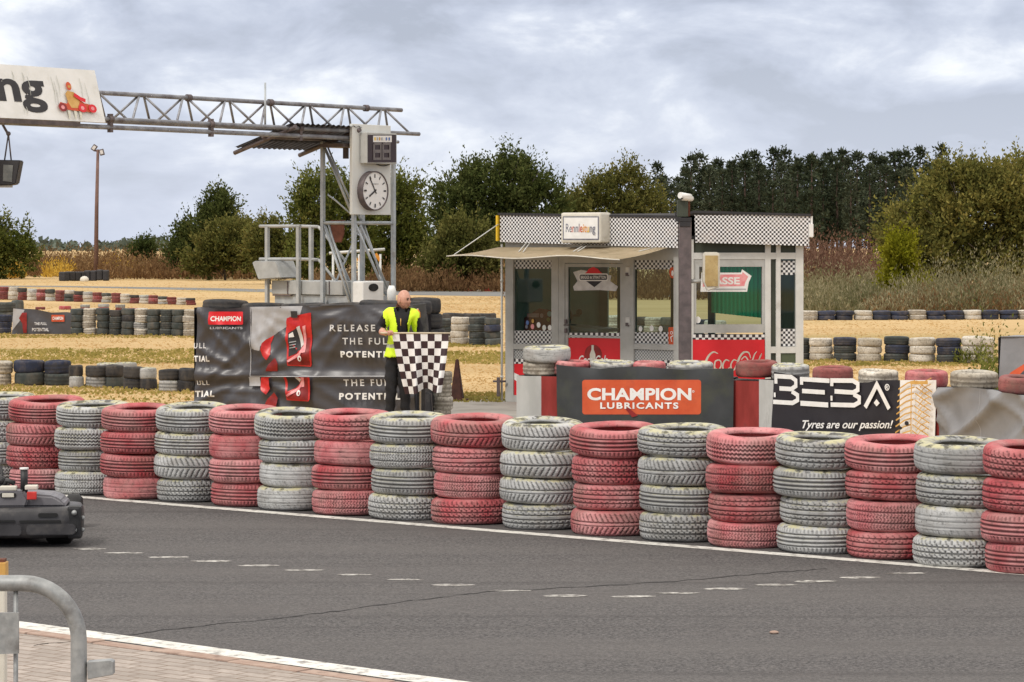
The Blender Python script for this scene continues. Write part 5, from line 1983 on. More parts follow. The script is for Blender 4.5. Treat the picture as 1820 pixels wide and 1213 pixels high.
# clock panel, clock, display
WC = WV                                    # same plane, its n is -U
bm = bmesh.new()
WC.shifted(0.085).box(bm, 626, 222, 694.5, 382, 0.05, 0.0, 0, 0.006)
pan = obj('clock_panel', bm, 'pale_panel', gan)
cc_ = WC.shifted(0.185).pt(667.5, 339.5) - WC.n * 0.10
bm = bmesh.new()
for (r0, o0), (r1, o1) in (((0.282, 0.0), (0.282, 0.10)), ((0.282, 0.10), (0.268, 0.104)), ((0.268, 0.104), (0.265, 0.085))):
    n = 40
    for i in range(n):
        a, b = 2 * math.pi * i / n, 2 * math.pi * (i + 1) / n
        f = lambda ang, r, o: cc_ + WC.d * (r * math.cos(ang)) + Vector((0, 0, r * math.sin(ang))) + WC.n * o
        add_quad(bm, [f(a, r0, o0), f(b, r0, o0), f(b, r1, o1), f(a, r1, o1)]).smooth = True
bmesh.ops.remove_doubles(bm, verts=bm.verts, dist=0.0003)
clock = obj('clock', bm, 'dark_steel', gan)
A = Art()
A.disc(0, 0, 0.267, 0.267, 'clock_face', 40)
for hnum in range(12):
    a = math.radians(90 - 30 * hnum)
    dx, dy = math.cos(a), math.sin(a)
    A.stroke([(dx * 0.185, dy * 0.185), (dx * 0.238, dy * 0.238)], 0.024 if hnum % 3 == 0 else 0.017, 'near_black')
A.text('Junghans', -0.062, 0.085, 0.062, 0.108, 'near_black', bold=0.01)
bm, mats = A.build(plane_map(cc_, WC.d, WC.n), off0=0.087)
obj('face', bm, mats, clock)
A = Art()
a = math.radians(90 - 237)                   # 7:55
A.stroke([(-0.03 * math.cos(a), -0.03 * math.sin(a)), (0.15 * math.cos(a), 0.15 * math.sin(a))], 0.026, 'near_black')
a = math.radians(90 - 328)
A.stroke([(-0.05 * math.cos(a), -0.05 * math.sin(a)), (0.225 * math.cos(a), 0.225 * math.sin(a))], 0.019, 'near_black')
bm, mats = A.build(plane_map(cc_, WC.d, WC.n), off0=0.094)
obj('hands', bm, mats, clock)
bm = bmesh.new()
u0, v0 = WC.uv(641, 292)
WC.shifted(0.225).box(bm, 652, 236.5, 705.5, 291.5, 0.13, 0.0, 0, 0.012)
dis = obj('lap_display', bm, 'grey_frame', gan)
wd_ = WC.shifted(0.2265)
A = PxArt(wd_)
A.prect(653.5, 289, 704, 240, 'display_glass')
A.prect(663, 253, 696, 241.5, 'white_print')
for x, m in ((665, 'yellow_mark'), (669, 'grey_print'), (673, 'gold_print'), (677, 'grey_print'), (681, 'white_print'), (685, 'blue_mark'), (690, 'blue_mark')):
    A.prect(x, 250, x + 2.6, 244.5, m)
for x in (664, 680):
    for y in (256, 270):
        A.pstroke([(x, y), (x + 12, y), (x + 12, y + 12.5), (x, y + 12.5), (x, y)], 4.2, 'digit_grey')
bm, mats = A.flat(0.002, 0.0008)
obj('screen', bm, mats, dis)
bm = bmesh.new()
a0, a1 = WC.pt(657, 291, 0.11), WC.pt(686, 291, 0.11)
add_tube(bm, [a0 + (a1 - a0) * t_ + Vector((0, 0, -0.035 * math.sin(math.pi * t_))) for t_ in [i / 8 for i in range(9)]], 0.008, 6)
obj('cable', bm, 'black_plastic', dis)
# sign board on the sloping front of the truss
def smap(u, v, off):
    """u along V from P0, v height above ZLc; the board leans back with the truss"""
    return gp(u, 0.01 + 0.30 * v, ZLc + 0.02 + v) + (MM * 0.94 + Vector((0, 0, 0.28))) * (off + 0.115)


ut = lambda px_, v=0.3: (lambda w_: w_.u(px_))(Wall(P0 + U * (0.01 + 0.30 * v) - U * 0.06, P0 + U * (0.01 + 0.30 * v) - U * 0.06 + V))
uE = ut(183, 0.0)
A = Art()
SH = 0.68
A.rect(-10.2, 0, uE, SH, 'white_paint')
bm, mats = A.build(smap, off0=0.0)
p4 = [smap(u, v, -0.002) for u, v in ((-10.2, 0), (uE, 0), (uE, SH), (-10.2, SH))]
add_prism(bm, p4, U * 0.04)
board = obj('sign_board', bm, mats, gan)
A = Art()
un0, un1 = ut(-9, .3), ut(77, .3)
A.text('ng', un0, 0.085, un1, 0.50, 'near_black', bold=0.028)
gx = lambda px_: ut(px_, .3)
for x, y0, y1 in ((50, .30, .55), (24, .48, .60), (42, .47, .59), (92, .20, .56), (96, .18, .5), (102, .3, .58), (142, .3, .56), (150, .1, .5), (31, .06, .17), (36, .05, .15), (110, .02, .2), (121, .02, .2), (130, .02, .2)):
    w = 0.012 if x not in (110, 121, 130) else 0.05
    A.stroke([(gx(x), y0), (gx(x) + 0.015, (y0 + y1) / 2), (gx(x), y1)], [w * 0.3, w, w * 0.4], 'grime_streak' if x not in (110, 121, 130) else 'grime_yellow')


def kx(x, y):
    return (gx(92 + x * 68), 0.13 + y * 0.34)


A.poly([kx(*p_) for p_ in ((0.02, .15), (.1, .02), (.25, .02), (.40, .0), (.62, -.02), (.95, -.04), (1.0, .12), (.9, .25), (.72, .3), (.55, .48), (.34, .45), (.26, .24), (.1, .3))], 'orange_print')
A.poly([kx(*p_) for p_ in ((.30, .30), (.27, .62), (.34, .74), (.50, .70), (.62, .42), (.55, .1), (.36, .1))], 'gold_print')
A.disc(*kx(.40, .92), 0.045, 0.055, 'orange_print', 14)
A.stroke([kx(.37, .9), kx(.45, .9)], 0.03, 'gold_print')
for x in (.13, .64, .9):
    A.disc(*kx(x, .1), 0.07, 0.055, 'dark_red_print' if x < .2 else 'red_print', 14)
    A.disc(*kx(x, .1), 0.03, 0.025, 'pink_print', 10)
A.stroke([kx(.48, .6), kx(.62, .45), kx(.75, .38)], 0.05, 'red_print')
bm, mats = A.build(smap, off0=0.004, doff=0.0014)
obj('artwork', bm, mats, board)
bm = bmesh.new()
u0, u1 = ut(-300, 0), ut(137, 0)
add_box(bm, smap((u0 + u1) / 2, -0.03, -0.02), (u1 - u0, 0.05, 0.055), rot_uv(V))
obj('rail', bm, 'dark_steel', board)
# corrugated canopy over the marshal platform
bm = bmesh.new()
nx, cor = 96, 14
rows = []
for s, z in ((-0.10, 3.965), (1.0, 3.655)):
    rows.append([bm.verts.new(gp(-1.40 + 1.47 * i / nx, s, z + 0.010 * math.sin(2 * math.pi * cor * i / nx))) for i in range(nx + 1)])
for i in range(nx):
    bm.faces.new((rows[0][i], rows[0][i + 1], rows[1][i + 1], rows[1][i])).smooth = True
bmesh.ops.solidify(bm, geom=bm.faces[:], thickness=0.012)
can = obj('canopy', bm, 'corrugated', gan)
bm = bmesh.new()
for t in (-1.33, 0.0):
    add_tube(bm, [gp(t, -0.12, 3.92), gp(t, 1.06, 3.58)], 0.032, 8)
add_tube(bm, [gp(-1.4, 0.45, 3.79), gp(0.05, 0.45, 3.79)], 0.024, 8)
obj('beam', bm, 'dark_steel', can)
bm = bmesh.new()
add_box(bm, gp(0.05, 0.25, 3.70), (0.5, 0.45, 0.05), rot_uv(V))
add_box(bm, gp(0.16, 0.3, 3.62), (0.06, 0.06, 0.2), rot_uv(V))
add_box(bm, gp(0.36, 0.3, 3.62), (0.06, 0.06, 0.2), rot_uv(V))
obj('tower_head', bm, 'dark_steel', gan)
# rusty plate and white loudspeaker box fixed to the tower
bm = bmesh.new()
a = gp(0.0, 0.32, 2.52)
add_prism(bm, [a + U * x + Vector((0, 0, z)) for x, z in ((-0.13, .12), (.13, .12), (.12, -.08), (.07, -.2), (-.07, -.2), (-.12, -.08))], V * 0.02)
obj('plate', bm, 'rust', gan)
bm = bmesh.new()
WC.box(bm, 622, 500, 659, 545, 0.20, 0.25, 0, 0.02)
sb_ = obj('loudspeaker_box', bm, 'white_paint', gan)
bm = bmesh.new()
c = WC.pt(640, 511, 0.262)
for i, (rx, rz, o) in enumerate(((0.10, 0.055, 0.0),)):
    ring = [c + WC.d * (rx * math.cos(a)) + Vector((0, 0, rz * math.sin(a))) for a in [2 * math.pi * k_ / 16 for k_ in range(16)]]
    add_prism(bm, ring, WC.n * -0.03)
obj('loudspeaker_mouth', bm, 'black_plastic', sb_)

# hanging work lamp under the sign
hp = gp(ut(14, 0), 0.05, ZLc - 0.02)
tl = thing('hanging_floodlight', 'black boxy floodlight hanging on two struts under the sign board', 'floodlight', hp)
k = hp.y / F
bm = bmesh.new()
add_tube(bm, [hp, P(15, 240, hp.y)], 0.016, 8)
add_tube(bm, [P(15, 238, hp.y), P(8, 286, hp.y)], 0.010, 6)
add_tube(bm, [P(15, 238, hp.y), P(20, 286, hp.y)], 0.010, 6)
bmesh.ops.create_icosphere(bm, subdivisions=2, radius=0.03, matrix=Matrix.Translation(P(15, 238, hp.y)))
obj('strut', bm, 'dark_steel', tl)
bm = bmesh.new()
fr = [(-20, 284), (36, 285), (28, 327), (20, 329), (-20, 331)]
add_prism(bm, [P(x, y, hp.y - 0.13) for x, y in fr], Vector((0, 0.26, 0)))
bmesh.ops.bevel(bm, geom=bm.edges[:], offset=0.012, segments=2, affect='EDGES')
obj('housing', bm, 'near_black', tl)
bm = bmesh.new()
add_prism(bm, [P(x, y, hp.y - 0.14) for x, y in ((6, 293), (23, 294), (21, 324), (5, 322))], Vector((0, 0.02, 0)))
obj('lens', bm, 'lamp_glass', tl)
bm = bmesh.new()
add_box(bm, P(0, 331.5, hp.y), (40 * k, 0.2, 4 * k))
obj('rim', bm, 'grey_frame', tl)

# ================================================================== MARSHAL PLATFORM left of the tower
pa = P0 + U * 1.75 + V * 0.1
plat = thing('marshal_platform', 'grey steel marshal platform with tube railing beside the clock tower', 'platform', pa)
pz = lambda py: H - (py - HY) * 41.0 / F
wp = Wall(P(474, HY, 41.3), P(572, HY, 40.4))
wp2 = wp.shifted(-0.85)
bm = bmesh.new()
wp.box(bm, 478, 500, 604, 524, 0.9, -0.05, 0, 0.01)
deck = obj('deck', bm, 'platform_grey', plat)
bm = bmesh.new()
wp.mem(bm, 480, 620, 0.0, wp.uv(540, 524)[1] - 0.01, 0.8, -0.09)
obj('base', bm, 'tower_steel', plat)
bm = bmesh.new()
for x in (507, 581):
    wp.box(bm, x - 0.7, 500.5, x + 0.7, 523.5, 0.02, -0.04)
wp.box(bm, 480, 523.5, 512, 526.5, 0.03, -0.045)
obj('seam', bm, 'dark_steel', deck)
for x in (475, 530.5, 553):
    bm = bmesh.new()
    a = (wp if x != 553 else wp2).pt(x, 404)
    add_box(bm, (a.x, a.y, a.z / 2), (0.055, 0.055, a.z), rot_uv(U), bev=0.005)
    obj('post', bm, 'platform_grey', plat)
bm = bmesh.new()
for y in (402.5, 461):
    for (x0, o0), (x1, o1) in (((462, 0), (534, 0)), ((534, -0.85), (566, -0.85))):
        w_ = wp if o0 == 0 else wp2
        add_tube(bm, [w_.pt(x0, y), w_.pt(x1, y + (1 if x0 == 534 else 0))], 0.024, 8)
    add_tube(bm, [wp2.pt(566, y + 1), wp2.pt(572, y + 8), wp2.pt(604 + (10 if y < 420 else -6), y + (62 if y < 420 else 40))], 0.02, 8)
obj('handrail', bm, 'platform_grey', plat)
bm = bmesh.new()
bx = [(459, 467), (464, 464), (501, 464), (511, 494), (470, 497)]
add_prism(bm, [wp.pt(x, y, 0.12) for x, y in bx], wp.n * -0.35)
bmesh.ops.bevel(bm, geom=bm.edges[:], offset=0.01, segments=2, affect='EDGES')
obj('desk_box', bm, 'platform_grey', plat)
# striped warning trestle seen through the tower
tr_c = P(668, 470, 43.0)
tt = thing('warning_trestle', 'small white trestle with orange ends behind the clock tower', 'trestle', (tr_c.x, tr_c.y, 0))
bm = bmesh.new()
add_tube(bm, [P(585, 450.5, 43.0), P(684, 443.5, 43.0)], 0.022, 8)
obj('rail', bm, 'light_frame', tt)
bm = bmesh.new()
for x0, x1 in ((643, 638), (668, 675)):
    add_box(bm, (P(x0, 453, 43) + P(x1, 462, 43)) / 2, (0.05, 0.03, 0.13), Matrix.Rotation(math.radians(32 if x0 < 650 else -34), 3, 'Y'))
obj('board', bm, 'orange_mark', tt)
for x in (592, 638, 676):
    bm = bmesh.new()
    a = P(x, 452, 43)
    add_tube(bm, [(a.x, a.y, 0), (a.x, a.y, a.z)], 0.018, 7)
    obj('leg', bm, 'light_frame', tt)
# white bottle-shaped lamp just behind the marshal's head
bm = bmesh.new()
a = P(696, 540, 37.4)
add_tube(bm, [Vector((a.x, a.y, 1.40)), a + Vector((0, 0, 0.0)), a + Vector((0, 0, 0.02)), a + Vector((0, 0, 0.17)), a + Vector((0, 0, 0.24))], [0.02, 0.02, 0.055, 0.062, 0.035], 12)
add_tube(bm, [Vector((a.x, a.y, 0)), Vector((a.x, a.y, 1.41))], 0.02, 8)
single('signal_lamp', bm, 'white_paint', 'white signal lamp on a thin post behind the marshal', 'lamp', (a.x, a.y, 0))


# ================================================================== MARSHAL WITH THE CHEQUERED FLAG
def skin_mesh(name, nodes, edges, root=0, sub=2):
    """grow one continuous surface over a skeleton: nodes (x, y, z, rx, ry)"""
    me = bpy.data.meshes.new(name)
    me.from_pydata([n[:3] for n in nodes], edges, [])
    o = bpy.data.objects.new(name, me)
    SC.collection.objects.link(o)
    md = o.modifiers.new('Skin', 'SKIN')
    md.use_smooth_shade = True
    md.branch_smoothing = 0.4
    for i, n in enumerate(nodes):
        sv = me.skin_vertices[0].data[i]
        sv.radius = (n[3], n[4] if len(n) > 4 else n[3])
        sv.use_root = (i == root)
    sb = o.modifiers.new('Sub', 'SUBSURF')
    sb.levels = sub
    sb.render_levels = sub
    dg = bpy.context.evaluated_depsgraph_get()
    out = bpy.data.meshes.new_from_object(o.evaluated_get(dg))
    bpy.data.objects.remove(o)
    bpy.data.meshes.remove(me)
    return out


MD = 34.5
mk = MD / F
m0 = P(706, HY, MD)
m0.z = 0.0


def mp_(px, py, y=0.0):
    """marshal-local point under a picture point, y metres behind (+) or before (-) his middle"""
    return ((px - 706) * mk, y, H - (py - HY) * mk)


per = thing('person', 'bald marshal in black clothes and yellow vest holding a chequered flag', 'person', m0)
nodes = []


def nd(px, py, y, rx, ry=None):
    nodes.append((*mp_(px, py, y), rx, ry or rx))
    return len(nodes) - 1


pel = nd(705, 634, 0.02, 0.145, 0.115)
spn = nd(707, 608, 0.02, 0.150, 0.115)
che = nd(710, 578, 0.01, 0.170, 0.125)
upc = nd(713, 561, 0.0, 0.135, 0.105)
nek = nd(714.5, 549, -0.01, 0.062, 0.062)
hed = nd(717, 540, -0.025, 0.058, 0.06)
shr = nd(692, 557.5, 0.0, 0.078)
elr = nd(673, 585, 0.03, 0.060)
wrr = nd(684, 591.5, -0.17, 0.040)
hnr = nd(689, 592.3, -0.215, 0.030)
shl = nd(735, 558, 0.01, 0.078)
ell = nd(747, 592, 0.05, 0.056)
wrl = nd(743, 624, -0.05, 0.040)
hnl = nd(742, 632, -0.065, 0.030)
hpr = nd(697, 646, 0.02, 0.108)
knr = nd(695, 699, -0.02, 0.072)
anr = nd(692, 752, 0.03, 0.052)
tor = nd(690, 762, -0.15, 0.042, 0.034)
hpl = nd(716, 646, 0.02, 0.108)
knl = nd(720, 700, -0.03, 0.072)
anl = nd(722, 752, 0.03, 0.052)
tol = nd(727, 762, -0.15, 0.042, 0.034)
edges = [(pel, spn), (spn, che), (che, upc), (upc, nek), (nek, hed), (upc, shr), (shr, elr), (elr, wrr), (wrr, hnr), (upc, shl), (shl, ell), (ell, wrl), (wrl, hnl),
         (pel, hpr), (hpr, knr), (knr, anr), (anr, tor), (pel, hpl), (hpl, knl), (knl, anl), (anl, tol)]
body = skin_mesh('body', nodes, edges, pel, 2)
bmb = bmesh.new()
bmb.from_mesh(body)
bpy.data.meshes.remove(body)
nk = Vector(mp_(714.5, 549, -0.01))
hR, hL = Vector(mp_(689, 592.3, -0.215)), Vector(mp_(742, 632, -0.065))
wR, eR = Vector(mp_(684, 591.5, -0.17)), Vector(mp_(673, 585, 0.03))
for f in bmb.faces:
    c = f.calc_center_median()
    f.smooth = True
    f.material_index = 0
    if c.z > nk.z + 0.015 and abs(c.x - nk.x) < 0.12:
        f.material_index = 1
    elif (c - hR).length < 0.15 and c.y < -0.10 or (c - hL).length < 0.085:
        f.material_index = 1
    elif c.z < 0.13:
        f.material_index = 4
    elif c.z < mp_(0, 640)[2]:
        f.material_index = 3
for v in bmb.verts:                                       # creases at knees, hips and elbows
    q_ = v.co
    if 0.1 < q_.z < 0.95:
        w_ = 0.007 * math.sin(q_.z * 46 + q_.x * 22 + q_.y * 18) + 0.009 * mnoise.noise(q_ * 9.0)
        v.co += v.normal * w_
    elif 1.0 < q_.z < 1.45 and abs(q_.x) > 0.14:
        v.co += v.normal * (0.007 * mnoise.noise(q_ * 16.0))
torso = bmb.copy()
bmesh.ops.subdivide_edges(torso, edges=torso.edges[:], cuts=3, use_grid_fill=True)

# head: one shaped lump with brow, nose, jaw and ears, turned to his left
hd = bmesh.new()
bmesh.ops.create_uvsphere(hd, u_segments=32, v_segments=24, radius=1.0)
for v in hd.verts:
    x, y, z = v.co                                   # face looks along -y
    w = 0.078 * (1 - 0.10 * max(0, -z) - 0.13 * max(0, -z) ** 2)
    dpt = 0.098
    nx_, ny_, nz_ = x * w, y * dpt, z * 0.122
    if y < 0:                                        # flatter face, forward chin
        ny_ *= 0.90
        if z < -0.45:
            ny_ -= 0.012 * min(1, (-z - 0.45) * 3)
    else:
        ny_ *= 1.02 + 0.08 * max(0, z)
        if z < -0.5:
            ny_ *= 0.72
    g = math.exp(-((x / 0.20) ** 2)) * (1 if y < 0 else 0)
    ny_ -= 0.033 * g * math.exp(-(((z + 0.16) / 0.17) ** 2))                 # nose
    ny_ -= 0.008 * (1 if y < 0 else 0) * math.exp(-(((z - 0.22) / 0.10) ** 2))   # brow
    for s in (-1, 1):
        ny_ += 0.010 * (1 if y < 0 else 0) * math.exp(-(((x - s * 0.38) / 0.17) ** 2) - (((z - 0.05) / 0.11) ** 2))   # eye sockets
    ny_ -= 0.006 * g * math.exp(-(((z + 0.52) / 0.10) ** 2))                 # lips
    v.co = (nx_, ny_, nz_)
for s in (-1, 1):
    r = bmesh.ops.create_icosphere(hd, subdivisions=2, radius=1.0)
    for v in r['verts']:
        v.co = Vector((s * 0.078 + v.co.x * 0.011, 0.012 + v.co.y * 0.019, -0.008 + v.co.z * 0.033))
    r = bmesh.ops.create_icosphere(hd, subdivisions=2, radius=0.0095, matrix=Matrix.Translation((s * 0.030, -0.079, 0.006)))
    for f in {f for v in r['verts'] for f in v.link_faces}:
        f.material_index = 5
    r = bmesh.ops.create_icosphere(hd, subdivisions=1, radius=1.0)
    for v in r['verts']:
        v.co = Vector((s * 0.031 + v.co.x * 0.024, -0.090 + v.co.y * 0.009, 0.025 + v.co.z * 0.0085 - abs(v.co.x) * 0.004))
    for f in {f for v in r['verts'] for f in v.link_faces}:
        f.material_index = 5
r = bmesh.ops.create_icosphere(hd, subdivisions=2, radius=1.0)
for v in r['verts']:
    v.co = Vector((v.co.x * 0.023, -0.093 + v.co.y * 0.008, -0.062 + v.co.z * 0.006))
for f in {f for v in r['verts'] for f in v.link_faces}:
    f.material_index = 6
for f in hd.faces:
    f.smooth = True
    c = f.calc_center_median()
    if f.material_index == 0:
        f.material_index = 2 if (c.z < -0.035 and c.y < 0.03 and not (abs(c.x) < 0.02 and c.z > -0.05)) else 1
hc = Vector(mp_(718.5, 533, -0.03))
hd.transform(Matrix.Translation(hc) @ Matrix.Diagonal((0.95, 0.95, 0.97, 1)) @ Matrix.Rotation(math.radians(52), 4, 'Z') @ Matrix.Rotation(math.radians(4), 4, 'X'))
hm = bpy.data.meshes.new('tmp')
hd.to_mesh(hm)
hd.free()
bmb.from_mesh(hm)
bpy.data.meshes.remove(hm)


def hand(palm, along_, side):
    """palm and five bent fingers closing round the flag stick (stick runs along x)"""
    ns, es = [], []
    px_, py_, pz__ = palm

    def add(p, r):
        ns.append((p[0], p[1], p[2], r, r))
        return len(ns) - 1
    a = add((px_ - 0.045 * along_, py_ + 0.03, pz__ + 0.004), 0.026)
    b = add((px_, py_, pz__ + 0.008), 0.030)
    es.append((a, b))
    for i, (o, l) in enumerate(((-0.022, 0.9), (-0.006, 1.05), (0.011, 1.0), (0.027, 0.8))):
        x = px_ + (0.022 + o) * along_
        k0 = add((x, py_ - 0.030, pz__ + 0.026), 0.0105)
        k1 = add((x, py_ - 0.058 * l, pz__ + 0.012), 0.0095)
        k2 = add((x, py_ - 0.050 * l, pz__ - 0.022), 0.0090)
        k3 = add((x, py_ - 0.022, pz__ - 0.026), 0.0080)
        es.extend([(b, k0), (k0, k1), (k1, k2), (k2, k3)])
    t0 = add((px_ + 0.012 * along_, py_ - 0.008, pz__ - 0.022), 0.012)
    t1 = add((px_ + 0.046 * along_, py_ - 0.038, pz__ - 0.016), 0.0105)
    t2 = add((px_ + 0.062 * along_, py_ - 0.058, pz__ + 0.002), 0.0090)
    es.extend([(b, t0), (t0, t1), (t1, t2)])
    return skin_mesh('hand', ns, es, 1, 1)


def hand_down(palm):
    """relaxed hand hanging with slightly curled fingers"""
    ns, es = [], []
    x0, y0, z0_ = palm

    def add(x, y, z, r):
        ns.append((x, y, z, r, r))
        return len(ns) - 1
    a = add(x0, y0, z0_ + 0.02, 0.026)
    b = add(x0, y0 - 0.005, z0_ - 0.035, 0.030)
    es.append((a, b))
    for o, l in ((-0.027, 0.85), (-0.009, 1.0), (0.009, 1.05), (0.026, 0.9)):
        k0 = add(x0 + o, y0 - 0.010, z0_ - 0.068, 0.0105)
        k1 = add(x0 + o * 1.05, y0 - 0.022, z0_ - 0.068 - 0.036 * l, 0.0095)
        k2 = add(x0 + o, y0 - 0.044, z0_ - 0.068 - 0.058 * l, 0.0085)
        es.extend([(b, k0), (k0, k1), (k1, k2)])
    t0 = add(x0 - 0.034, y0 - 0.016, z0_ - 0.020, 0.012)
    t1 = add(x0 - 0.046, y0 - 0.032, z0_ - 0.052, 0.010)
    es.extend([(a, t0), (t0, t1)])
    return skin_mesh('hand', ns, es, 1, 1)


STZ = H - (591.5 - HY) * mk
for hh, sd in ((hR, 1), (hL, -1)):
    hm = hand((hh.x + 0.02, hh.y - 0.005, STZ), 1, 1) if sd == 1 else hand_down((hh.x, hh.y - 0.01, hh.z - 0.02))
    b2 = bmesh.new()
    b2.from_mesh(hm)
    for f in b2.faces:
        f.material_index = 1
        f.smooth = True
    b2.to_mesh(hm)
    b2.free()
    bmb.from_mesh(hm)
    bpy.data.meshes.remove(hm)
me = bpy.data.meshes.new('body')
bmb.to_mesh(me)
bmb.free()
me.transform(Matrix.Translation(m0))
obj('body', me, ['black_cloth', 'skin', 'stubble', 'trouser_cloth', 'boot', 'brow_dark', 'lip'], per)
# the vest: the torso surface pushed outward, open down the chest
z0, z1 = mp_(0, 634)[2], mp_(0, 549)[2]
shx0, shx1 = mp_(688, 0)[0], mp_(739, 0)[0]
dele = []
for f in torso.faces:
    c = f.calc_center_median()
    keep = z0 < c.z < z1 and shx0 - 0.035 < c.x < shx1 + 0.03
    ax = mp_(710, 0)[0]
    gap = 0.055 + 0.05 * max(0.0, (c.z - 1.30) / 0.2)
    if c.y < 0.0 and abs(c.x - (ax + 0.035)) < gap:
        keep = False
    if abs(c.x - mp_(714.5, 0)[0]) < 0.085 and c.z > mp_(0, 556)[2] and c.y < 0.03:
        keep = False
    # leave out the arms
    if c.z < mp_(0, 566)[2] and (c.x < mp_(685.5, 0)[0] or c.x > mp_(741, 0)[0]):
        keep = False
    if c.y < -0.13:
        keep = False
    if not keep:
        dele.append(f)
bmesh.ops.delete(torso, geom=dele, context='FACES')
for v in torso.verts:
    v.normal_update()
vn = {v: v.normal.copy() for v in torso.verts}
for v, n_ in vn.items():
    v.co += n_ * 0.020 + Vector((0, 0, -0.002))
    if v.co.z < z0 + 0.30:                            # hangs free below the ribs
        v.co.x += (v.co.x - mp_(706, 0)[0]) * 0.05
bmesh.ops.solidify(torso, geom=torso.faces[:], thickness=0.006)
for f in torso.faces:
    c = f.calc_center_median()
    f.smooth = True
    f.material_index = 1 if (abs(c.z - mp_(0, 615)[2]) < 0.022) else 0
torso.transform(Matrix.Translation(m0))
obj('vest', torso, ['hi_vis', 'reflective_band'], per)
bm = bmesh.new()
c = m0 + Vector(mp_(713, 566, -0.135))
add_tube(bm, [c, c + Vector((0.0, -0.004, -0.09))], 0.006, 6)
obj('zip', bm, 'gold_print', per)
bm = bmesh.new()                                       # shirt collar standing round the neck
n_ = 20
for i in range(n_):
    a0_, a1_ = [math.radians(-60 + 300 * (i + k_) / n_) for k_ in (0, 1)]
    cq = m0 + Vector(mp_(714.5, 551, -0.008))
    f = lambda a_, r_, z_: cq + Vector((r_ * math.cos(a_), r_ * 1.05 * math.sin(a_), z_))
    add_quad(bm, [f(a0_, 0.088, -0.02), f(a1_, 0.088, -0.02), f(a1_, 0.073, 0.035), f(a0_, 0.073, 0.035)]).smooth = True
bmesh.ops.solidify(bm, geom=bm.faces[:], thickness=0.006)
obj('collar', bm, 'black_cloth', per)

fy = m0.y - 0.235
fl = thing('chequered_flag', 'black and white chequered flag hanging from a horizontal pale stick', 'flag', Vector((P(750, HY, fy).x, fy, STZ)))
bm = bmesh.new()
xs0, xs1 = P(676, HY, fy).x, P(801, HY, fy).x
add_tube(bm, [(xs0, fy, STZ + 0.002), (xs1, fy, STZ)], 0.0105, 10)
obj('stick', bm, 'wood_stick', fl)
bm = bmesh.new()
uvl = bm.loops.layers.uv.new('UVMap')
NU, NVv = 56, 56
fw = (797 - 697) * mk
fh = 8 * 0.0863 + 0.02
cell = 0.0863
xa = P(697, HY, fy).x
G_ = []
for j in range(NVv + 1):
    s = j / NVv
    row = []
    for i in range(NU + 1):
        t = i / NU
        # hangs lower in the middle: the cloth gathers toward its bottom edge
        shrink = 1 - 0.30 * s ** 1.3
        xc = xa + fw * 0.5 + 0.015 * s
        x = xc + (t - 0.5) * fw * shrink - 0.0 + 0.035 * s * (1 - t)
        sag = 0.055 * s * s * math.sin(math.pi * min(1, max(0, (t - 0.25) / 0.62))) ** 2
        z = STZ - 0.008 - s * fh * (1.0 + 0.04 * (1 - t)) + sag
        y = fy + (0.012 + 0.085 * s) * math.sin(t * 10.5 + s * 1.5) * s ** 0.7 + 0.03 * s * math.sin(t * 23 + 1.0 + s * 3) + 0.05 * s * s * math.sin(t * 4.0)
        row.append((bm.verts.new((x, y, z)), (t * cell * 8.0, (1 - s) * cell * 8.0)))
    G_.append(row)
for j in range(NVv):
    for i in range(NU):
        q = [G_[j][i], G_[j + 1][i], G_[j + 1][i + 1], G_[j][i + 1]]
        f = bm.faces.new([a_[0] for a_ in q])
        f.smooth = True
        for l, a_ in zip(f.loops, q):
            l[uvl].uv = a_[1]
obj('cloth', bm, 'flag_checks', fl)


# ================================================================== GO-KART (only its tail is in the frame)
kc = G(140, 975)
kr = thing('go_kart', 'dark grey rental go-kart seen from behind with bolted bumper corner', 'go-kart', Vector((kc.x, kc.y, 0)))
kk = kc.y / F
# local frame: right along X, ahead along Y, origin at the rear right bumper corner
KA = math.radians(4)
kx_ = Vector((math.cos(KA), math.sin(KA), 0))
ky_ = Vector((-math.sin(KA), math.cos(KA), 0))


def kp(x, y, z):
    return Vector((kc.x, kc.y, 0)) + kx_ * x + ky_ * y + Vector((0, 0, z))


KR = Matrix((kx_, ky_, Vector((0, 0, 1)))).transposed()


def round_ring(x0, y0, x1, y1, r, n=5):
    out = []
    for cx, cy, a0 in ((x1 - r, y1 - r, 0), (x0 + r, y1 - r, 90), (x0 + r, y0 + r, 180), (x1 - r, y0 + r, 270)):
        for i in range(n + 1):
            a = math.radians(a0 + 90 * i / n)
            out.append((cx + r * math.cos(a), cy + r * math.sin(a)))
    return out


bm = bmesh.new()
prof = [(0.035, 0.075), (0.0, 0.11), (-0.004, 0.20), (0.0, 0.275), (0.02, 0.30), (0.07, 0.305), (0.12, 0.285)]
rings = []
for ins, z in prof:
    rings.append([bm.verts.new(kp(x, y, z)) for x, y in round_ring(-1.42 + ins, 0.0 + ins, -ins, 0.62 - ins, 0.16)])
for a, b in zip(rings[:-1], rings[1:]):
    n = len(a)
    for i in range(n):
        bm.faces.new((a[i], a[(i + 1) % n], b[(i + 1) % n], b[i])).smooth = True
bm.faces.new(rings[-1])
bm.faces.new(list(reversed(rings[0])))
bump_ = obj('bumper', bm, 'kart_plastic', kr)
bm = bmesh.new()
add_prism(bm, [kp(x, y, 0.055) for x, y in round_ring(-1.16, 0.55, -0.26, 1.9, 0.2)], Vector((0, 0, 0.12)))
bmesh.ops.bevel(bm, geom=[e for e in bm.edges if abs(e.verts[0].co.z - e.verts[1].co.z) < 1e-4], offset=0.03, segments=2, affect='EDGES')
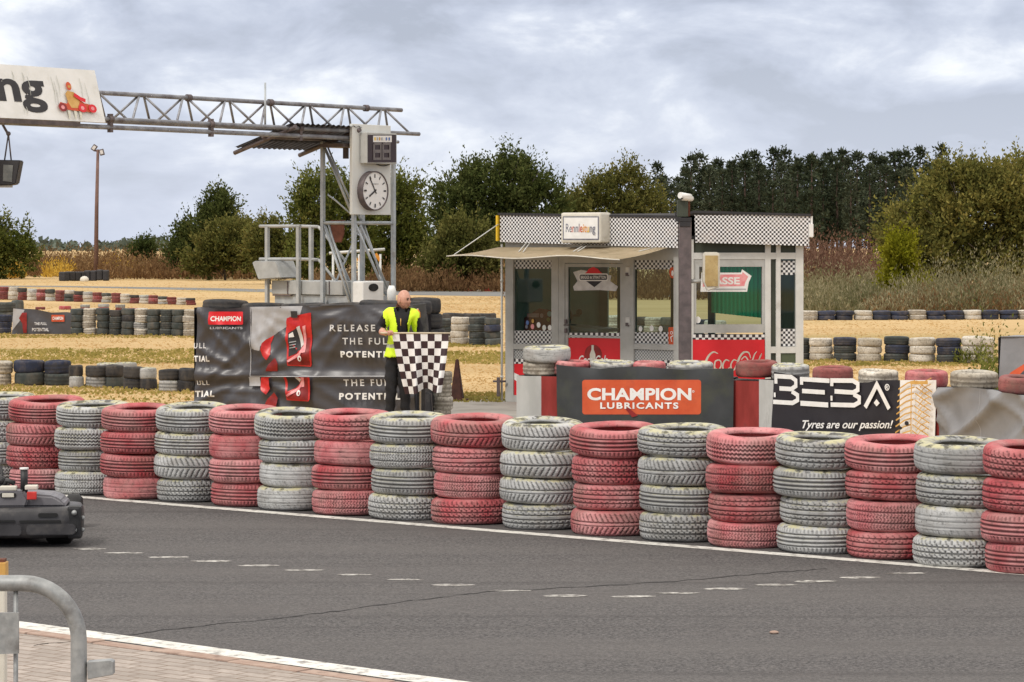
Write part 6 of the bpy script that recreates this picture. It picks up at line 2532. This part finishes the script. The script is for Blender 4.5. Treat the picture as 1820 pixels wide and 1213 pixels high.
obj('floor_pan', bm, 'black_plastic', kr)
bm = bmesh.new()                                     # slots and recesses of the rear panel
for x0, x1, z0_, z1_ in ((-0.30, -0.155, 0.235, 0.265), (-0.44, -0.13, 0.195, 0.212), (-0.68, -0.47, 0.20, 0.215), (-0.73, -0.64, 0.10, 0.185), (-0.98, -0.80, 0.10, 0.19)):
    ring = round_ring(x0, z0_, x1, z1_, min(0.012, (z1_ - z0_) / 2.2), 3)
    add_prism(bm, [kp(x, -0.012, z) for x, z in ring], ky_ * 0.02)
obj('vent', bm, 'black', bump_)
bm = bmesh.new()
for x0, x1, z0_, z1_ in ((-0.39, -0.02, 0.10, 0.185), (-0.62, -0.42, 0.095, 0.18)):
    ring = round_ring(x0, z0_, x1, z1_, 0.03, 4)
    add_prism(bm, [kp(x, -0.010, z) for x, z in ring], ky_ * 0.02)
bmesh.ops.bevel(bm, geom=bm.edges[:], offset=0.006, segments=2, affect='EDGES')
obj('rear_panel', bm, 'kart_plastic', bump_)
bm = bmesh.new()
add_box(bm, kp(-0.035, 0.10, 0.19), (0.105, 0.16, 0.245), KR, bev=0.022)
cor = obj('bumper_corner', bm, 'black_plastic', bump_)
bm = bmesh.new()
for x, y, z in ((-0.035, 0.012, 0.265), (-0.035, 0.012, 0.135)):
    bmesh.ops.create_icosphere(bm, subdivisions=2, radius=0.021, matrix=Matrix.Translation(kp(x, y, z)))
    add_tube(bm, [kp(x, y + 0.01, z), kp(x, y + 0.03, z)], 0.03, 10)
for x, y, z in ((0.022, 0.08, 0.22), (0.022, 0.08, 0.13)):
    bmesh.ops.create_icosphere(bm, subdivisions=2, radius=0.018, matrix=Matrix.Translation(kp(x, y, z)))
obj('bolt', bm, 'galvanised', cor)
bm = bmesh.new()
add_prism(bm, [kp(x, 0.12, z) for x, z in ((-1.36, .295), (-0.10, .295), (-0.13, .345), (-0.20, .385), (-0.40, .40), (-1.0, .41), (-1.25, .38))], ky_ * 0.42)
bmesh.ops.bevel(bm, geom=bm.edges[:], offset=0.02, segments=3, affect='EDGES')
obj('engine_cover', bm, 'kart_grey', kr, smooth=False)
bm = bmesh.new()
add_prism(bm, [kp(x, 0.07, z) for x, z in ((-0.74, .305), (-0.40, .305), (-0.38, .36), (-0.42, .425), (-0.74, .43))], ky_ * 0.2)
bmesh.ops.bevel(bm, geom=bm.edges[:], offset=0.014, segments=2, affect='EDGES')
cov = obj('lamp_housing', bm, 'kart_grey', kr)
bm = bmesh.new()
add_box(bm, kp(-0.355, 0.075, 0.39), (0.072, 0.03, 0.058), KR, bev=0.006)
obj('tail_light', bm, 'red_lamp', kr)
bm = bmesh.new()
add_prism(bm, [kp(x, 0.065, z) for x, z in round_ring(-0.59, .375, -0.47, .412, .018, 3)], ky_ * 0.015)
obj('slot', bm, 'black', cov)
bm = bmesh.new()
add_box(bm, kp(-0.53, 0.06, 0.394), (0.088, 0.012, 0.03), KR, bev=0.004)
add_box(bm, kp(-0.535, 0.14, 0.442), (0.125, 0.08, 0.032), KR, bev=0.008)
add_box(bm, kp(-0.365, 0.16, 0.445), (0.095, 0.09, 0.034), KR, bev=0.01)
obj('plate', bm, 'off_white', cov)
bm = bmesh.new()
add_tube(bm, [kp(-0.425, 0.2, 0.40), kp(-0.425, 0.2, 0.575)], 0.028, 12)
add_tube(bm, [kp(-0.425, 0.2, 0.575), kp(-0.425, 0.2, 0.59)], 0.034, 12, mi=1)
obj('post', bm, ['black_plastic', 'white_paint'], kr)
bm = bmesh.new()
add_tube(bm, [kp(-0.62, 0.25, 0.40), kp(-0.56, 0.24, 0.49), kp(-0.50, 0.22, 0.47)], 0.02, 8)
bmesh.ops.create_icosphere(bm, subdivisions=2, radius=0.035, matrix=Matrix.Translation(kp(-0.60, 0.25, 0.49)))
obj('intake', bm, 'black_plastic', kr)
bm = bmesh.new()                                     # seat shell
for k in range(9):
    a0_, a1_ = math.radians(-80 + 20 * k), math.radians(-60 + 20 * k)
    for (z0_, w0, y0_), (z1_, w1, y1_) in (((0.12, 0.17, 0.9), (0.32, 0.20, 0.75)), ((0.32, 0.20, 0.75), (0.50, 0.17, 0.66))):
        f = lambda a_, w, y, z: kp(-0.92 + w * math.sin(a_), y - 0.12 * math.cos(a_) + 0.10, z)
        if k < 8:
            add_quad(bm, [f(a0_, w0, y0_, z0_), f(a1_, w0, y0_, z0_), f(a1_, w1, y1_, z1_), f(a0_, w1, y1_, z1_)]).smooth = True
bmesh.ops.solidify(bm, geom=bm.faces[:], thickness=0.015)
obj('seat', bm, 'black_plastic', kr)
bm = bmesh.new()
add_tube(bm, [kp(-0.86 + 0.14 * math.cos(a), 1.38 + 0.07 * math.sin(a), 0.44 + 0.12 * math.sin(a)) for a in [2 * math.pi * i / 20 for i in range(20)]], 0.014, 8, closed=True)
add_tube(bm, [kp(-0.86, 1.38, 0.44), kp(-0.86, 1.7, 0.2)], 0.012, 8)
obj('steering_wheel', bm, 'black_plastic', kr)
for x, y, w in ((-0.17, 0.33, 0.2), (-1.25, 0.33, 0.2), (-0.17, 1.6, 0.13), (-1.25, 1.6, 0.13)):
    bm = bmesh.new()
    add_tube(bm, [kp(x - w / 2, y, 0.135), kp(x - w / 2 + 0.025, y, 0.135), kp(x + w / 2 - 0.025, y, 0.135), kp(x + w / 2, y, 0.135)], [0.105, 0.133, 0.133, 0.105], 20)
    obj('wheel', bm, 'black', kr)


# ================================================================== CROWD BARRIER in the corner
bd = 10.0
bk = bd / F
br = thing('crowd_barrier', 'galvanised tube crowd barrier with rounded corner standing on the pavers', 'barrier', Vector((P(100, HY, bd).x, bd, 0)))
rT = 14.5 * bk
path = [P(-900, 1034, bd), P(-300, 1036, bd), P(30, 1037, bd)]
for a in range(90, -1, -9):
    path.append(P(42 + 98 * math.cos(math.radians(a)), 1137 - 100 * math.sin(math.radians(a)), bd))
z_low = 0.30
path.append(Vector((path[-1].x, bd, 0.38)))
cxx = path[-1].x
for a in range(0, 91, 15):
    path.append(Vector((cxx - 0.16 + 0.16 * math.cos(math.radians(a)), bd, 0.36 - 0.16 * math.sin(math.radians(a)))))
path.append(Vector((P(-900, 0, bd).x, bd, 0.20)))
bm = bmesh.new()
add_tube(bm, path, rT, 16)
obj('frame', bm, 'galvanised', br)
x = -8
i = 0
while x > -860:
    bm = bmesh.new()
    a = P(x, 1040, bd)
    add_tube(bm, [(a.x, bd, 0.20), (a.x, bd, a.z)], 0.009, 8)
    obj('bar', bm, 'galvanised', br)
    x -= 62
    i += 1
bm = bmesh.new()
a = P(28, 1050, bd)
add_tube(bm, [(a.x, bd, 0.20), (a.x, bd, a.z)], 0.0085, 8)
obj('bar', bm, 'galvanised', br)
bm = bmesh.new()
p4 = [P(x, y, bd - 0.035) for x, y in ((-60, 1091), (33, 1089), (33, 1162), (-60, 1165))]
add_prism(bm, p4, Vector((0, 0.012, 0)))
obj('number_plate', bm, 'galvanised', br)
bm = bmesh.new()
p4 = [P(x, y, bd - 0.02) for x, y in ((154, 1177), (196, 1174), (201, 1177), (201, 1200), (156, 1208))]
add_prism(bm, p4, Vector((0, 0.05, 0)))
bmesh.ops.bevel(bm, geom=bm.edges[:], offset=0.002, segments=1, affect='EDGES')
obj('hook', bm, 'galvanised', br)
bm = bmesh.new()
legx = P(60, 0, bd).x
add_tube(bm, [(legx, bd - 0.32, 0.015), (legx, bd - 0.02, 0.12), (legx, bd + 0.02, 0.12), (legx, bd + 0.32, 0.015)], 0.018, 10)
obj('foot', bm, 'galvanised', br)
# post behind it, cut by the frame edge
bm = bmesh.new()
a = P(-2, 1000, 10.6)
add_box(bm, (a.x, 10.6, a.z / 2), (0.055, 0.055, a.z), bev=0.006)
add_box(bm, (a.x, 10.6, a.z - 0.025), (0.062, 0.062, 0.056), bev=0.004, mi=1)
add_box(bm, (a.x, 10.6, a.z + 0.008), (0.05, 0.05, 0.012), mi=2)
single('marker_post', bm, ['off_white', 'gold_print', 'rust'], 'thin cream post with a rusty cap behind the crowd barrier', 'post', (a.x, 10.6, 0))


# ================================================================== FLOODLIGHT MAST, FAR BARRIER
bm = bmesh.new()
a, b, c_ = G(109, 500), G(150, 499.5), G(194, 499.5)
for p_, q_, h_ in ((a, b, 0.62), (b, c_, 0.72)):
    d_ = q_ - p_
    for k_ in range(4):
        m_ = p_ + d_ * ((k_ + 0.5) / 4)
        add_box(bm, Vector((m_.x, m_.y, h_ / 2 + rng.uniform(-.04, .04))), (d_.length / 4 - 0.02, 0.6, h_), rot_uv(d_), bev=0.09)
single('guard_block', bm, 'near_black', 'long low black crash block on the far field by the mast', 'barrier', Vector((b.x, b.y, 0)))
bm = bmesh.new()
bmesh.ops.create_icosphere(bm, subdivisions=2, radius=0.30, matrix=Matrix.Translation(G(152, 500.5) + Vector((0, -0.5, 0.12))) @ Matrix.Diagonal((1, 0.6, 0.8, 1)))
single('sack', bm, 'off_white', 'pale sack lying against the black crash block', 'sack', G(152, 500.5), smooth=True)
fd = 200.0
a = P(171, HY, fd)
ms = thing('floodlight_mast', 'slim rusty brown mast with two floodlights on the far field', 'mast', (a.x, fd, 0))
fk = fd / F
bm = bmesh.new()
add_tube(bm, [(a.x - 0.03, fd, 0), (a.x + 0.03, fd, 5.0), (P(174, 0, fd).x, fd, P(0, 266, fd).z)], [0.17, 0.14, 0.10], 10)
add_tube(bm, [P(167, 268, fd), P(183, 270, fd)], 0.06, 8)
obj('pole', bm, 'mast_brown', ms)
for x, y, an in ((167.5, 263, 35), (181, 271, -15)):
    bm = bmesh.new()
    add_box(bm, P(x, y, fd), (8 * fk, 0.25, 11 * fk), Matrix.Rotation(math.radians(an), 3, 'Y'), bev=0.03)
    hd_ = obj('floodlight', bm, 'dark_steel', ms)
    bm = bmesh.new()
    add_box(bm, P(x, y, fd) + Vector((0.0, -0.14, 0)), (5 * fk, 0.03, 7 * fk), Matrix.Rotation(math.radians(an), 3, 'Y'))
    obj('lamp_glass', bm, 'letter_grey', hd_)


# ================================================================== TREES AND WEEDS
def leaf_quads(base, axis, length, width, r):
    """one folded leaf-clump diamond per row of base"""
    n = len(base)
    axis = axis / np.linalg.norm(axis, axis=1, keepdims=True)
    ref = r.normal(size=(n, 3))
    side = np.cross(axis, ref)
    side /= np.linalg.norm(side, axis=1, keepdims=True) + 1e-9
    L_, w = length[:, None], width[:, None]
    a = base
    b = base + axis * L_ * 0.45 + side * w * 0.5
    c = base + axis * L_
    d = base + axis * L_ * 0.45 - side * w * 0.5
    co = np.stack([a, b, c, d], 1).reshape(-1, 3)
    fa = np.arange(n * 4).reshape(n, 4)
    return co, fa


def twig_leaves(starts, dirs, lens, per, lsize, r, droop=0.0, ratio=0.5, spread=0.6):
    n = len(starts)
    t = (np.arange(per)[None, :] + r.uniform(0, 1, (n, per))) / per
    p = starts[:, None, :] + dirs[:, None, :] * (lens[:, None] * t)[..., None]
    p[..., 2] -= droop * (lens[:, None] * t) ** 2
    p = p + r.normal(size=p.shape) * (lsize * 0.35)
    ax = dirs[:, None, :] + r.normal(size=p.shape) * spread
    sz = lsize * (1.15 - 0.55 * t) * r.uniform(0.6, 1.3, t.shape)
    return leaf_quads(p.reshape(-1, 3), ax.reshape(-1, 3), sz.reshape(-1) * 1.3, sz.reshape(-1) * ratio * 1.3, r)


def tree(name, label, cat, d, bx, by, lobes, twigs, per, lsize, mname, up=0.7, tlen=1.0, group=None, seed=0, trunk=True, inner=0.35, spread=0.6):
    """lobes: picture ellipses (cx, cy, rx, ry[, depth shift m]) at distance d"""
    r = np.random.default_rng(seed)
    k = d / F
    root_p = P(bx, HY, d)
    root_p.z = 0
    root = thing(name, label, cat, root_p, group)
    vol = np.array([l[2] * l[3] for l in lobes], float)
    cnt = np.maximum(6, (1.32 * twigs * vol / vol.sum())).astype(int)
    S, D, Ln = [], [], []
    for l, n in zip(lobes, cnt):
        c = np.array(P(l[0], l[1], d + (l[4] if len(l) > 4 else 0)))
        c[2] -= 0.42 * tlen * up
        rad = np.array([l[2] * k, min(l[2], l[3] * 1.2) * k * 0.85, l[3] * k * 0.95])
        v = r.normal(size=(n, 3))
        v /= np.linalg.norm(v, axis=1, keepdims=True)
        rr = r.uniform(inner ** 3, 1, n) ** (1 / 3)
        rr *= 0.86 + 0.22 * np.sin(v[:, 0] * 5 + seed) * np.sin(v[:, 2] * 6 + 1.3 * seed) * np.cos(v[:, 1] * 4)
        S.append(c + v * rad * rr[:, None])
        out = v.copy()
        dd = out * 0.6 + np.array([0, 0, up]) + r.normal(size=(n, 3)) * 0.35
        dd /= np.linalg.norm(dd, axis=1, keepdims=True)
        D.append(dd)
        Ln.append(tlen * r.uniform(0.35, 1.15, n) * (1 + 0.55 * (r.uniform(size=n) > 0.95)))
    S, D, Ln = np.concatenate(S), np.concatenate(D), np.concatenate(Ln)
    S[:, 2] = np.maximum(S[:, 2], 0.15)
    q = np.sin(S[:, 0] * 2.1 + seed) * np.sin(S[:, 2] * 2.5 + 2.0 * seed) + 0.6 * np.sin(S[:, 0] * 4.3 + S[:, 2] * 3.1 + seed) * np.sin(S[:, 1] * 2.2)
    keep = q > -0.62 + r.uniform(-0.15, 0.15, len(q))                  # gaps between the boughs
    S, D, Ln = S[keep], D[keep], Ln[keep] * (1 + 0.35 * np.clip(q[keep], 0, 1))
    co, fa = twig_leaves(S, D, Ln, per, lsize, r, spread=spread)
    me = quad_mesh('crown', co, fa)
    obj('crown', me, mname, root)
    if trunk:
        bm = bmesh.new()
        top = max(H - (l[1] - HY) * k for l in lobes)
        hgt = max(1.0, top)
        rt = 0.022 * hgt + 0.03
        wob = lambda: Vector((r.uniform(-.12, .12), r.uniform(-.12, .12), 0))
        spine = [root_p + wob() * 0.2 + Vector((0, 0, -0.1)), root_p + wob() + Vector((0, 0, hgt * 0.3)), root_p + wob() * 2 + Vector((0, 0, hgt * 0.65)), root_p + wob() * 3 + Vector((0, 0, hgt * 0.95))]
        add_tube(bm, spine, [rt, rt * 0.8, rt * 0.5, rt * 0.15], 8)
        for l in lobes:
            c = P(l[0], l[1], d + (l[4] if len(l) > 4 else 0))
            for q in range(3):
                tip = c + Vector((r.uniform(-.6, .6) * l[2] * k, r.uniform(-.5, .5) * l[2] * k, r.uniform(0.0, .8) * l[3] * k))
                s0 = spine[1] + (spine[2] - spine[1]) * r.uniform(-0.6, 1.0)
                mid = (s0 + tip) / 2 + Vector((0, 0, -0.15))
                add_tube(bm, [s0, mid, tip], [rt * 0.4, rt * 0.28, rt * 0.08], 6)
        obj('trunk', bm, 'bark', root)
    return root


LT = 'broad-leaved trees at the edge of the field'
tree('leafy_tree', 'green rounded tree cut by the picture edge beyond the far tyres', 'tree', 200, -20, 490, [(0, 430, 62, 52), (-40, 420, 60, 62), (38, 452, 34, 34), (-20, 462, 66, 34)], 900, 12, 0.24, 'leaf_mid', 0.5, 1.0, LT, 1)
tree('leafy_tree', 'dark pointed tree standing left of the clock tower', 'tree', 200, 375, 490, [(390, 390, 40, 58), (386, 358, 26, 34), (352, 420, 40, 52), (326, 445, 32, 44), (420, 440, 40, 50)], 1300, 12, 0.24, 'leaf_dark', 0.9, 1.1, LT, 2)
tree('leafy_tree', 'olive-brown round bush in front of the dark pointed tree', 'tree', 192, 400, 492, [(410, 428, 62, 48), (366, 456, 44, 36), (460, 446, 46, 42)], 1000, 12, 0.24, 'leaf_olive', 0.6, 0.9, LT, 3)
tree('leafy_tree', 'small dark shrub on the skyline near the floodlight mast', 'tree', 212, 256, 470, [(256, 442, 20, 20), (248, 452, 18, 16)], 240, 10, 0.22, 'leaf_dark', 0.6, 0.7, LT, 4)
tree('leafy_tree', 'dense dark tree behind the marshal platform railing', 'tree', 172, 480, 500, [(478, 436, 42, 58), (520, 450, 46, 52)], 800, 12, 0.22, 'leaf_olive', 0.6, 0.8, LT, 5)
tree('leafy_tree', 'open-crowned green tree rising behind the lattice tower legs', 'tree', 160, 590, 505, [(588, 352, 58, 62), (545, 385, 40, 60), (620, 400, 60, 80), (570, 450, 62, 56), (555, 345, 26, 40)], 1400, 12, 0.21, 'leaf_mid', 0.8, 1.1, LT, 6, inner=0.2)
tree('leafy_tree', 'yellow-green spiky tree just right of the station clock', 'tree', 163, 715, 505, [(718, 340, 32, 44), (706, 390, 52, 70), (730, 430, 52, 66), (690, 460, 50, 46)], 1300, 12, 0.20, 'leaf_mid', 0.9, 1.2, LT, 7, inner=0.2)
tree('leafy_tree', 'large dark green bushy tree between clock tower and hut', 'tree', 150, 880, 510, [(880, 330, 92, 64), (820, 360, 64, 78), (950, 370, 68, 84), (870, 430, 110, 78), (910, 290, 42, 24)], 2400, 13, 0.20, 'leaf_dark', 0.9, 1.1, LT, 8)
tree('leafy_tree', 'olive bush at the foot of the large dark tree', 'tree', 146, 820, 512, [(824, 430, 56, 60), (790, 466, 42, 42), (868, 462, 52, 46)], 1200, 12, 0.19, 'leaf_olive', 0.7, 0.9, LT, 9)
tree('leafy_tree', 'olive-green tree showing above the hut roof', 'tree', 158, 1090, 505, [(1085, 356, 90, 56), (1030, 380, 52, 50), (1140, 374, 50, 52), (1090, 420, 110, 70), (1118, 310, 34, 22)], 1900, 13, 0.20, 'leaf_olive', 0.9, 1.0, LT, 10)
tree('leafy_tree', 'huge autumn-tinged olive bush filling the far corner beyond the hut', 'tree', 114, 1740, 540, [(1735, 368, 128, 90), (1660, 440, 104, 90), (1790, 345, 90, 80), (1870, 380, 110, 110), (1760, 470, 170, 76), (1615, 402, 56, 54), (1700, 320, 60, 40), (1900, 470, 120, 76)],
     4600, 14, 0.17, 'leaf_autumn', 0.6, 0.9, LT, 11)
tree('leafy_tree', 'narrow lime-yellow bush glowing in front of the autumn bush', 'tree', 103, 1602, 548, [(1602, 486, 34, 54), (1600, 445, 24, 34), (1588, 510, 26, 34), (1622, 500, 24, 42)], 900, 13, 0.13, 'leaf_lime', 0.9, 0.7, LT, 12)


# ---- pines of the dark wood
def pine_mesh(seed, hgt=10.0):
    r = np.random.default_rng(seed)
    S, D, Ln = [], [], []
    z = hgt * r.uniform(0.22, 0.36)
    while z < hgt:
        q = (z / hgt)
        rad = 2.1 * max(0.0, 1 - q) ** 0.72 * (0.45 + 0.8 * r.uniform()) + 0.10
        if q > 0.8:
            rad *= 1.05
        nb = r.integers(4, 7)
        a0 = r.uniform(0, 6.28)
        for b in range(nb):
            a = a0 + b * 6.283 / nb + r.uniform(-.35, .35)
            rb = rad * r.uniform(0.55, 1.15)
            steps = max(2, int(rb / 0.24))
            for s in range(steps):
                f = (s + 0.6) / steps
                pz_ = z + 0.35 * rb * f * f - 0.10 * rb * f + r.uniform(-.06, .06)
                S.append((math.cos(a) * rb * f, math.sin(a) * rb * f, pz_))
                D.append((math.cos(a) * 0.7 + r.normal() * .4, math.sin(a) * 0.7 + r.normal() * .4, 0.55 + r.normal() * .25))
                Ln.append(0.42 * r.uniform(.7, 1.3))
        z += r.uniform(0.38, 0.74)
    for k in range(6):
        S.append((0, 0, hgt - 0.3))
        D.append((r.normal() * .25, r.normal() * .25, 1))
        Ln.append(0.6)
    co, fa = twig_leaves(np.array(S), np.array(D) / np.linalg.norm(np.array(D), axis=1, keepdims=True), np.array(Ln), 8, 0.31, r, ratio=0.42, spread=0.6)
    me = quad_mesh('crown', co, fa)
    me.materials.append(MATS['needles'])
    bm = bmesh.new()
    add_tube(bm, [(0, 0, -0.1), (0.05, 0.02, hgt * 0.4), (-0.03, 0.0, hgt * 0.75), (0, 0, hgt * 0.98)], [0.16, 0.13, 0.08, 0.02], 7)
    tm = mesh_from(bm, 'trunk')
    tm.materials.append(MATS['pine_bark'])
    return me, tm


PINES = [pine_mesh(40 + i) for i in range(5)]
pr = random.Random(21)
pine_first = {}
rows_ = [(226, 25, 1178, 1700), (240, 21, 1165, 1700), (258, 19, 1172, 1690)]
for ri, (dd, sp, xa_, xb_) in enumerate(rows_):
    x = xa_ + ri * 7
    while x < xb_:
        i = pr.randrange(5)
        top_y = 296 - 10 * min(1, max(0, (x - 1180) / 400)) + pr.uniform(-18, 26) + (12 if x < 1230 else 0) + (10, 0, -4)[ri]
        d = dd + pr.uniform(-5, 5)
        s = (H - (top_y - HY) * d / F) / 10.0
        p = P(x + pr.uniform(-6, 6), HY, d)
        if i not in pine_first:
            root = thing('pine_tree', 'x', 'tree', (p.x, p.y, 0))
            parts = []
            for nm, me in zip(('crown', 'trunk'), PINES[i]):
                o = bpy.data.objects.new(nm, me)
                SC.collection.objects.link(o)
                o.parent = root
                parts.append(o)
            pine_first[i] = (root, parts)
        else:
            r0, parts = pine_first[i]
            root = r0.copy()
            SC.collection.objects.link(root)
            for o in parts:
                c = o.copy()
                c.parent = root
                SC.collection.objects.link(c)
        root.location = (p.x, p.y, 0)
        root.scale = (s * 1.05, s * 1.05, s)
        root.rotation_euler = (0, 0, pr.uniform(0, 6.28))
        tag(root, ('tall dark pine along the front edge of the wood behind the hut', 'dark pine in the middle of the wood behind the hut', 'dark pine at the back of the wood behind the hut')[ri],
            'tree', 'dark pines of the wood behind the hut')
        x += sp * pr.uniform(0.75, 1.25)


# ---- stuff nobody could count
def stuff(name, co, fa, m, label, group=None):
    o = obj(name, quad_mesh(name, co, fa), m)
    o['kind'] = 'stuff'
    o['label'] = label
    return o


def brush(name, label, areas, m, lsize, per, seed, up=1.0, ratio=0.35, spread=0.35):
    """areas: (px0, px1, d0, d1, height m at px0, height at px1, stems)"""
    r = np.random.default_rng(seed)
    S, D, Ln = [], [], []
    for x0, x1, d0, d1, h0, h1, n in areas:
        t = r.uniform(0, 1, n)
        d = d0 + (d1 - d0) * r.uniform(0, 1, n)
        X = ((x0 + (x1 - x0) * t) - CX) * d / F
        hh = (h0 + (h1 - h0) * t) * (0.50 + 0.42 * np.sin(X * 1.3 + seed) * np.sin(d * 0.9 + X * 0.5) + 0.22 * np.sin(X * 3.7 + 1.0) + 0.40 * r.uniform(0, 1, n))
        S.append(np.stack([X, d, np.zeros(n)], 1))
        dd = np.stack([r.normal(0, 0.22, n), r.normal(0, 0.22, n), np.full(n, up)], 1)
        D.append(dd / np.linalg.norm(dd, axis=1, keepdims=True))
        Ln.append(np.maximum(0.12, hh))
    co, fa = twig_leaves(np.concatenate(S), np.concatenate(D), np.concatenate(Ln), per, lsize, r, ratio=ratio, spread=spread)
    return stuff(name, co, fa, m, label)


brush('brown_weeds', 'tall brown weeds along the far edge of the field', [(-60, 330, 214, 236, 1.5, 2.0, 2600), (180, 560, 196, 216, 1.7, 1.6, 2200), (-60, 240, 236, 262, 2.0, 2.1, 1300)], 'weeds_brown', 0.26, 8, 61)
brush('goldenrod', 'clumps of yellow goldenrod among the brown weeds', [(-40, 44, 203, 211, 1.5, 0.9, 320), (78, 128, 210, 222, 1.4, 1.3, 220), (190, 245, 206, 216, 1.4, 1.5, 220)], 'weeds_gold', 0.24, 7, 62)
brush('brown_brush', 'low brown brush under the trees between tower and hut', [(560, 900, 142, 150, 1.0, 1.1, 1700), (900, 1420, 120, 132, 1.5, 1.7, 2600), (690, 780, 145, 152, 1.5, 1.2, 500)], 'weeds_brown', 0.2, 8, 63)
brush('reddish_brush', 'reddish brown bramble beside the hut in front of the pines', [(1400, 1580, 126, 150, 2.7, 2.5, 2600)], 'weeds_red', 0.17, 11, 64)
brush('pale_weeds', 'tall pale green and straw weeds behind the low blue tyre row', [(1400, 1840, 92, 101, 1.0, 1.3, 2600), (1640, 1860, 98, 106, 1.9, 2.2, 900), (1400, 1600, 102, 116, 1.4, 1.5, 1400)], 'weeds_pale', 0.15, 9, 65, ratio=0.25)
brush('straw_weeds', 'dry straw-coloured stalks at the foot of the bushes', [(1540, 1860, 92, 97, 0.7, 1.2, 900)], 'weeds_brown', 0.14, 7, 66, ratio=0.22)
brush('tyre_weeds', 'green weeds growing beside the tall grey banner', [(1745, 1776, 41, 46, 0.95, 1.2, 90), (1738, 1790, 36, 40, 0.9, 1.0, 70), (1780, 1830, 40, 44, 1.35, 1.5, 60), (1700, 1765, 54.2, 55.0, 0.25, 0.5, 80)], 'leaf_mid', 0.07, 9, 67, ratio=0.4, spread=0.7)
# far wood on the horizon
r = np.random.default_rng(70)
n = 2600
X = r.uniform(-330, 60, n)
Y = r.uniform(1500, 1620, n)
hh = 5.2 + 2.4 * np.sin(X * 0.06) * np.sin(X * 0.023 + 1) + 1.6 * np.sin(X * 0.31)
Z = r.uniform(0, 1, n) ** 0.6 * hh * r.uniform(0.7, 1.1, n)
co, fa = leaf_quads(np.stack([X, Y, Z], 1), r.normal(size=(n, 3)) * [1, 1, 0.5] + [0, 0, 0.6], r.uniform(2.5, 5, n), r.uniform(2, 4, n), r)
stuff('far_wood', co, fa, 'far_wood', 'low dim wood along the far horizon')
# grass tufts over the near field
r = np.random.default_rng(71)


def tufts(name, label, m, regions, hmin, hmax, seed):
    r = np.random.default_rng(seed)
    B, A_, Ls, Ws = [], [], [], []
    for x0, x1, y0, y1, n in regions:
        px = r.uniform(x0, x1, n)
        py = r.uniform(y0, y1, n)
        d = H * F / (py - HY)
        clump = np.sin(px * 0.05) * np.sin(py * 0.35) * 0.3 + 0.75
        B.append(np.stack([(px - CX) * d / F, d, np.zeros(n)], 1))
        A_.append(np.stack([r.normal(0, .5, n), r.normal(0, .3, n), np.ones(n)], 1))
        Ls.append(r.uniform(hmin, hmax, n) * clump)
        Ws.append(r.uniform(0.03, 0.10, n) * d / 50)
    co, fa = leaf_quads(np.concatenate(B), np.concatenate(A_), np.concatenate(Ls), np.concatenate(Ws), r)
    return stuff(name, co, fa, m, label)


tufts('dry_grass', 'dry straw grass tufts over the field', 'straw', [(-20, 345, 596, 700, 3500), (760, 900, 575, 715, 2200), (1420, 1780, 568, 665, 4000), (-20, 345, 540, 600, 2500), (690, 900, 528, 560, 2500), (-20, 345, 700, 770, 2500), (-20, 480, 496, 535, 2000), (1420, 1840, 645, 700, 3500)], 0.012, 0.035, 72)
tufts('green_grass', 'greener grass patches on the field', 'grass_green', [(-20, 345, 622, 648, 2600), (-20, 345, 688, 702, 900), (-20, 345, 702, 760, 700), (775, 900, 626, 648, 1000), (775, 900, 700, 716, 700), (1424, 1770, 636, 652, 1500), (-20, 345, 594, 602, 700), (775, 890, 608, 618, 500)], 0.03, 0.08, 73)
